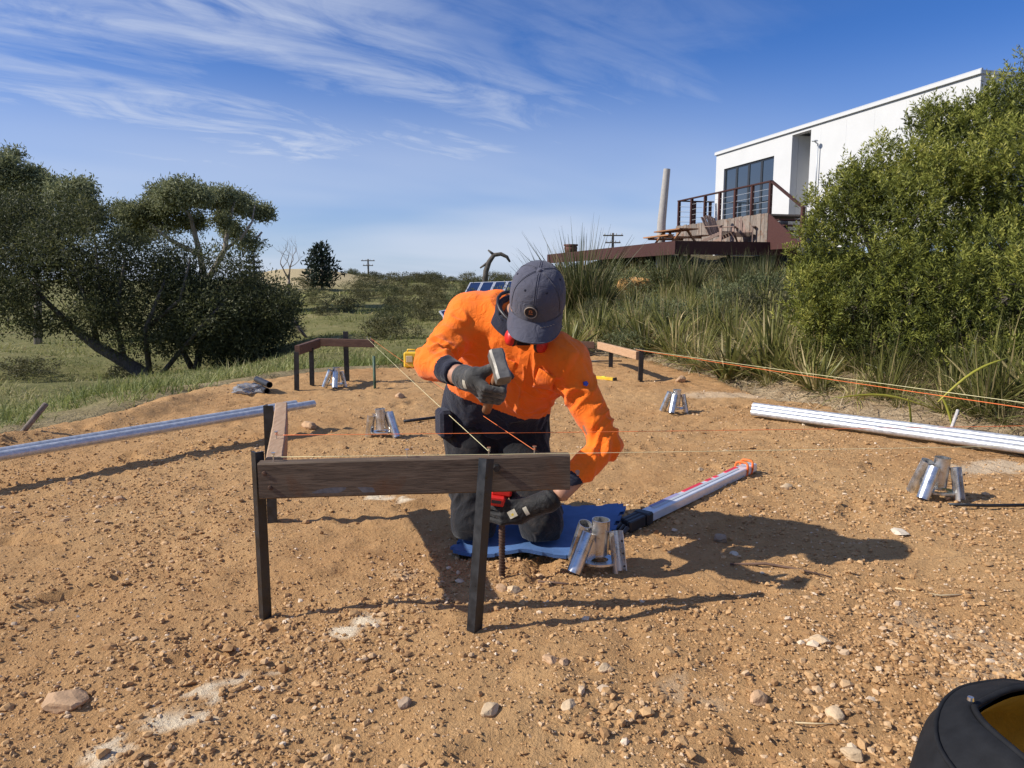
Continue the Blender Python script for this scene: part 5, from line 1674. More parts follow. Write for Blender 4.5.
# round logo patch on the cap front with ring and emblem, worn print beside the brim
def cap_front(x, z, off):
    a = math.asin(max(-1, min(1, x / 0.094)))
    f = 0.0
    best = None
    for j in range(nB + 1):
        i = int(round((a / (2 * math.pi)) * nA)) % nA
        p = rows[j][i]
        zz = (np.array(p) - HEAD_C) @ np.array(hu)
        if best is None or abs(zz - z) < best[0]: best = (abs(zz - z), p)
    return best[1]
lc = cap_front(-0.006, 0.050, 0); ln = (lc - hv(0, 0, 0.035)).normalized()
M['patch'] = simple('patch_dark', (0.025, 0.02, 0.02), 0.8); M['patch_ring'] = simple('patch_thread', (0.30, 0.24, 0.19), 0.8); M['patch_orange'] = simple('patch_orange', (0.40, 0.13, 0.05), 0.8)
lg = MB(); lg.lathe([(0, 0.0048), (0.0205, 0.0042), (0.0225, 0.001), (0.0225, -0.006)], lc, ln, 28); logo = lg.build('logo_patch', M['patch'], cap, 40)
mb = MB(); x_, y_, d_ = basis(ln); ring = [lc + ln * 0.0050 + (x_ * math.cos(a) + y_ * math.sin(a)) * 0.0195 for a in np.linspace(0, 2 * math.pi, 29)]; mb.tube(ring, 0.0018, 5); mb.build('logo_ring', M['patch_ring'], logo, True)
mb = MB(); up_l = (hu - ln * hu.dot(ln)).normalized(); sx_l = up_l.cross(ln)
for (ox, oy, w, h) in ((-0.004, 0.003, 0.004, 0.008), (0.003, 0.003, 0.005, 0.006), (0.0, -0.005, 0.013, 0.003), (0.0, 0.0085, 0.008, 0.002)):
    mb.box(lc + ln * 0.0050 + sx_l * ox + up_l * oy, (w, h, 0.0014), Matrix((sx_l, up_l, ln)).transposed())
mb.build('logo_emblem', M['patch_orange'], logo)
mb = MB()
for k in range(5):
    f = 0.10 + 0.055 * k; p = rows_t[15 + k][2]
    mb.box(p + hu * 0.001, (0.008, 0.003, 0.0012), Matrix((hs, hf, hu)).transposed())
mb.build('worn_print', M['patch_ring'], cap)

# ear muffs hanging round the neck
def muff(c, nrm):
    c, nrm = Vector(c), Vector(nrm).normalized()
    mb = MB(); mb.lathe([(0.0, 0.016), (0.015, 0.015), (0.024, 0.010), (0.028, 0.0), (0.028, -0.006)], c, nrm, 24); o = mb.build('ear_muff', M['red_plastic'], person, True)
    mb = MB(); ring = [(0.018, -0.020), (0.027, -0.018), (0.029, -0.010), (0.027, -0.004), (0.018, -0.004)]
    mb.lathe(ring, c, nrm, 24); mb.lathe([(0.0, -0.012), (0.018, -0.014)], c, nrm, 20); mb.build('ear_cushion', M['black_plastic'], o, True)
ML, MR_ = (-0.006, 2.440, 0.812), (0.100, 2.475, 0.785)
muff(ML, (-1.0, -0.35, 0.1)); muff(MR_, (0.9, -0.5, -0.1))
mb = MB(); band = [Vector(ML) + Vector((-0.02, 0, 0))]
for a in np.linspace(0.6, 5.68, 16):
    band.append(Vector(A3(NECK) + (-ys * math.cos(a) * 1.2 + xs * math.sin(a)) * 0.090 + nd * 0.030))
pts = sorted(band[1:], key=lambda p: 0)
mb.tube(band[1:], 0.006, 6); mb.build('headband', M['black_plastic'], person, True)
for c in (ML, MR_):
    mb = MB(); q = min(band[1:], key=lambda p: (p - Vector(c)).length); mb.tube([Vector(c) + Vector((0, -0.005, 0.03)), (Vector(c) + q) / 2 + Vector((0, -0.02, 0.03)), q], 0.004, 6); mb.build('muff_arm', M['black_plastic'], person, True)

# gloves
def fist(Hc, A, W, right, hr, name, mat, extra=()):
    """gloved hand closed on a bar of radius hr through Hc along A; W: wrist"""
    Hc, A, W = A3(Hc), unit_(A3(A)[None])[0], A3(W)
    w = (W - Hc); w = w - A * (w @ A); dw = np.linalg.norm(w); w = w / dw
    q = np.cross(A, w) if right else np.cross(w, A)
    L = lambda a, ww, qq: Hc + A * a + w * ww + q * qq
    fr = 0.0105; rr_ = hr + fr
    fingers = []
    for i, (off, sc) in enumerate(((0.034, 0.98), (0.0115, 1.05), (-0.0115, 1.0), (-0.033, 0.86))):
        kn = L(off * 1.05, 0.012, rr_ + 0.012)
        pip = L(off, -(rr_ + 0.012) * sc, rr_ * 0.75)
        dip = L(off * 0.97, -(rr_ * 0.75) * sc - 0.004, -rr_ * 0.80)
        tip = L(off * 0.95, rr_ * 0.25, -rr_ * 1.12)
        fingers.append((kn, pip, dip, tip))
    th = (L(0.026, 0.062, 0.002), L(0.050, 0.030, -rr_ * 0.9), L(0.046, -0.008, -rr_ * 1.7), L(0.030, -0.034, -rr_ * 1.75))
    Wc = W + unit_((W - L(0, 0.05, 0.01))[None])[0] * 0.004
    def sd(P):
        d = rcone(P, L(0.030, 0.020, rr_ + 0.006), L(0.018, 0.068, rr_ * 0.5), 0.015, 0.018)
        for off in (0.010, -0.010, -0.030):
            d = smin(d, rcone(P, L(off, 0.018, rr_ + 0.006), L(off * 0.7, 0.068, rr_ * 0.5), 0.0150, 0.018), 0.012)
        d = smin(d, rcone(P, L(0.012, 0.065, rr_ * 0.4), W, 0.026, 0.031), 0.025)
        d = smin(d, rcone(P, L(-0.012, 0.065, rr_ * 0.4), W, 0.026, 0.031), 0.025)
        d = smin(d, rcone(P, W, Wc, 0.033, 0.036), 0.012)
        d = smin(d, rcone(P, L(0.022, 0.060, 0.0), L(0.040, 0.035, -rr_ * 0.6), 0.019, 0.015), 0.015)
        for (kn, pip, dip, tip) in fingers:
            f = sun_([rcone(P, kn, pip, 0.0114, 0.0104), rcone(P, pip, dip, 0.0104, 0.0096), rcone(P, dip, tip, 0.0096, 0.0085)], 0.006)
            d = smin(d, f, 0.0018)
        t = sun_([rcone(P, th[0], th[1], 0.0145, 0.0130), rcone(P, th[1], th[2], 0.0125, 0.0115), rcone(P, th[2], th[3], 0.0115, 0.0095)], 0.007)
        return smin(d, t, 0.005)
    allp = np.array([p for f in fingers for p in f] + list(th) + [W, Wc])
    V, Q = surface_net(sd, allp.min(0) - 0.05, allp.max(0) + 0.05, 0.0030)
    Nn = grad(sd, V, 0.001)
    V = V + Nn * (0.0011 * fbm(V[:, 0] * 55, V[:, 1] * 55, V[:, 2] * 55, oct=2, seed=831))[:, None]
    o = np_mesh(name, V, quads=Q, mats=mat, parent=person)
    return o, L, sd
# hammer: handle axis runs from its tail, behind and below the fist, to the head in front
HT, HH = A3((-0.082, 2.345, 0.585)), A3((-0.036, 2.130, 0.752))
HA = unit_((HH - HT)[None])[0]
HC = HT + HA * 0.155
gr, LR, sdR = fist(HC, HA, (-0.138, 2.262, 0.700), True, 0.0145, 'glove', M['glove_grey'])
RA = (-0.034, 2.417, 0.235)
gl, LLh, sdL = fist(RA, (0.0, 0.0, 1.0), (0.118, 2.374, 0.274), False, 0.0170, 'glove', M['glove_black'])
# cuffs of the gloves: knitted band and the pale-printed back of the left hand
M['glove_label'] = simple('glove_label', (0.50, 0.46, 0.36), 0.7, 0, 0.3, 60); M['glove_yellow'] = simple('glove_yellow', (0.55, 0.40, 0.04), 0.7)
def cuff(w, e, mat, parent, r0=0.037):
    w, e = A3(w), A3(e); d = unit_((e - w)[None])[0]
    mb = MB(); mb.lathe([(r0 - 0.006, -0.010), (r0 - 0.002, -0.004), (r0 - 0.001, 0.004), (r0 - 0.003, 0.012), (r0 - 0.008, 0.013), (r0 - 0.013, 0.008)], Vector(w), Vector(d), 24)
    mb.build('glove_cuff', mat, parent, True)
cuff((-0.150, 2.280, 0.702), EL_R, M['glove_grey'], gr, 0.040); cuff((0.130, 2.372, 0.283), (0.20, 2.40, 0.33), M['glove_black'], gl, 0.040)
def patch_on(sd, p, w, h, ax_, mat, parent, name):
    p = A3(p)[None]
    for _ in range(6): p = p - sd(p)[:, None] * grad(sd, p, 0.001)
    nrm = grad(sd, p, 0.001)[0]; x_ = unit_((A3(ax_) - nrm * (A3(ax_) @ nrm))[None])[0]; y_ = np.cross(nrm, x_)
    uu, vv = [g_.ravel()[:, None] for g_ in np.meshgrid(np.linspace(-0.5, 0.5, 7), np.linspace(-0.5, 0.5, 7), indexing='ij')]
    q_ = p + x_ * w * uu + y_ * h * vv
    for _ in range(3): q_ = q_ - sd(q_)[:, None] * grad(sd, q_, 0.001)
    q_ = q_ + grad(sd, q_, 0.001) * 0.0016
    rows = [[Vector(t_) for t_ in q_[i * 7:i * 7 + 7]] for i in range(7)]
    mb = MB(); mb.grid(rows); mb.build(name, mat, parent, True)
patch_on(sdL, LLh(0.0, 0.050, 0.04), 0.030, 0.026, (0.9, 0, 0.5), M['glove_label'], gl, 'glove_print')
patch_on(sdL, LLh(-0.004, 0.047, 0.045), 0.016, 0.008, (0.9, 0, 0.5), M['glove_yellow'], gl, 'glove_print')
patch_on(sdL, LLh(0.012, 0.094, 0.03), 0.014, 0.030, (0.9, 0, 0.5), M['glove_label'], gl, 'wrist_tab')
patch_on(sdR, LR(0.0, 0.075, 0.03), 0.014, 0.030, (1, 0, 0.2), M['glove_label'], gr, 'wrist_tab')

# ---- lump hammer (held: a thing of its own)
ham = thing('lump_hammer', 'grey steel lump hammer raised in the gloved right hand', 'hammer', Vector(HT))
mb = MB(); pts = [Vector(HT + HA * s) for s in (0, 0.05, 0.12, 0.2, 0.29)]
mb.tube(pts, [0.0150, 0.0155, 0.0140, 0.0125, 0.0120], 14)
M['handle_wood'] = timber('hammer_handle', (0.20, 0.09, 0.045), (0.36, 0.19, 0.10), (10, 10, 3))
mb.build('handle', M['handle_wood'], ham, True)
ha = Vector(HA); hd_up = (Vector((0.16, -0.15, -0.97)) - ha * ha.dot(Vector((0.16, -0.15, -0.97)))).normalized(); hd_s = hd_up.cross(ha)
c = Vector(HH)
M['hammer_steel'] = simple('hammer_steel', (0.19, 0.175, 0.15), 0.5, 0.35, 0.35, 40, 0.3, 90, 0.002, rvar=0.15)
mb = MB(); sec = []
for s, wv in ((-0.052, 0.017), (-0.049, 0.0215), (-0.030, 0.0225), (-0.014, 0.0205), (0.014, 0.0205), (0.030, 0.0225), (0.049, 0.0215), (0.052, 0.017)):
    ch = 0.30
    pf = [(-1 + ch, -1), (1 - ch, -1), (1, -1 + ch), (1, 1 - ch), (1 - ch, 1), (-1 + ch, 1), (-1, 1 - ch), (-1, -1 + ch)]
    sec.append([c + hd_up * s + hd_s * (a * wv) + ha * (b_ * wv) for a, b_ in pf])
mb.grid(sec, close_v=True); mb.add(sec[0], [tuple(reversed(range(8)))]); mb.add(sec[-1], [tuple(range(8))])
mb.build('head', M['hammer_steel'], ham, 28)

# ---- red rod holder in the left hand
rh = thing('rod_holder', 'red plastic grip held round the top of the steel rod by the left hand', 'tool', (ROD.x, ROD.y, 0.25))
mb = MB(); mb.box((-0.034, 2.405, 0.312), (0.070, 0.055, 0.050), Matrix.Rotation(R(8), 3, 'Y'), bev=0.007)
mb.box((-0.050, 2.385, 0.276), (0.054, 0.050, 0.034), Matrix.Rotation(R(8), 3, 'Y'), bev=0.006)
mb.lathe([(0, -0.05), (0.0165, -0.05), (0.0165, 0.04), (0.0, 0.04)], (ROD.x, ROD.y, 0.235), n=18)
mb.build('body', M['red_plastic'], rh, 35)
mb = MB(); mb.box((0.008, 2.400, 0.322), (0.014, 0.03, 0.034), bev=0.003); mb.build('tab', M['lime_plastic'], rh)
mb = MB(); mb.box((-0.052, 2.3595, 0.276), (0.032, 0.004, 0.010), Matrix.Rotation(R(8), 3, 'Y')); mb.build('slot', M['black_plastic'], rh)

# ================================================================== PLANTS
def unit(a): return a / np.maximum(np.linalg.norm(a, axis=-1, keepdims=True), 1e-9)
def leaf_mesh(P, D, L, W, r):
    """diamond leaves: P base, D direction, length L, width W"""
    k = len(P)
    S = unit(np.cross(D, r.normal(size=(k, 3))))
    Nn = np.cross(S, D)
    L = np.broadcast_to(np.asarray(L), (k,))[:, None]; W = np.broadcast_to(np.asarray(W), (k,))[:, None]
    mid = P + D * L * 0.5 + Nn * L * 0.06
    V = np.stack([P, mid + S * W / 2, P + D * L, mid - S * W / 2], 1).reshape(-1, 3)
    Q = np.arange(k * 4).reshape(k, 4)
    return V, Q
def blade_mesh(P, D, L, W, droop, r, seg=3):
    """bent strap leaves"""
    k = len(P)
    L = np.broadcast_to(np.asarray(L), (k,))[:, None]; W = np.broadcast_to(np.asarray(W), (k,))[:, None]
    droop = np.broadcast_to(np.asarray(droop), (k,))[:, None]
    S = unit(np.cross(D, np.array([0, 0, 1.0])) + 0.25 * r.normal(size=(k, 3)))
    rows = []
    for i in range(seg + 1):
        t = i / seg
        c = P + D * L * t - np.array([0, 0, 1.0]) * (droop * L * t * t)
        w = W * (1 - 0.92 * t ** 1.6) * 0.5
        rows += [c - S * w, c + S * w]
    V = np.stack(rows, 1)
    nv = 2 * (seg + 1)
    q = np.array([(2 * i, 2 * i + 1, 2 * i + 3, 2 * i + 2) for i in range(seg)])
    Q = (q[None] + (np.arange(k) * nv)[:, None, None]).reshape(-1, 4)
    return V.reshape(-1, 3), Q, nv
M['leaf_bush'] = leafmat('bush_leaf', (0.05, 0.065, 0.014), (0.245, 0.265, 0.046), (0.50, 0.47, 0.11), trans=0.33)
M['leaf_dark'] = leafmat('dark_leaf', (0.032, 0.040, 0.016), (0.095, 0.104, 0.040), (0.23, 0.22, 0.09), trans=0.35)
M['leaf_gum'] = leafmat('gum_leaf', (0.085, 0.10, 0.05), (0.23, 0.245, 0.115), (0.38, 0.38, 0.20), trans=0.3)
M['leaf_pine'] = leafmat('pine_leaf', (0.010, 0.018, 0.012), (0.028, 0.042, 0.026), (0.06, 0.08, 0.045))
M['leaf_heath'] = leafmat('heath_leaf', (0.045, 0.052, 0.02), (0.12, 0.12, 0.048), (0.25, 0.22, 0.10), indiv=0.4)
M['leaf_pale'] = leafmat('pale_leaf', (0.06, 0.075, 0.03), (0.15, 0.17, 0.07), (0.28, 0.28, 0.14))
M['strap'] = leafmat('strap_leaf', (0.075, 0.09, 0.024), (0.26, 0.27, 0.078), (0.60, 0.49, 0.26), 0.45, 0.35, 0.55)
M['strap_yellow'] = leafmat('yellow_strap_leaf', (0.20, 0.22, 0.03), (0.42, 0.40, 0.06), (0.60, 0.52, 0.12), 0.45)
M['grass'] = leafmat('grass_blade', (0.13, 0.165, 0.04), (0.30, 0.32, 0.105), (0.58, 0.50, 0.27), 0.6, 0.35)
M['grass_far'] = leafmat('short_grass_blade', (0.12, 0.145, 0.038), (0.26, 0.265, 0.085), (0.48, 0.41, 0.21), 0.7, 0.35)
M['mulch'] = leafmat('dry_leaf_litter', (0.10, 0.07, 0.04), (0.30, 0.22, 0.13), (0.58, 0.47, 0.30), 0.8, 0.0)

def in_blobs(P, B, s=0.9):
    ins = np.zeros(len(P), bool)
    for c, rad in B:
        ins |= (((P - c) / rad) ** 2).sum(1) < s * s
    return ins
def blob_points(B, n, r, lo=0.72, hi=1.0, cut=0.80):
    """points in the outer shell of a union of ellipsoids"""
    vol = np.array([np.prod(rad) ** (2 / 3) for c, rad in B]); vol /= vol.sum()
    out, outd = [], []
    for (c, rad), f in zip(B, vol):
        k = int(n * f) + 1
        d = unit(r.normal(size=(k, 3)))
        s = lo + (hi - lo) * r.random((k, 1)) ** 0.6
        out.append(c + d * rad * s); outd.append(unit(d / rad))
    P, D = np.concatenate(out), np.concatenate(outd)
    # drop what lies deep inside another lobe
    deep = np.zeros(len(P), bool)
    for c, rad in B:
        deep |= (((P - c) / rad) ** 2).sum(1) < (cut * lo / 0.72) ** 2 * 0.55
    return P[~deep], D[~deep]
def limb(mb, p, d, L, r0, depth, r, spread=0.6, up=0.25, tips=None, seg=4):
    pts, rad = [Vector(p)], [r0]
    d = Vector(d).normalized()
    for i in range(seg):
        d = (d + Vector(tuple(r.normal(size=3) * 0.22)) + Vector((0, 0, up * 0.25))).normalized()
        pts.append(pts[-1] + d * (L / seg)); rad.append(r0 * (1 - 0.45 * (i + 1) / seg))
    mb.tube(pts, rad, 6 if depth > 1 else 4, cap=False)
    if depth == 0:
        if tips is not None: tips.append(np.array(pts[-1]))
        return
    for k in range(2 + (r.random() < 0.5)):
        nd = (d + Vector(tuple(r.normal(size=3) * spread))).normalized()
        limb(mb, pts[-1] if k else pts[-2], nd, L * (0.62 + 0.2 * r.random()), rad[-1] * 0.8, depth - 1, r, spread, up, tips, seg)

def lobes(lst):
    """(u, v, Y, radius px, flatten, depth ratio) -> ellipsoids in the world"""
    B = []
    for it in lst:
        u, v, Y, rp = it[:4]; fz = it[4] if len(it) > 4 else 0.85; fy = it[5] if len(it) > 5 else 1.0
        rr_ = rp * Y / F_PX
        B.append((np.array(at(u, v, Y)), np.array([rr_, rr_ * fy, rr_ * fz])))
    return B
def sub_lobes(B, n, f, r, spread=0.78):
    """break big lobes into n smaller clumps each, leaving gaps between them"""
    out = []
    for c, rad in B:
        for _ in range(n):
            d = unit(r.normal(size=(1, 3)))[0]
            d[2] = abs(d[2]) * 0.9 - 0.25 if r.random() < 0.8 else d[2]
            k = f * (0.7 + 0.6 * r.random())
            out.append((c + unit(d[None])[0] * rad * spread * (0.75 + 0.35 * r.random()), rad * k))
    return out
def crown(parent, B, n_tuft, per, tuft_r, L, W, mat, seed, up=0.3, lo=0.6, name='crown', sub=7, f=0.42, varbias=0.0, core=0.35):
    r = np.random.default_rng(seed)
    S = sub_lobes(B, sub, f, r)
    P, D = blob_points(S, int(n_tuft * (1 - core)), r, lo=0.35, cut=0.1)
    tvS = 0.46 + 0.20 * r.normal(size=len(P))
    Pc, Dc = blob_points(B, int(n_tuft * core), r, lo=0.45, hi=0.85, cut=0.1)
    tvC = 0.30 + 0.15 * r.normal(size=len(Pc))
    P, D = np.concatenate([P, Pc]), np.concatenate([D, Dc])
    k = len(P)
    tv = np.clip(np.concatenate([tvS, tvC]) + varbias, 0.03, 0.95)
    C = np.repeat(P, per, 0) + r.normal(size=(k * per, 3)) * tuft_r
    DD = unit(np.repeat(D, per, 0) * 0.6 + np.array([0, 0, up]) + 0.75 * r.normal(size=(k * per, 3)))
    LL = L * (0.65 + 0.7 * r.random(k * per))
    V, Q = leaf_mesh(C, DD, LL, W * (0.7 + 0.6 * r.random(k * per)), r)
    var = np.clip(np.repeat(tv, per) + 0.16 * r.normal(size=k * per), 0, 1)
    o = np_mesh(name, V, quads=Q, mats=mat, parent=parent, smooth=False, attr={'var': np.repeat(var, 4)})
    o['kind'] = 'stuff'
    return o

# ---- big bush on the right: needle-leaved shoots
bb = lobes([(866, 240, 6.9, 62, 0.98), (922, 205, 7.2, 66, 0.98), (885, 182, 7.1, 36, 1.0), (850, 190, 7.1, 22, 1.0), (1002, 180, 7.4, 84, 0.98), (845, 310, 6.7, 44, 0.95), (900, 325, 6.5, 72, 0.95), (985, 310, 6.2, 95, 0.95), (1080, 240, 6.6, 120, 1.0),
            (1000, 385, 5.6, 55, 0.7), (1090, 370, 5.5, 85, 0.8), (838, 350, 7.0, 36, 0.8), (836, 226, 7.1, 34, 1.0), (818, 275, 7.0, 28, 0.9), (812, 315, 7.0, 26, 0.9), (926, 128, 7.4, 18, 1.2), (955, 132, 7.5, 30, 1.0), (1035, 116, 7.5, 46, 1.0), (990, 120, 7.5, 28, 1.0), (1180, 260, 7.2, 160, 0.9), (905, 385, 6.2, 46, 0.6)])
base = Vector((4.1, 6.8, 0)); base.z = gz(base.x, base.y)
bush = thing('large_bush', 'large dense olive green needle leaved bush filling the right side', 'bush', base)
r = np.random.default_rng(301)
S = sub_lobes(bb, 17, 0.33, r, 0.90)
P1, D1 = blob_points(S, 11500, r, lo=0.60, cut=0.05)
upf = D1[:, 2] + 0.5 * r.random(len(D1)) > -0.15
P1, D1 = P1[upf], D1[upf]
P2, D2 = blob_points(bb, 8500, r, lo=0.45, hi=0.94, cut=0.4)
P3, D3 = blob_points(bb, 3400, r, lo=0.15, hi=0.6, cut=0.0)
P, D = np.concatenate([P1, P2, P3]), np.concatenate([D1, D2, D3]); core_ = np.concatenate([np.zeros(len(P1)), np.ones(len(P2) + len(P3))])
zmin = land_h(P[:, 0], P[:, 1]) + 0.05
ok = (P[:, 2] > zmin) & (pad_sd(P[:, 0], P[:, 1]) > 0.02)
P, D, core_ = P[ok], D[ok], core_[ok]
k = len(P); per = 13
ax = unit(D * 0.50 + np.array([0, 0, 0.85]) + 0.26 * r.normal(size=(k, 3)))
SL_ = 0.07 + 0.08 * r.random(k)
tpar = np.tile(np.linspace(0.05, 1, per), k)
rep = lambda a: np.repeat(a, per, 0)
C = rep(P) + rep(ax) * (rep(SL_) * tpar)[:, None]
rad = unit(np.cross(rep(ax), r.normal(size=(k * per, 3))))
DD = unit(rep(ax) * (0.45 + 0.5 * tpar)[:, None] + rad * 0.9)
V, Q = leaf_mesh(C, DD, (0.036 + 0.028 * r.random(k * per)) * (1.1 - 0.35 * tpar), 0.0118, r)
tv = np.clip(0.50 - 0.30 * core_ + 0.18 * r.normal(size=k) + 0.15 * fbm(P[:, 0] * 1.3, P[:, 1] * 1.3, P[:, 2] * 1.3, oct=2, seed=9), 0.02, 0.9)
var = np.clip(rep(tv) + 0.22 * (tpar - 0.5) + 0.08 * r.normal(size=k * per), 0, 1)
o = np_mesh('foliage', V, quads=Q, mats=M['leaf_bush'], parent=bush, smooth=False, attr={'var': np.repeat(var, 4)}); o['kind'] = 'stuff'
mb = MB(); rb = np.random.default_rng(303)
for i in range(9):
    c, rad_ = bb[i % len(bb)]
    p0 = base + Vector((rb.normal() * 0.5, rb.normal() * 0.3, 0)); p0.z = gz(p0.x, p0.y) - 0.1
    tgt = Vector(c)
    mid = p0.lerp(tgt, 0.5) + Vector((0, 0, 0.25))
    mb.tube([p0, mid, tgt], [0.05, 0.035, 0.015], 6)
    for j in range(7):
        e = tgt + Vector(tuple(unit(rb.normal(size=(1, 3)))[0] * rad_ * 0.85))
        mb.tube([mid.lerp(tgt, 0.3 + 0.1 * j), (mid + e) / 2 + Vector((0, 0, 0.1)), e], [0.018, 0.011, 0.004], 4)
mb.build('branches', M['bark'], bush)

# ---- strap-leaved plants on the bank
def strap_proto(seed, n, L, W, spread, droop, mat='strap', dead=0.18):
    r = np.random.default_rng(seed)
    a = r.random(n) * 6.283; tilt = spread * r.random(n) ** 0.7
    P = np.stack([0.07 * np.cos(a) * r.random(n) ** 0.5, 0.07 * np.sin(a) * r.random(n) ** 0.5, np.full(n, -0.04)], -1)
    a2 = a + 0.5 * r.normal(size=n)
    D = np.stack([np.cos(a2) * np.sin(tilt), np.sin(a2) * np.sin(tilt), np.cos(tilt)], -1)
    LL = L * (0.55 + 0.55 * r.random(n))
    V, Q, nv = blade_mesh(P, D, LL, W * (0.7 + 0.5 * r.random(n)), droop * (0.3 + r.random(n)) * (0.25 + np.sin(tilt)), r, 4)
    var = np.where(r.random(n) < dead, 0.75 + 0.25 * r.random(n), 0.15 + 0.45 * r.random(n))
    o = np_mesh('strap_plant', V, quads=Q, mats=M[mat], smooth=False, attr={'var': np.repeat(var, nv)})
    me = o.data
    bpy.data.objects.remove(o)
    return me
protos = [strap_proto(410 + i, n, L, W, s, dr, 'strap', dd_) for i, (n, L, W, s, dr, dd_) in enumerate(
    ((150, 0.70, 0.014, 1.05, 0.6, 0.22), (120, 0.60, 0.012, 1.25, 0.75, 0.40), (170, 0.80, 0.015, 0.9, 0.55, 0.16), (120, 0.50, 0.010, 1.35, 0.6, 0.5), (120, 0.66, 0.034, 1.0, 0.45, 0.16)))]
rs = np.random.default_rng(431)
spots = []
def try_spot(x, y, mind):
    if any((x - a) ** 2 + (y - c) ** 2 < mind * mind for a, c in spots): return False
    spots.append((x, y)); return True
SL_LAB = ['green strap leaved clump growing on the bank below the deck', 'straw flecked strap leaved clump growing on the bank below the deck']
def place_strap(x, y, pk, s, label, group):
    o = bpy.data.objects.new('strap_plant', protos[pk]); scene.collection.objects.link(o)
    o.location = (x, y, gz(x, y)); o.rotation_euler = (0.08 * rs.normal(), 0.08 * rs.normal(), rs.random() * 6.28); o.scale = (s, s, s * (0.9 + 0.25 * rs.random()))
    tag(o, label, 'plant', group)
cnt = 0; tries = 0
while cnt < 290 and tries < 12000:
    tries += 1
    y = 7.0 + 16.2 * rs.random() ** 0.9
    u = 548 + 290 * rs.random()
    x = (u - 512) / F_PX * y
    sd = pad_sd(np.array([x]), np.array([y]))[0]
    if sd < 0.14: continue
    if sd < 2.0 and u < 640 and rs.random() < 0.6: continue
    if sd > 7 and rs.random() < 0.25: continue
    if (Vector((x, y, 0)) - L0).dot(WD) > -0.3 and (Vector((x, y, 0)) - L0).dot(WR) > -0.35: continue
    if abs(u - 632) < 20 and 12.0 < y < 15.3: continue
    if not try_spot(x, y, 0.20 + 0.018 * y): continue
    pk = int(rs.choice([0, 1, 2, 3, 4, 4, 4]))
    kind_ = 'green' if pk in (0, 2, 4) else 'straw flecked'
    where_ = ('on the low bank just behind the far right hurdle', 'on the low bank beside the big bush') if y < 11 else ('mid bank near the sandstone block', 'mid bank between sandstone block and big bush') if y < 15.5 else ('high on the bank under the left side of the deck', 'high on the bank below the garden chairs')
    where_ = where_[0 if u < 660 else 1]
    place_strap(x, y, pk, (0.75 + 0.45 * rs.random()) * (1.0 if y < 12 else 0.80), kind_ + ' strap leaved clump ' + where_, kind_ + ' strap plants ' + where_)
    cnt += 1
# strap plants in front of the bush along the pipes
cnt = 0; tries = 0
while cnt < 85 and tries < 5000:
    tries += 1
    f = rs.random(); sdw = 0.02 + 1.05 * rs.random()
    p = Vector((2.22, 7.2, 0)).lerp(Vector((3.9, 2.6, 0)), f); x, y = p.x + sdw * 0.92, p.y + sdw * 0.38
    if pad_sd(np.array([x]), np.array([y]))[0] < 0.16 or not try_spot(x, y, 0.19): continue
    place_strap(x, y, rs.integers(0, 5), 0.55 + 0.35 * rs.random(), 'strap leaved plant at the big bush\'s foot ' + ('beside the pipes\' left ends' if y > 5.6 else 'behind the pipes\' middle' if y > 4.4 else 'at the right edge'), 'strap plants below the bush ' + ('left' if y > 5.6 else 'middle' if y > 4.4 else 'right'))
    cnt += 1
# scrub filling the shade under the left side of the deck
for i in range(7):
    q = L0 + WD * (1.0 + 1.9 * i) - WR * (0.75 + 0.3 * rs.random())
    o = bpy.data.objects.new('strap_plant', protos[(2 * i) % 5]); scene.collection.objects.link(o)
    o.location = (q.x, q.y, gz(q.x, q.y) - 0.05); o.scale = (1.5, 1.5, 1.0 + 0.2 * rs.random()); o.rotation_euler = (0, 0, rs.random() * 6)
    tag(o, 'wide strap leaved clump tucked against the left fascia of the low deck', 'plant', 'strap plants against the deck fascia')
# dark tall tussocks beside the clay pot
M['tussock'] = leafmat('tussock_leaf', (0.035, 0.045, 0.016), (0.10, 0.11, 0.036), (0.34, 0.27, 0.14), 0.5, 0.25)
tall = strap_proto(471, 260, 1.55, 0.022, 0.55, 0.30, 'tussock', 0.2)
for i, (u, Y, s) in enumerate(((580, 16.5, 1.45), (596, 16.0, 0.95), (562, 16.5, 1.25), (690, 17.5, 0.80), (664, 18.5, 0.85), (735, 18.5, 0.82), (762, 17.5, 0.80))):
    x, y = (u - 512) / F_PX * Y, Y
    o = bpy.data.objects.new('tall_tussock', tall); scene.collection.objects.link(o)
    o.location = (x, y, gz(x, y) - 0.05); o.scale = (s * 1.25, s * 1.25, s); o.rotation_euler = (0, 0, i * 1.3)
    tag(o, ['tallest dark tussock just right of the cap, in front of the deck', 'dark tussock right of the tallest one, in front of the deck', 'dark tussock half hidden behind the cap',
            'dark tussock under the near corner of the low deck', 'dark tussock left of the near corner of the low deck', 'dark tussock before the deck, below the garden chairs', 'dark tussock before the deck, below the stairs'][i], 'plant', 'tall tussocks before the deck')
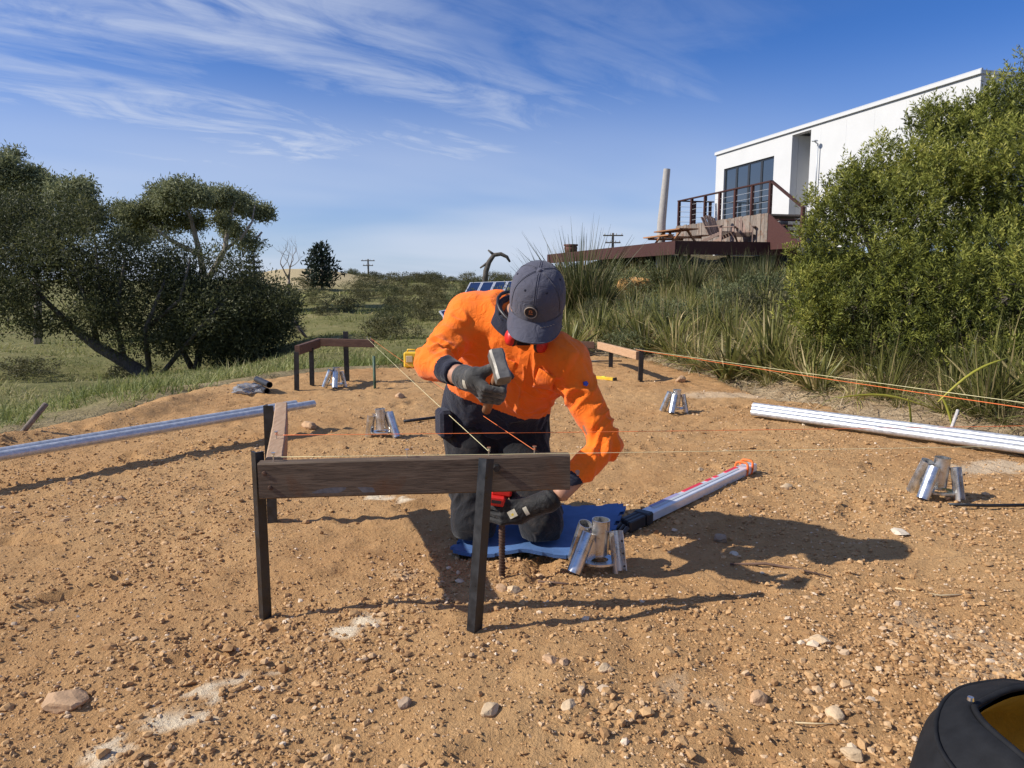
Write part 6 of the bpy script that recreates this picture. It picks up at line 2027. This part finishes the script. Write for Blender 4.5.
# a few yellow blades leaning over the pipes
yp = [((838, 398), (930, 408)), ((1008, 358), (938, 402)), ((912, 442), (908, 398)), ((940, 395), (955, 440)), ((822, 300), (790, 262))]
for i, (a, c) in enumerate(yp[:4]):
    A_, C_ = at(*a, 4.75), at(*c, 4.7)
    P = []
    for k in range(9):
        t = k / 8; c_ = A_.lerp(C_, t) + Vector((0, 0, 0.05 * math.sin(math.pi * t)))
        w = 0.0065 * (0.25 + math.sin(math.pi * min(0.95, t * 0.9 + 0.05)))
        up_ = Vector((0.1, -0.5, 0.8)).normalized(); s_ = (C_ - A_).normalized().cross(Vector((0, -1, 0.2))).normalized()
        P.append([c_ - s_ * w, c_ + s_ * w + Vector((0, 0.004, 0))])
    V = [tuple(q) for row in P for q in row]
    Q = [(2 * k, 2 * k + 1, 2 * k + 3, 2 * k + 2) for k in range(8)]
    o = np_mesh('yellow_leaf', V, quads=Q, mats=M['strap_yellow'], attr={'var': np.linspace(0.3, 0.8, len(V))})
    o.modifiers.new('t', 'SOLIDIFY').thickness = 0.0015
    tag(o, ['long yellow leaf lying level in front of the big bush', 'long yellow leaf slanting up at the right edge before the bush', 'short yellow leaf standing upright behind the right pipes', 'short yellow leaf hanging down behind the right pipes'][i], 'leaf', 'yellow leaves before the bush')
# short post stub behind the right pipes
mb = MB(); p = at(950, 432, 4.55); q = at(958, 410, 4.6); mb.tube([p - Vector((0, 0, 0.25)), p, q], 0.010, 8)
tag(mb.build('post_stub', M['grey_wood'], None, True), 'short pale leaning peg behind the right hand pipes', 'peg')

# ---- leaf litter and straw along the foot of the bank
r = np.random.default_rng(505)
k = 22000
x = -1.0 + 6.0 * r.random(k); y = 3.0 + 9.0 * r.random(k)
sd = pad_sd(x, y); ok = (sd > -0.12) & (sd < 1.5) & (x > 0.4)
x, y, sd = x[ok], y[ok], sd[ok]
P = np.stack([x, y, np.where(sd < 0.1, pad_h(x, y) + 0.01, land_h(x, y) + 0.015)], -1)
D = unit(np.stack([r.normal(size=len(x)), r.normal(size=len(x)), 0.25 * np.abs(r.normal(size=len(x)))], -1))
V, Q, nv = blade_mesh(P, D, 0.05 + 0.20 * r.random(len(x)) ** 2, 0.005 + 0.005 * r.random(len(x)), 0.2, r, 2)
o = np_mesh('leaf_litter', V, quads=Q, mats=M['mulch'], smooth=False, attr={'var': np.repeat(r.random(len(x)), nv)})
tag(o, 'dry leaf litter and straw along the foot of the bank', 'leaf litter', kind='stuff')

# ---- grass on the left slope
def grass_patch(name, label, n, xr, yr, L, W, seed, mat, cond, clump=1.2, per=14):
    r = np.random.default_rng(seed)
    x = xr[0] + (xr[1] - xr[0]) * r.random(n); y = yr[0] * (yr[1] / yr[0]) ** r.random(n)
    ok = cond(x, y) & (fbm(x * clump, y * clump, oct=2, seed=seed) > -0.25)
    x, y = x[ok], y[ok]; k = len(x)
    cx = np.repeat(x, per) + 0.06 * r.normal(size=k * per) * (1 + np.repeat(y, per) / 12); cy = np.repeat(y, per) + 0.06 * r.normal(size=k * per) * (1 + np.repeat(y, per) / 12)
    P = np.stack([cx, cy, land_h(cx, cy) - 0.02], -1)
    D = unit(np.stack([0.45 * r.normal(size=k * per) + 0.15, 0.45 * r.normal(size=k * per), np.ones(k * per)], -1))
    sc = np.repeat(0.6 + 0.7 * r.random(k), per)
    LL = L * sc * (0.6 + 0.6 * r.random(k * per))
    V, Q, nv = blade_mesh(P, D, LL, W * (1 + np.repeat(y, per) / 10), 0.25 + 0.4 * r.random(k * per), r, 2)
    tv = np.clip(0.45 + 0.35 * fbm(x * 0.5, y * 0.5, oct=2, seed=seed + 1) + 0.18 * r.normal(size=k), 0, 1)
    var = np.clip(np.repeat(tv, per) + 0.15 * r.normal(size=k * per), 0, 1)
    o = np_mesh(name, V, quads=Q, mats=M[mat], smooth=False, attr={'var': np.repeat(var, nv)})
    tag(o, label, 'grass', kind='stuff')
left_of = lambda x, y: (pad_sd(x, y) > 0.18) & (x < 0.02 * y)
grass_patch('long_grass', 'long pale green grass along the left edge of the pad', 2600, (-9, 0.2), (3.6, 12), 0.30, 0.0055, 601, 'grass', lambda x, y: left_of(x, y) & (pad_sd(x, y) < 1.9), 1.6, 18)
grass_patch('meadow_grass', 'short green and dry grass on the slope below the trees', 6500, (-16, 0.5), (5, 34), 0.17, 0.007, 602, 'grass_far', lambda x, y: left_of(x, y) & (pad_sd(x, y) > 1.2), 0.8, 11)
grass_patch('hillside_grass', 'tussocky grass on the far scrubby hillside', 3200, (-45, 4), (22, 85), 0.34, 0.012, 603, 'grass_far', lambda x, y: (x < 0.03 * y) & (x > -0.9 * y) & (np.exp(-(((x + 16.5) / 8.0) ** 2 + ((y - 55) / 13.0) ** 2)) < 0.35), 0.25, 9)
grass_patch('bank_grass', 'wispy grass between the strap plants on the bank', 1800, (0.2, 9), (8, 26), 0.26, 0.006, 604, 'grass', lambda x, y: (pad_sd(x, y) > 0.5) & (x > 0.02 * y), 0.9, 10)

# ---- dark leaning tree at the left
tb = at(160, 388, 16.0); tb.z = gz(tb.x, tb.y)
tree = thing('leaning_tree', 'dark bushy tree with leaning trunk beyond the left pad edge', 'tree', tb)
YT = tb.y
r = np.random.default_rng(611)
mb = MB(); tips = []
def tp(u, v, dy=0.0): return at(u, v, YT + dy)
trunk = [tb - Vector((0, 0, 0.15)), tp(150, 378), tp(125, 362, -0.1), tp(98, 347, -0.2), tp(75, 330, -0.2)]
mb.tube(trunk, [0.20, 0.16, 0.13, 0.11, 0.08], 10)
for a, c, e, r0 in (((75, 330), (45, 300), (20, 270), 0.07), ((98, 347), (90, 310), (70, 260), 0.07), ((125, 362), (115, 320), (125, 260), 0.07), ((150, 378), (145, 330), (165, 280), 0.07), ((155, 382), (190, 340), (225, 300), 0.06), ((115, 320), (100, 290), (95, 240), 0.05), ((145, 330), (180, 300), (190, 260), 0.05)):
    p0, p1, p2 = tp(*a), tp(*c, -0.3), tp(*e, -0.2)
    mb.tube([p0, p1, p2], [r0, r0 * 0.7, r0 * 0.35], 7)
mb.build('trunk', M['bark'], tree, True)
tl = lobes([(20, 250, YT, 62, 0.8), (75, 245, YT - 0.4, 58, 0.75), (60, 295, YT - 0.6, 70, 0.65), (130, 270, YT + 0.2, 58, 0.8), (150, 310, YT, 64, 0.75), (205, 275, YT + 0.4, 48, 0.8), (215, 315, YT + 0.3, 62, 0.75),
            (262, 310, YT + 0.6, 38, 0.85), (255, 340, YT + 0.5, 40, 0.7), (200, 342, YT + 0.2, 46, 0.5), (-30, 290, YT, 70, 0.8), (0, 215, YT + 0.5, 45, 0.7), (110, 320, YT - 0.4, 34, 0.5), (40, 325, YT - 0.3, 34, 0.4)])
crown(tree, tl, 5200, 17, 0.12, 0.085, 0.027, M['leaf_dark'], 612, up=0.2, core=0.25)
# companion shrub right of it
sb = tp(195, 378, 1.5)
sb.z = gz(sb.x, sb.y)
sh = thing('dark_shrub_tree', 'dark round shrubby tree right of the leaning tree', 'tree', sb)
mb = MB(); mb.tube([sb - Vector((0, 0, 0.1)), tp(200, 350, 1.5), tp(225, 310, 1.4)], [0.10, 0.08, 0.04], 7); mb.tube([sb, tp(180, 345, 1.5), tp(190, 300, 1.5)], [0.08, 0.06, 0.03], 7); mb.build('trunk', M['bark'], sh, True)
crown(sh, lobes([(262, 322, YT + 1.5, 36, 0.9), (235, 300, YT + 1.5, 42, 0.8), (240, 340, YT + 1.4, 48, 0.6), (195, 320, YT + 1.6, 50, 0.7), (283, 300, YT + 1.7, 16, 0.9)]), 1900, 16, 0.12, 0.085, 0.032, M['leaf_dark'], 615, up=0.2, varbias=-0.06)

# ---- gum trees behind
def gum(label, base_uv, Y, stems, lob, seed, n, group=None, mat='leaf_gum'):
    b0 = at(*base_uv, Y); b0.z = gz(b0.x, b0.y)
    t = thing('gum_tree', label, 'tree', b0, group)
    r = np.random.default_rng(seed)
    mb = MB()
    for s in stems:
        pts = [at(u, v, Y + 0.3 * r.normal()) for u, v, w in s]
        if s[0][:2] == base_uv: pts[0] = b0 - Vector((0, 0, 0.2))
        mb.tube(pts, [w * Y / F_PX / 2 for u, v, w in s], 7)
    mb.build('trunk', M['bark_pale'], t, True)
    crown(t, lobes([(u, v, Y + 1.2 * r.normal(), rp, f) for u, v, rp, f in lob]), n, 19, 0.13, 0.145, 0.045, M[mat], seed + 1, up=0.0, sub=6, f=0.42, core=0.10)
gum('tall rounded gum tree with open lower branches behind the leaning tree', (205, 360), 29,
    [((205, 360, 9), (208, 300, 8), (200, 255, 6), (190, 215, 4), (170, 200, 2)), ((205, 285, 6), (225, 250, 5), (228, 225, 4), (235, 200, 2)), ((225, 250, 4), (240, 238, 4), (243, 255, 3), (262, 232, 2)),
     ((200, 255, 5), (170, 240, 4), (140, 215, 2)), ((228, 225, 3), (215, 205, 2), (205, 190, 1.5)), ((240, 240, 3), (252, 222, 2), (255, 205, 1))],
    [(142, 214, 22, 0.7), (166, 204, 24, 0.65), (192, 198, 22, 0.65), (216, 200, 20, 0.65), (240, 208, 18, 0.65), (130, 232, 16, 0.7), (160, 228, 20, 0.6), (190, 222, 15, 0.5), (238, 232, 13, 0.6), (258, 212, 11, 0.7), (222, 222, 9, 0.5), (250, 244, 9, 0.5)], 621, 2600)
gum('tall loose gum tree at the far left edge', (40, 370), 26,
    [((40, 370, 8), (38, 290, 7), (30, 230, 5), (15, 190, 3)), ((38, 260, 5), (60, 220, 4), (75, 195, 2)), ((30, 230, 4), (-5, 200, 3)), ((15, 190, 3), (12, 165, 1.5))],
    [(10, 205, 30, 0.6), (40, 190, 26, 0.55), (70, 200, 26, 0.6), (90, 212, 14, 0.6), (5, 165, 15, 0.5), (25, 178, 18, 0.5), (-20, 185, 30, 0.7), (55, 225, 32, 0.6), (10, 235, 36, 0.7), (15, 155, 9, 0.5), (85, 190, 10, 0.5)], 631, 2600)

# ---- pine, small conifer, dead tree on the skyline
def conifer(label, u, vtop, vbot, Y, wpx, seed, tiers=9, name='pine_tree'):
    top = at(u, vtop, Y); bot = at(u, vbot, Y)
    bz = min(bot.z, gz(bot.x, bot.y)) - 0.3
    t = thing(name, label, 'tree', (bot.x, bot.y, bz))
    mb = MB(); mb.tube([(bot.x, bot.y, bz), top], [0.02 * (top.z - bz) + 0.04, 0.02], 7)
    r = np.random.default_rng(seed)
    Hh = top.z - bot.z; Wm = wpx * Y / F_PX / 2
    C, DD = [], []
    for k in range(tiers):
        f = (k + 0.3) / tiers
        z = bot.z + Hh * (0.08 + 0.9 * f)
        wr = Wm * min(1.0, 0.55 + 1.6 * f) * (1 - f) ** 0.62 * (0.85 + 0.3 * r.random())
        nb = 6
        for b_ in range(nb):
            a = 6.283 * (b_ + r.random() * 0.7) / nb
            L = wr * (0.7 + 0.45 * r.random())
            d = np.array([math.cos(a), math.sin(a), 0.12])
            e = Vector((bot.x, bot.y, z)) + Vector(tuple(d * L))
            mb.tube([(bot.x, bot.y, z), e], [0.03, 0.01], 4)
            m_n = int(38 * L / Wm) + 10
            s = r.random(m_n) ** 0.6
            C.append(np.array([bot.x, bot.y, z]) + d * L * s[:, None] + r.normal(size=(m_n, 3)) * np.array([0.12, 0.12, 0.07]) * Wm)
            DD.append(unit(d * 0.5 + np.array([0, 0, 0.35]) + 0.5 * r.normal(size=(m_n, 3))))
    mb.build('trunk', M['bark'], t)
    C, DD = np.concatenate(C), np.concatenate(DD)
    V, Q = leaf_mesh(C, DD, 0.26 * Wm * (0.6 + 0.6 * r.random(len(C))), 0.085 * Wm, r)
    o = np_mesh('crown', V, quads=Q, mats=M['leaf_pine'], parent=t, smooth=False, attr={'var': np.repeat(np.clip(0.45 + 0.25 * r.normal(size=len(C)), 0, 1), 4)}); o['kind'] = 'stuff'
conifer('broad dark pine tree standing alone on the skyline', 322, 243, 291, 46, 40, 641)
conifer('small thin conifer between the gum tree and the dead tree', 254, 247, 290, 46, 24, 642, 7)
b0 = at(287, 300, 40); b0.z = gz(b0.x, b0.y) - 0.2
mb = MB(); r = np.random.default_rng(655)
p1 = at(289, 280, 40); mb.tube([b0, p1], [0.12, 0.07], 6)
for a in ((0.35, 0.1, 1), (-0.4, 0.1, 0.9), (0.05, -0.2, 1)): limb(mb, p1, a, 0.95, 0.05, 3, r, 0.42, 0.5)
t = tag(mb.build('dead_tree', M['dead_wood'], None, True), 'bare leafless tree left of the pine on the skyline', 'tree')
mb = MB(); pts = [at(u, v, 27) for u, v in ((484, 283), (486, 271), (489, 262), (494, 255), (501, 254), (507, 257), (510, 262))]; pts[0].z -= 0.4
mb.tube(pts, [0.11, 0.10, 0.09, 0.08, 0.07, 0.06, 0.035], 8)
for a, c in (((489, 262), (480, 268)), ((494, 255), (488, 250))): mb.tube([at(*a, 27), at(*c, 27)], [0.07, 0.03], 6)
tag(mb.build('dead_branch', M['bark'], None, True), 'bare curved dead trunk arching behind the solar panels', 'branch')
# fallen limbs by the dark tree
mb = MB(); pts = [at(u, v, 19) for u, v in ((277, 316), (292, 318), (300, 330), (312, 344))]; mb.tube(pts, [0.06, 0.05, 0.045, 0.03], 6)
tag(mb.build('fallen_limb', M['dead_wood'], None, True), 'crooked dead limb lying between dark shrub tree and far left hurdle', 'branch')

# ---- heath shrubs
def shrub_proto(seed, mat, n=260, per=9, L=0.075, W=0.022):
    r = np.random.default_rng(seed)
    B = [(np.array([0.32 * r.normal(), 0.32 * r.normal(), 0.34 + 0.10 * r.normal()]), np.array([0.36, 0.36, 0.30]) * (0.7 + 0.5 * r.random())) for _ in range(5)]
    P, D = blob_points(B, n, r, lo=0.5); k = len(P)
    C = np.repeat(P, per, 0) + 0.05 * r.normal(size=(k * per, 3)); DD = unit(np.repeat(D, per, 0) * 0.6 + np.array([0, 0, 0.4]) + 0.6 * r.normal(size=(k * per, 3)))
    V, Q = leaf_mesh(C, DD, L * (0.7 + 0.6 * r.random(k * per)), W, r)
    V[:, 2] = np.maximum(V[:, 2], -0.05)
    var = np.clip(np.repeat(np.clip(0.45 + 0.2 * r.normal(size=k), 0, 1), per) + 0.12 * r.normal(size=k * per), 0, 1)
    o = np_mesh('heath_shrub', V, quads=Q, mats=M[mat], smooth=False, attr={'var': np.repeat(var, 4)})
    me = o.data; bpy.data.objects.remove(o); return me
sp_h = [shrub_proto(700 + i, 'leaf_heath') for i in range(3)]; sp_d = [shrub_proto(710 + i, 'leaf_dark') for i in range(2)]; sp_p = [shrub_proto(720 + i, 'leaf_pale') for i in range(2)]
def put_shrub(me, x, y, s, sz, label, group, sink=0.05, z=None):
    o = bpy.data.objects.new('heath_shrub', me); scene.collection.objects.link(o)
    o.location = (x, y, (gz(x, y) if z is None else z) - sink); o.rotation_euler = (0, 0, rs.random() * 6.28); o.scale = (s, s, sz); tag(o, label, 'shrub', group)
def zone(dk, u, y):
    k_ = 'dark low shrub' if dk else 'olive brown heath shrub'
    w_ = ('on the skyline ridge' if y > 58 else 'halfway up the scrubby hillside' if y > 34 else 'low on the hillside') + (' left of the distant power pole' if u < 368 else ' between power pole and person' if u < 450 else ' behind the person and the panels')
    return k_ + ' ' + w_, k_ + 's ' + w_
n_ = 0; tries = 0
while n_ < 120 and tries < 4000:
    tries += 1
    y = 17 * (5.0) ** rs.random(); u = 285 + 290 * rs.random(); x = (u - 512) / F_PX * y
    dens = sstep(20, 40, y) * 0.9 + 0.10
    if rs.random() > dens or (u < 350 and y < 66 and rs.random() < 0.85): continue
    if not try_spot(x, y, 0.55 + 0.022 * y): continue
    dk = rs.random() < 0.3
    s = (0.5 + 0.7 * rs.random()) * (0.7 + y / 90)
    put_shrub((sp_d if dk else sp_h)[rs.integers(0, 2)], x, y, s, s * (0.65 + 0.3 * rs.random()), *zone(dk, u, y))
    n_ += 1
for i, (u, v, Y, s, sz, me, lab) in enumerate((
        (371, 280, 78, 2.6, 1.5, sp_d[0], 'flat topped dark bush on the skyline under the power pole'), (425, 284, 78, 3.6, 1.7, sp_d[1], 'wide dark bush on the skyline left of the panels'),
        (466, 284, 24, 0.75, 1.35, sp_p[0], 'pale upright shrub on the skyline left of the dead trunk'), (520, 284, 23, 1.1, 1.5, sp_p[1], 'pale green shrub behind the dead trunk'), (540, 280, 24, 1.0, 1.4, sp_h[0], 'olive shrub behind the cap at the end of the deck'),
        (395, 322, 26, 1.1, 0.9, sp_d[1], 'dark shrub halfway up the hillside left of the person'), (130, 368, 17, 0.9, 0.6, sp_h[2], 'brownish low shrub beside the leaning trunk'),
        (165, 384, 14.8, 0.42, 0.5, sp_d[0], 'small green shrub at the foot of the leaning trunk'), (20, 372, 17, 1.2, 0.6, sp_h[1], 'low scrub under the left edge of the leaning tree'))):
    p = at(u, v, Y); put_shrub(me, p.x, p.y, s, sz, lab, None, z=min(p.z, gz(p.x, p.y) + 0.3) if Y > 20 else None)

# rounded shrubs growing among the strap plants on the bank
BS = [(612, 9.9, 0.50, 0.55, 0, 'low round grey green shrub behind the far right hurdle'), (655, 12.0, 0.55, 0.7, 1, 'round pale shrub right of the sandstone block'), (690, 10.5, 0.6, 0.75, 0, 'round green shrub halfway along the low bank'),
      (720, 14.0, 0.75, 0.9, 1, 'round pale shrub on the mid bank below the garden chairs'), (765, 11.0, 0.7, 0.85, 2, 'olive shrub just left of the big bush'), (775, 15.5, 0.8, 1.0, 0, 'round green shrub below the deck stairs'),
      (600, 13.5, 0.6, 0.7, 2, 'olive shrub below the tall tussocks'), (640, 18.5, 0.9, 1.0, 1, 'pale shrub against the deck above the sandstone block'), (705, 20.5, 0.8, 0.95, 2, 'olive shrub against the front of the low deck')]
for (u, y, s, sz, k, lab) in BS:
    put_shrub((sp_p[0], sp_p[1], sp_h[1])[k], (u - 512) / F_PX * y, y, s, sz, lab, 'rounded shrubs on the bank')
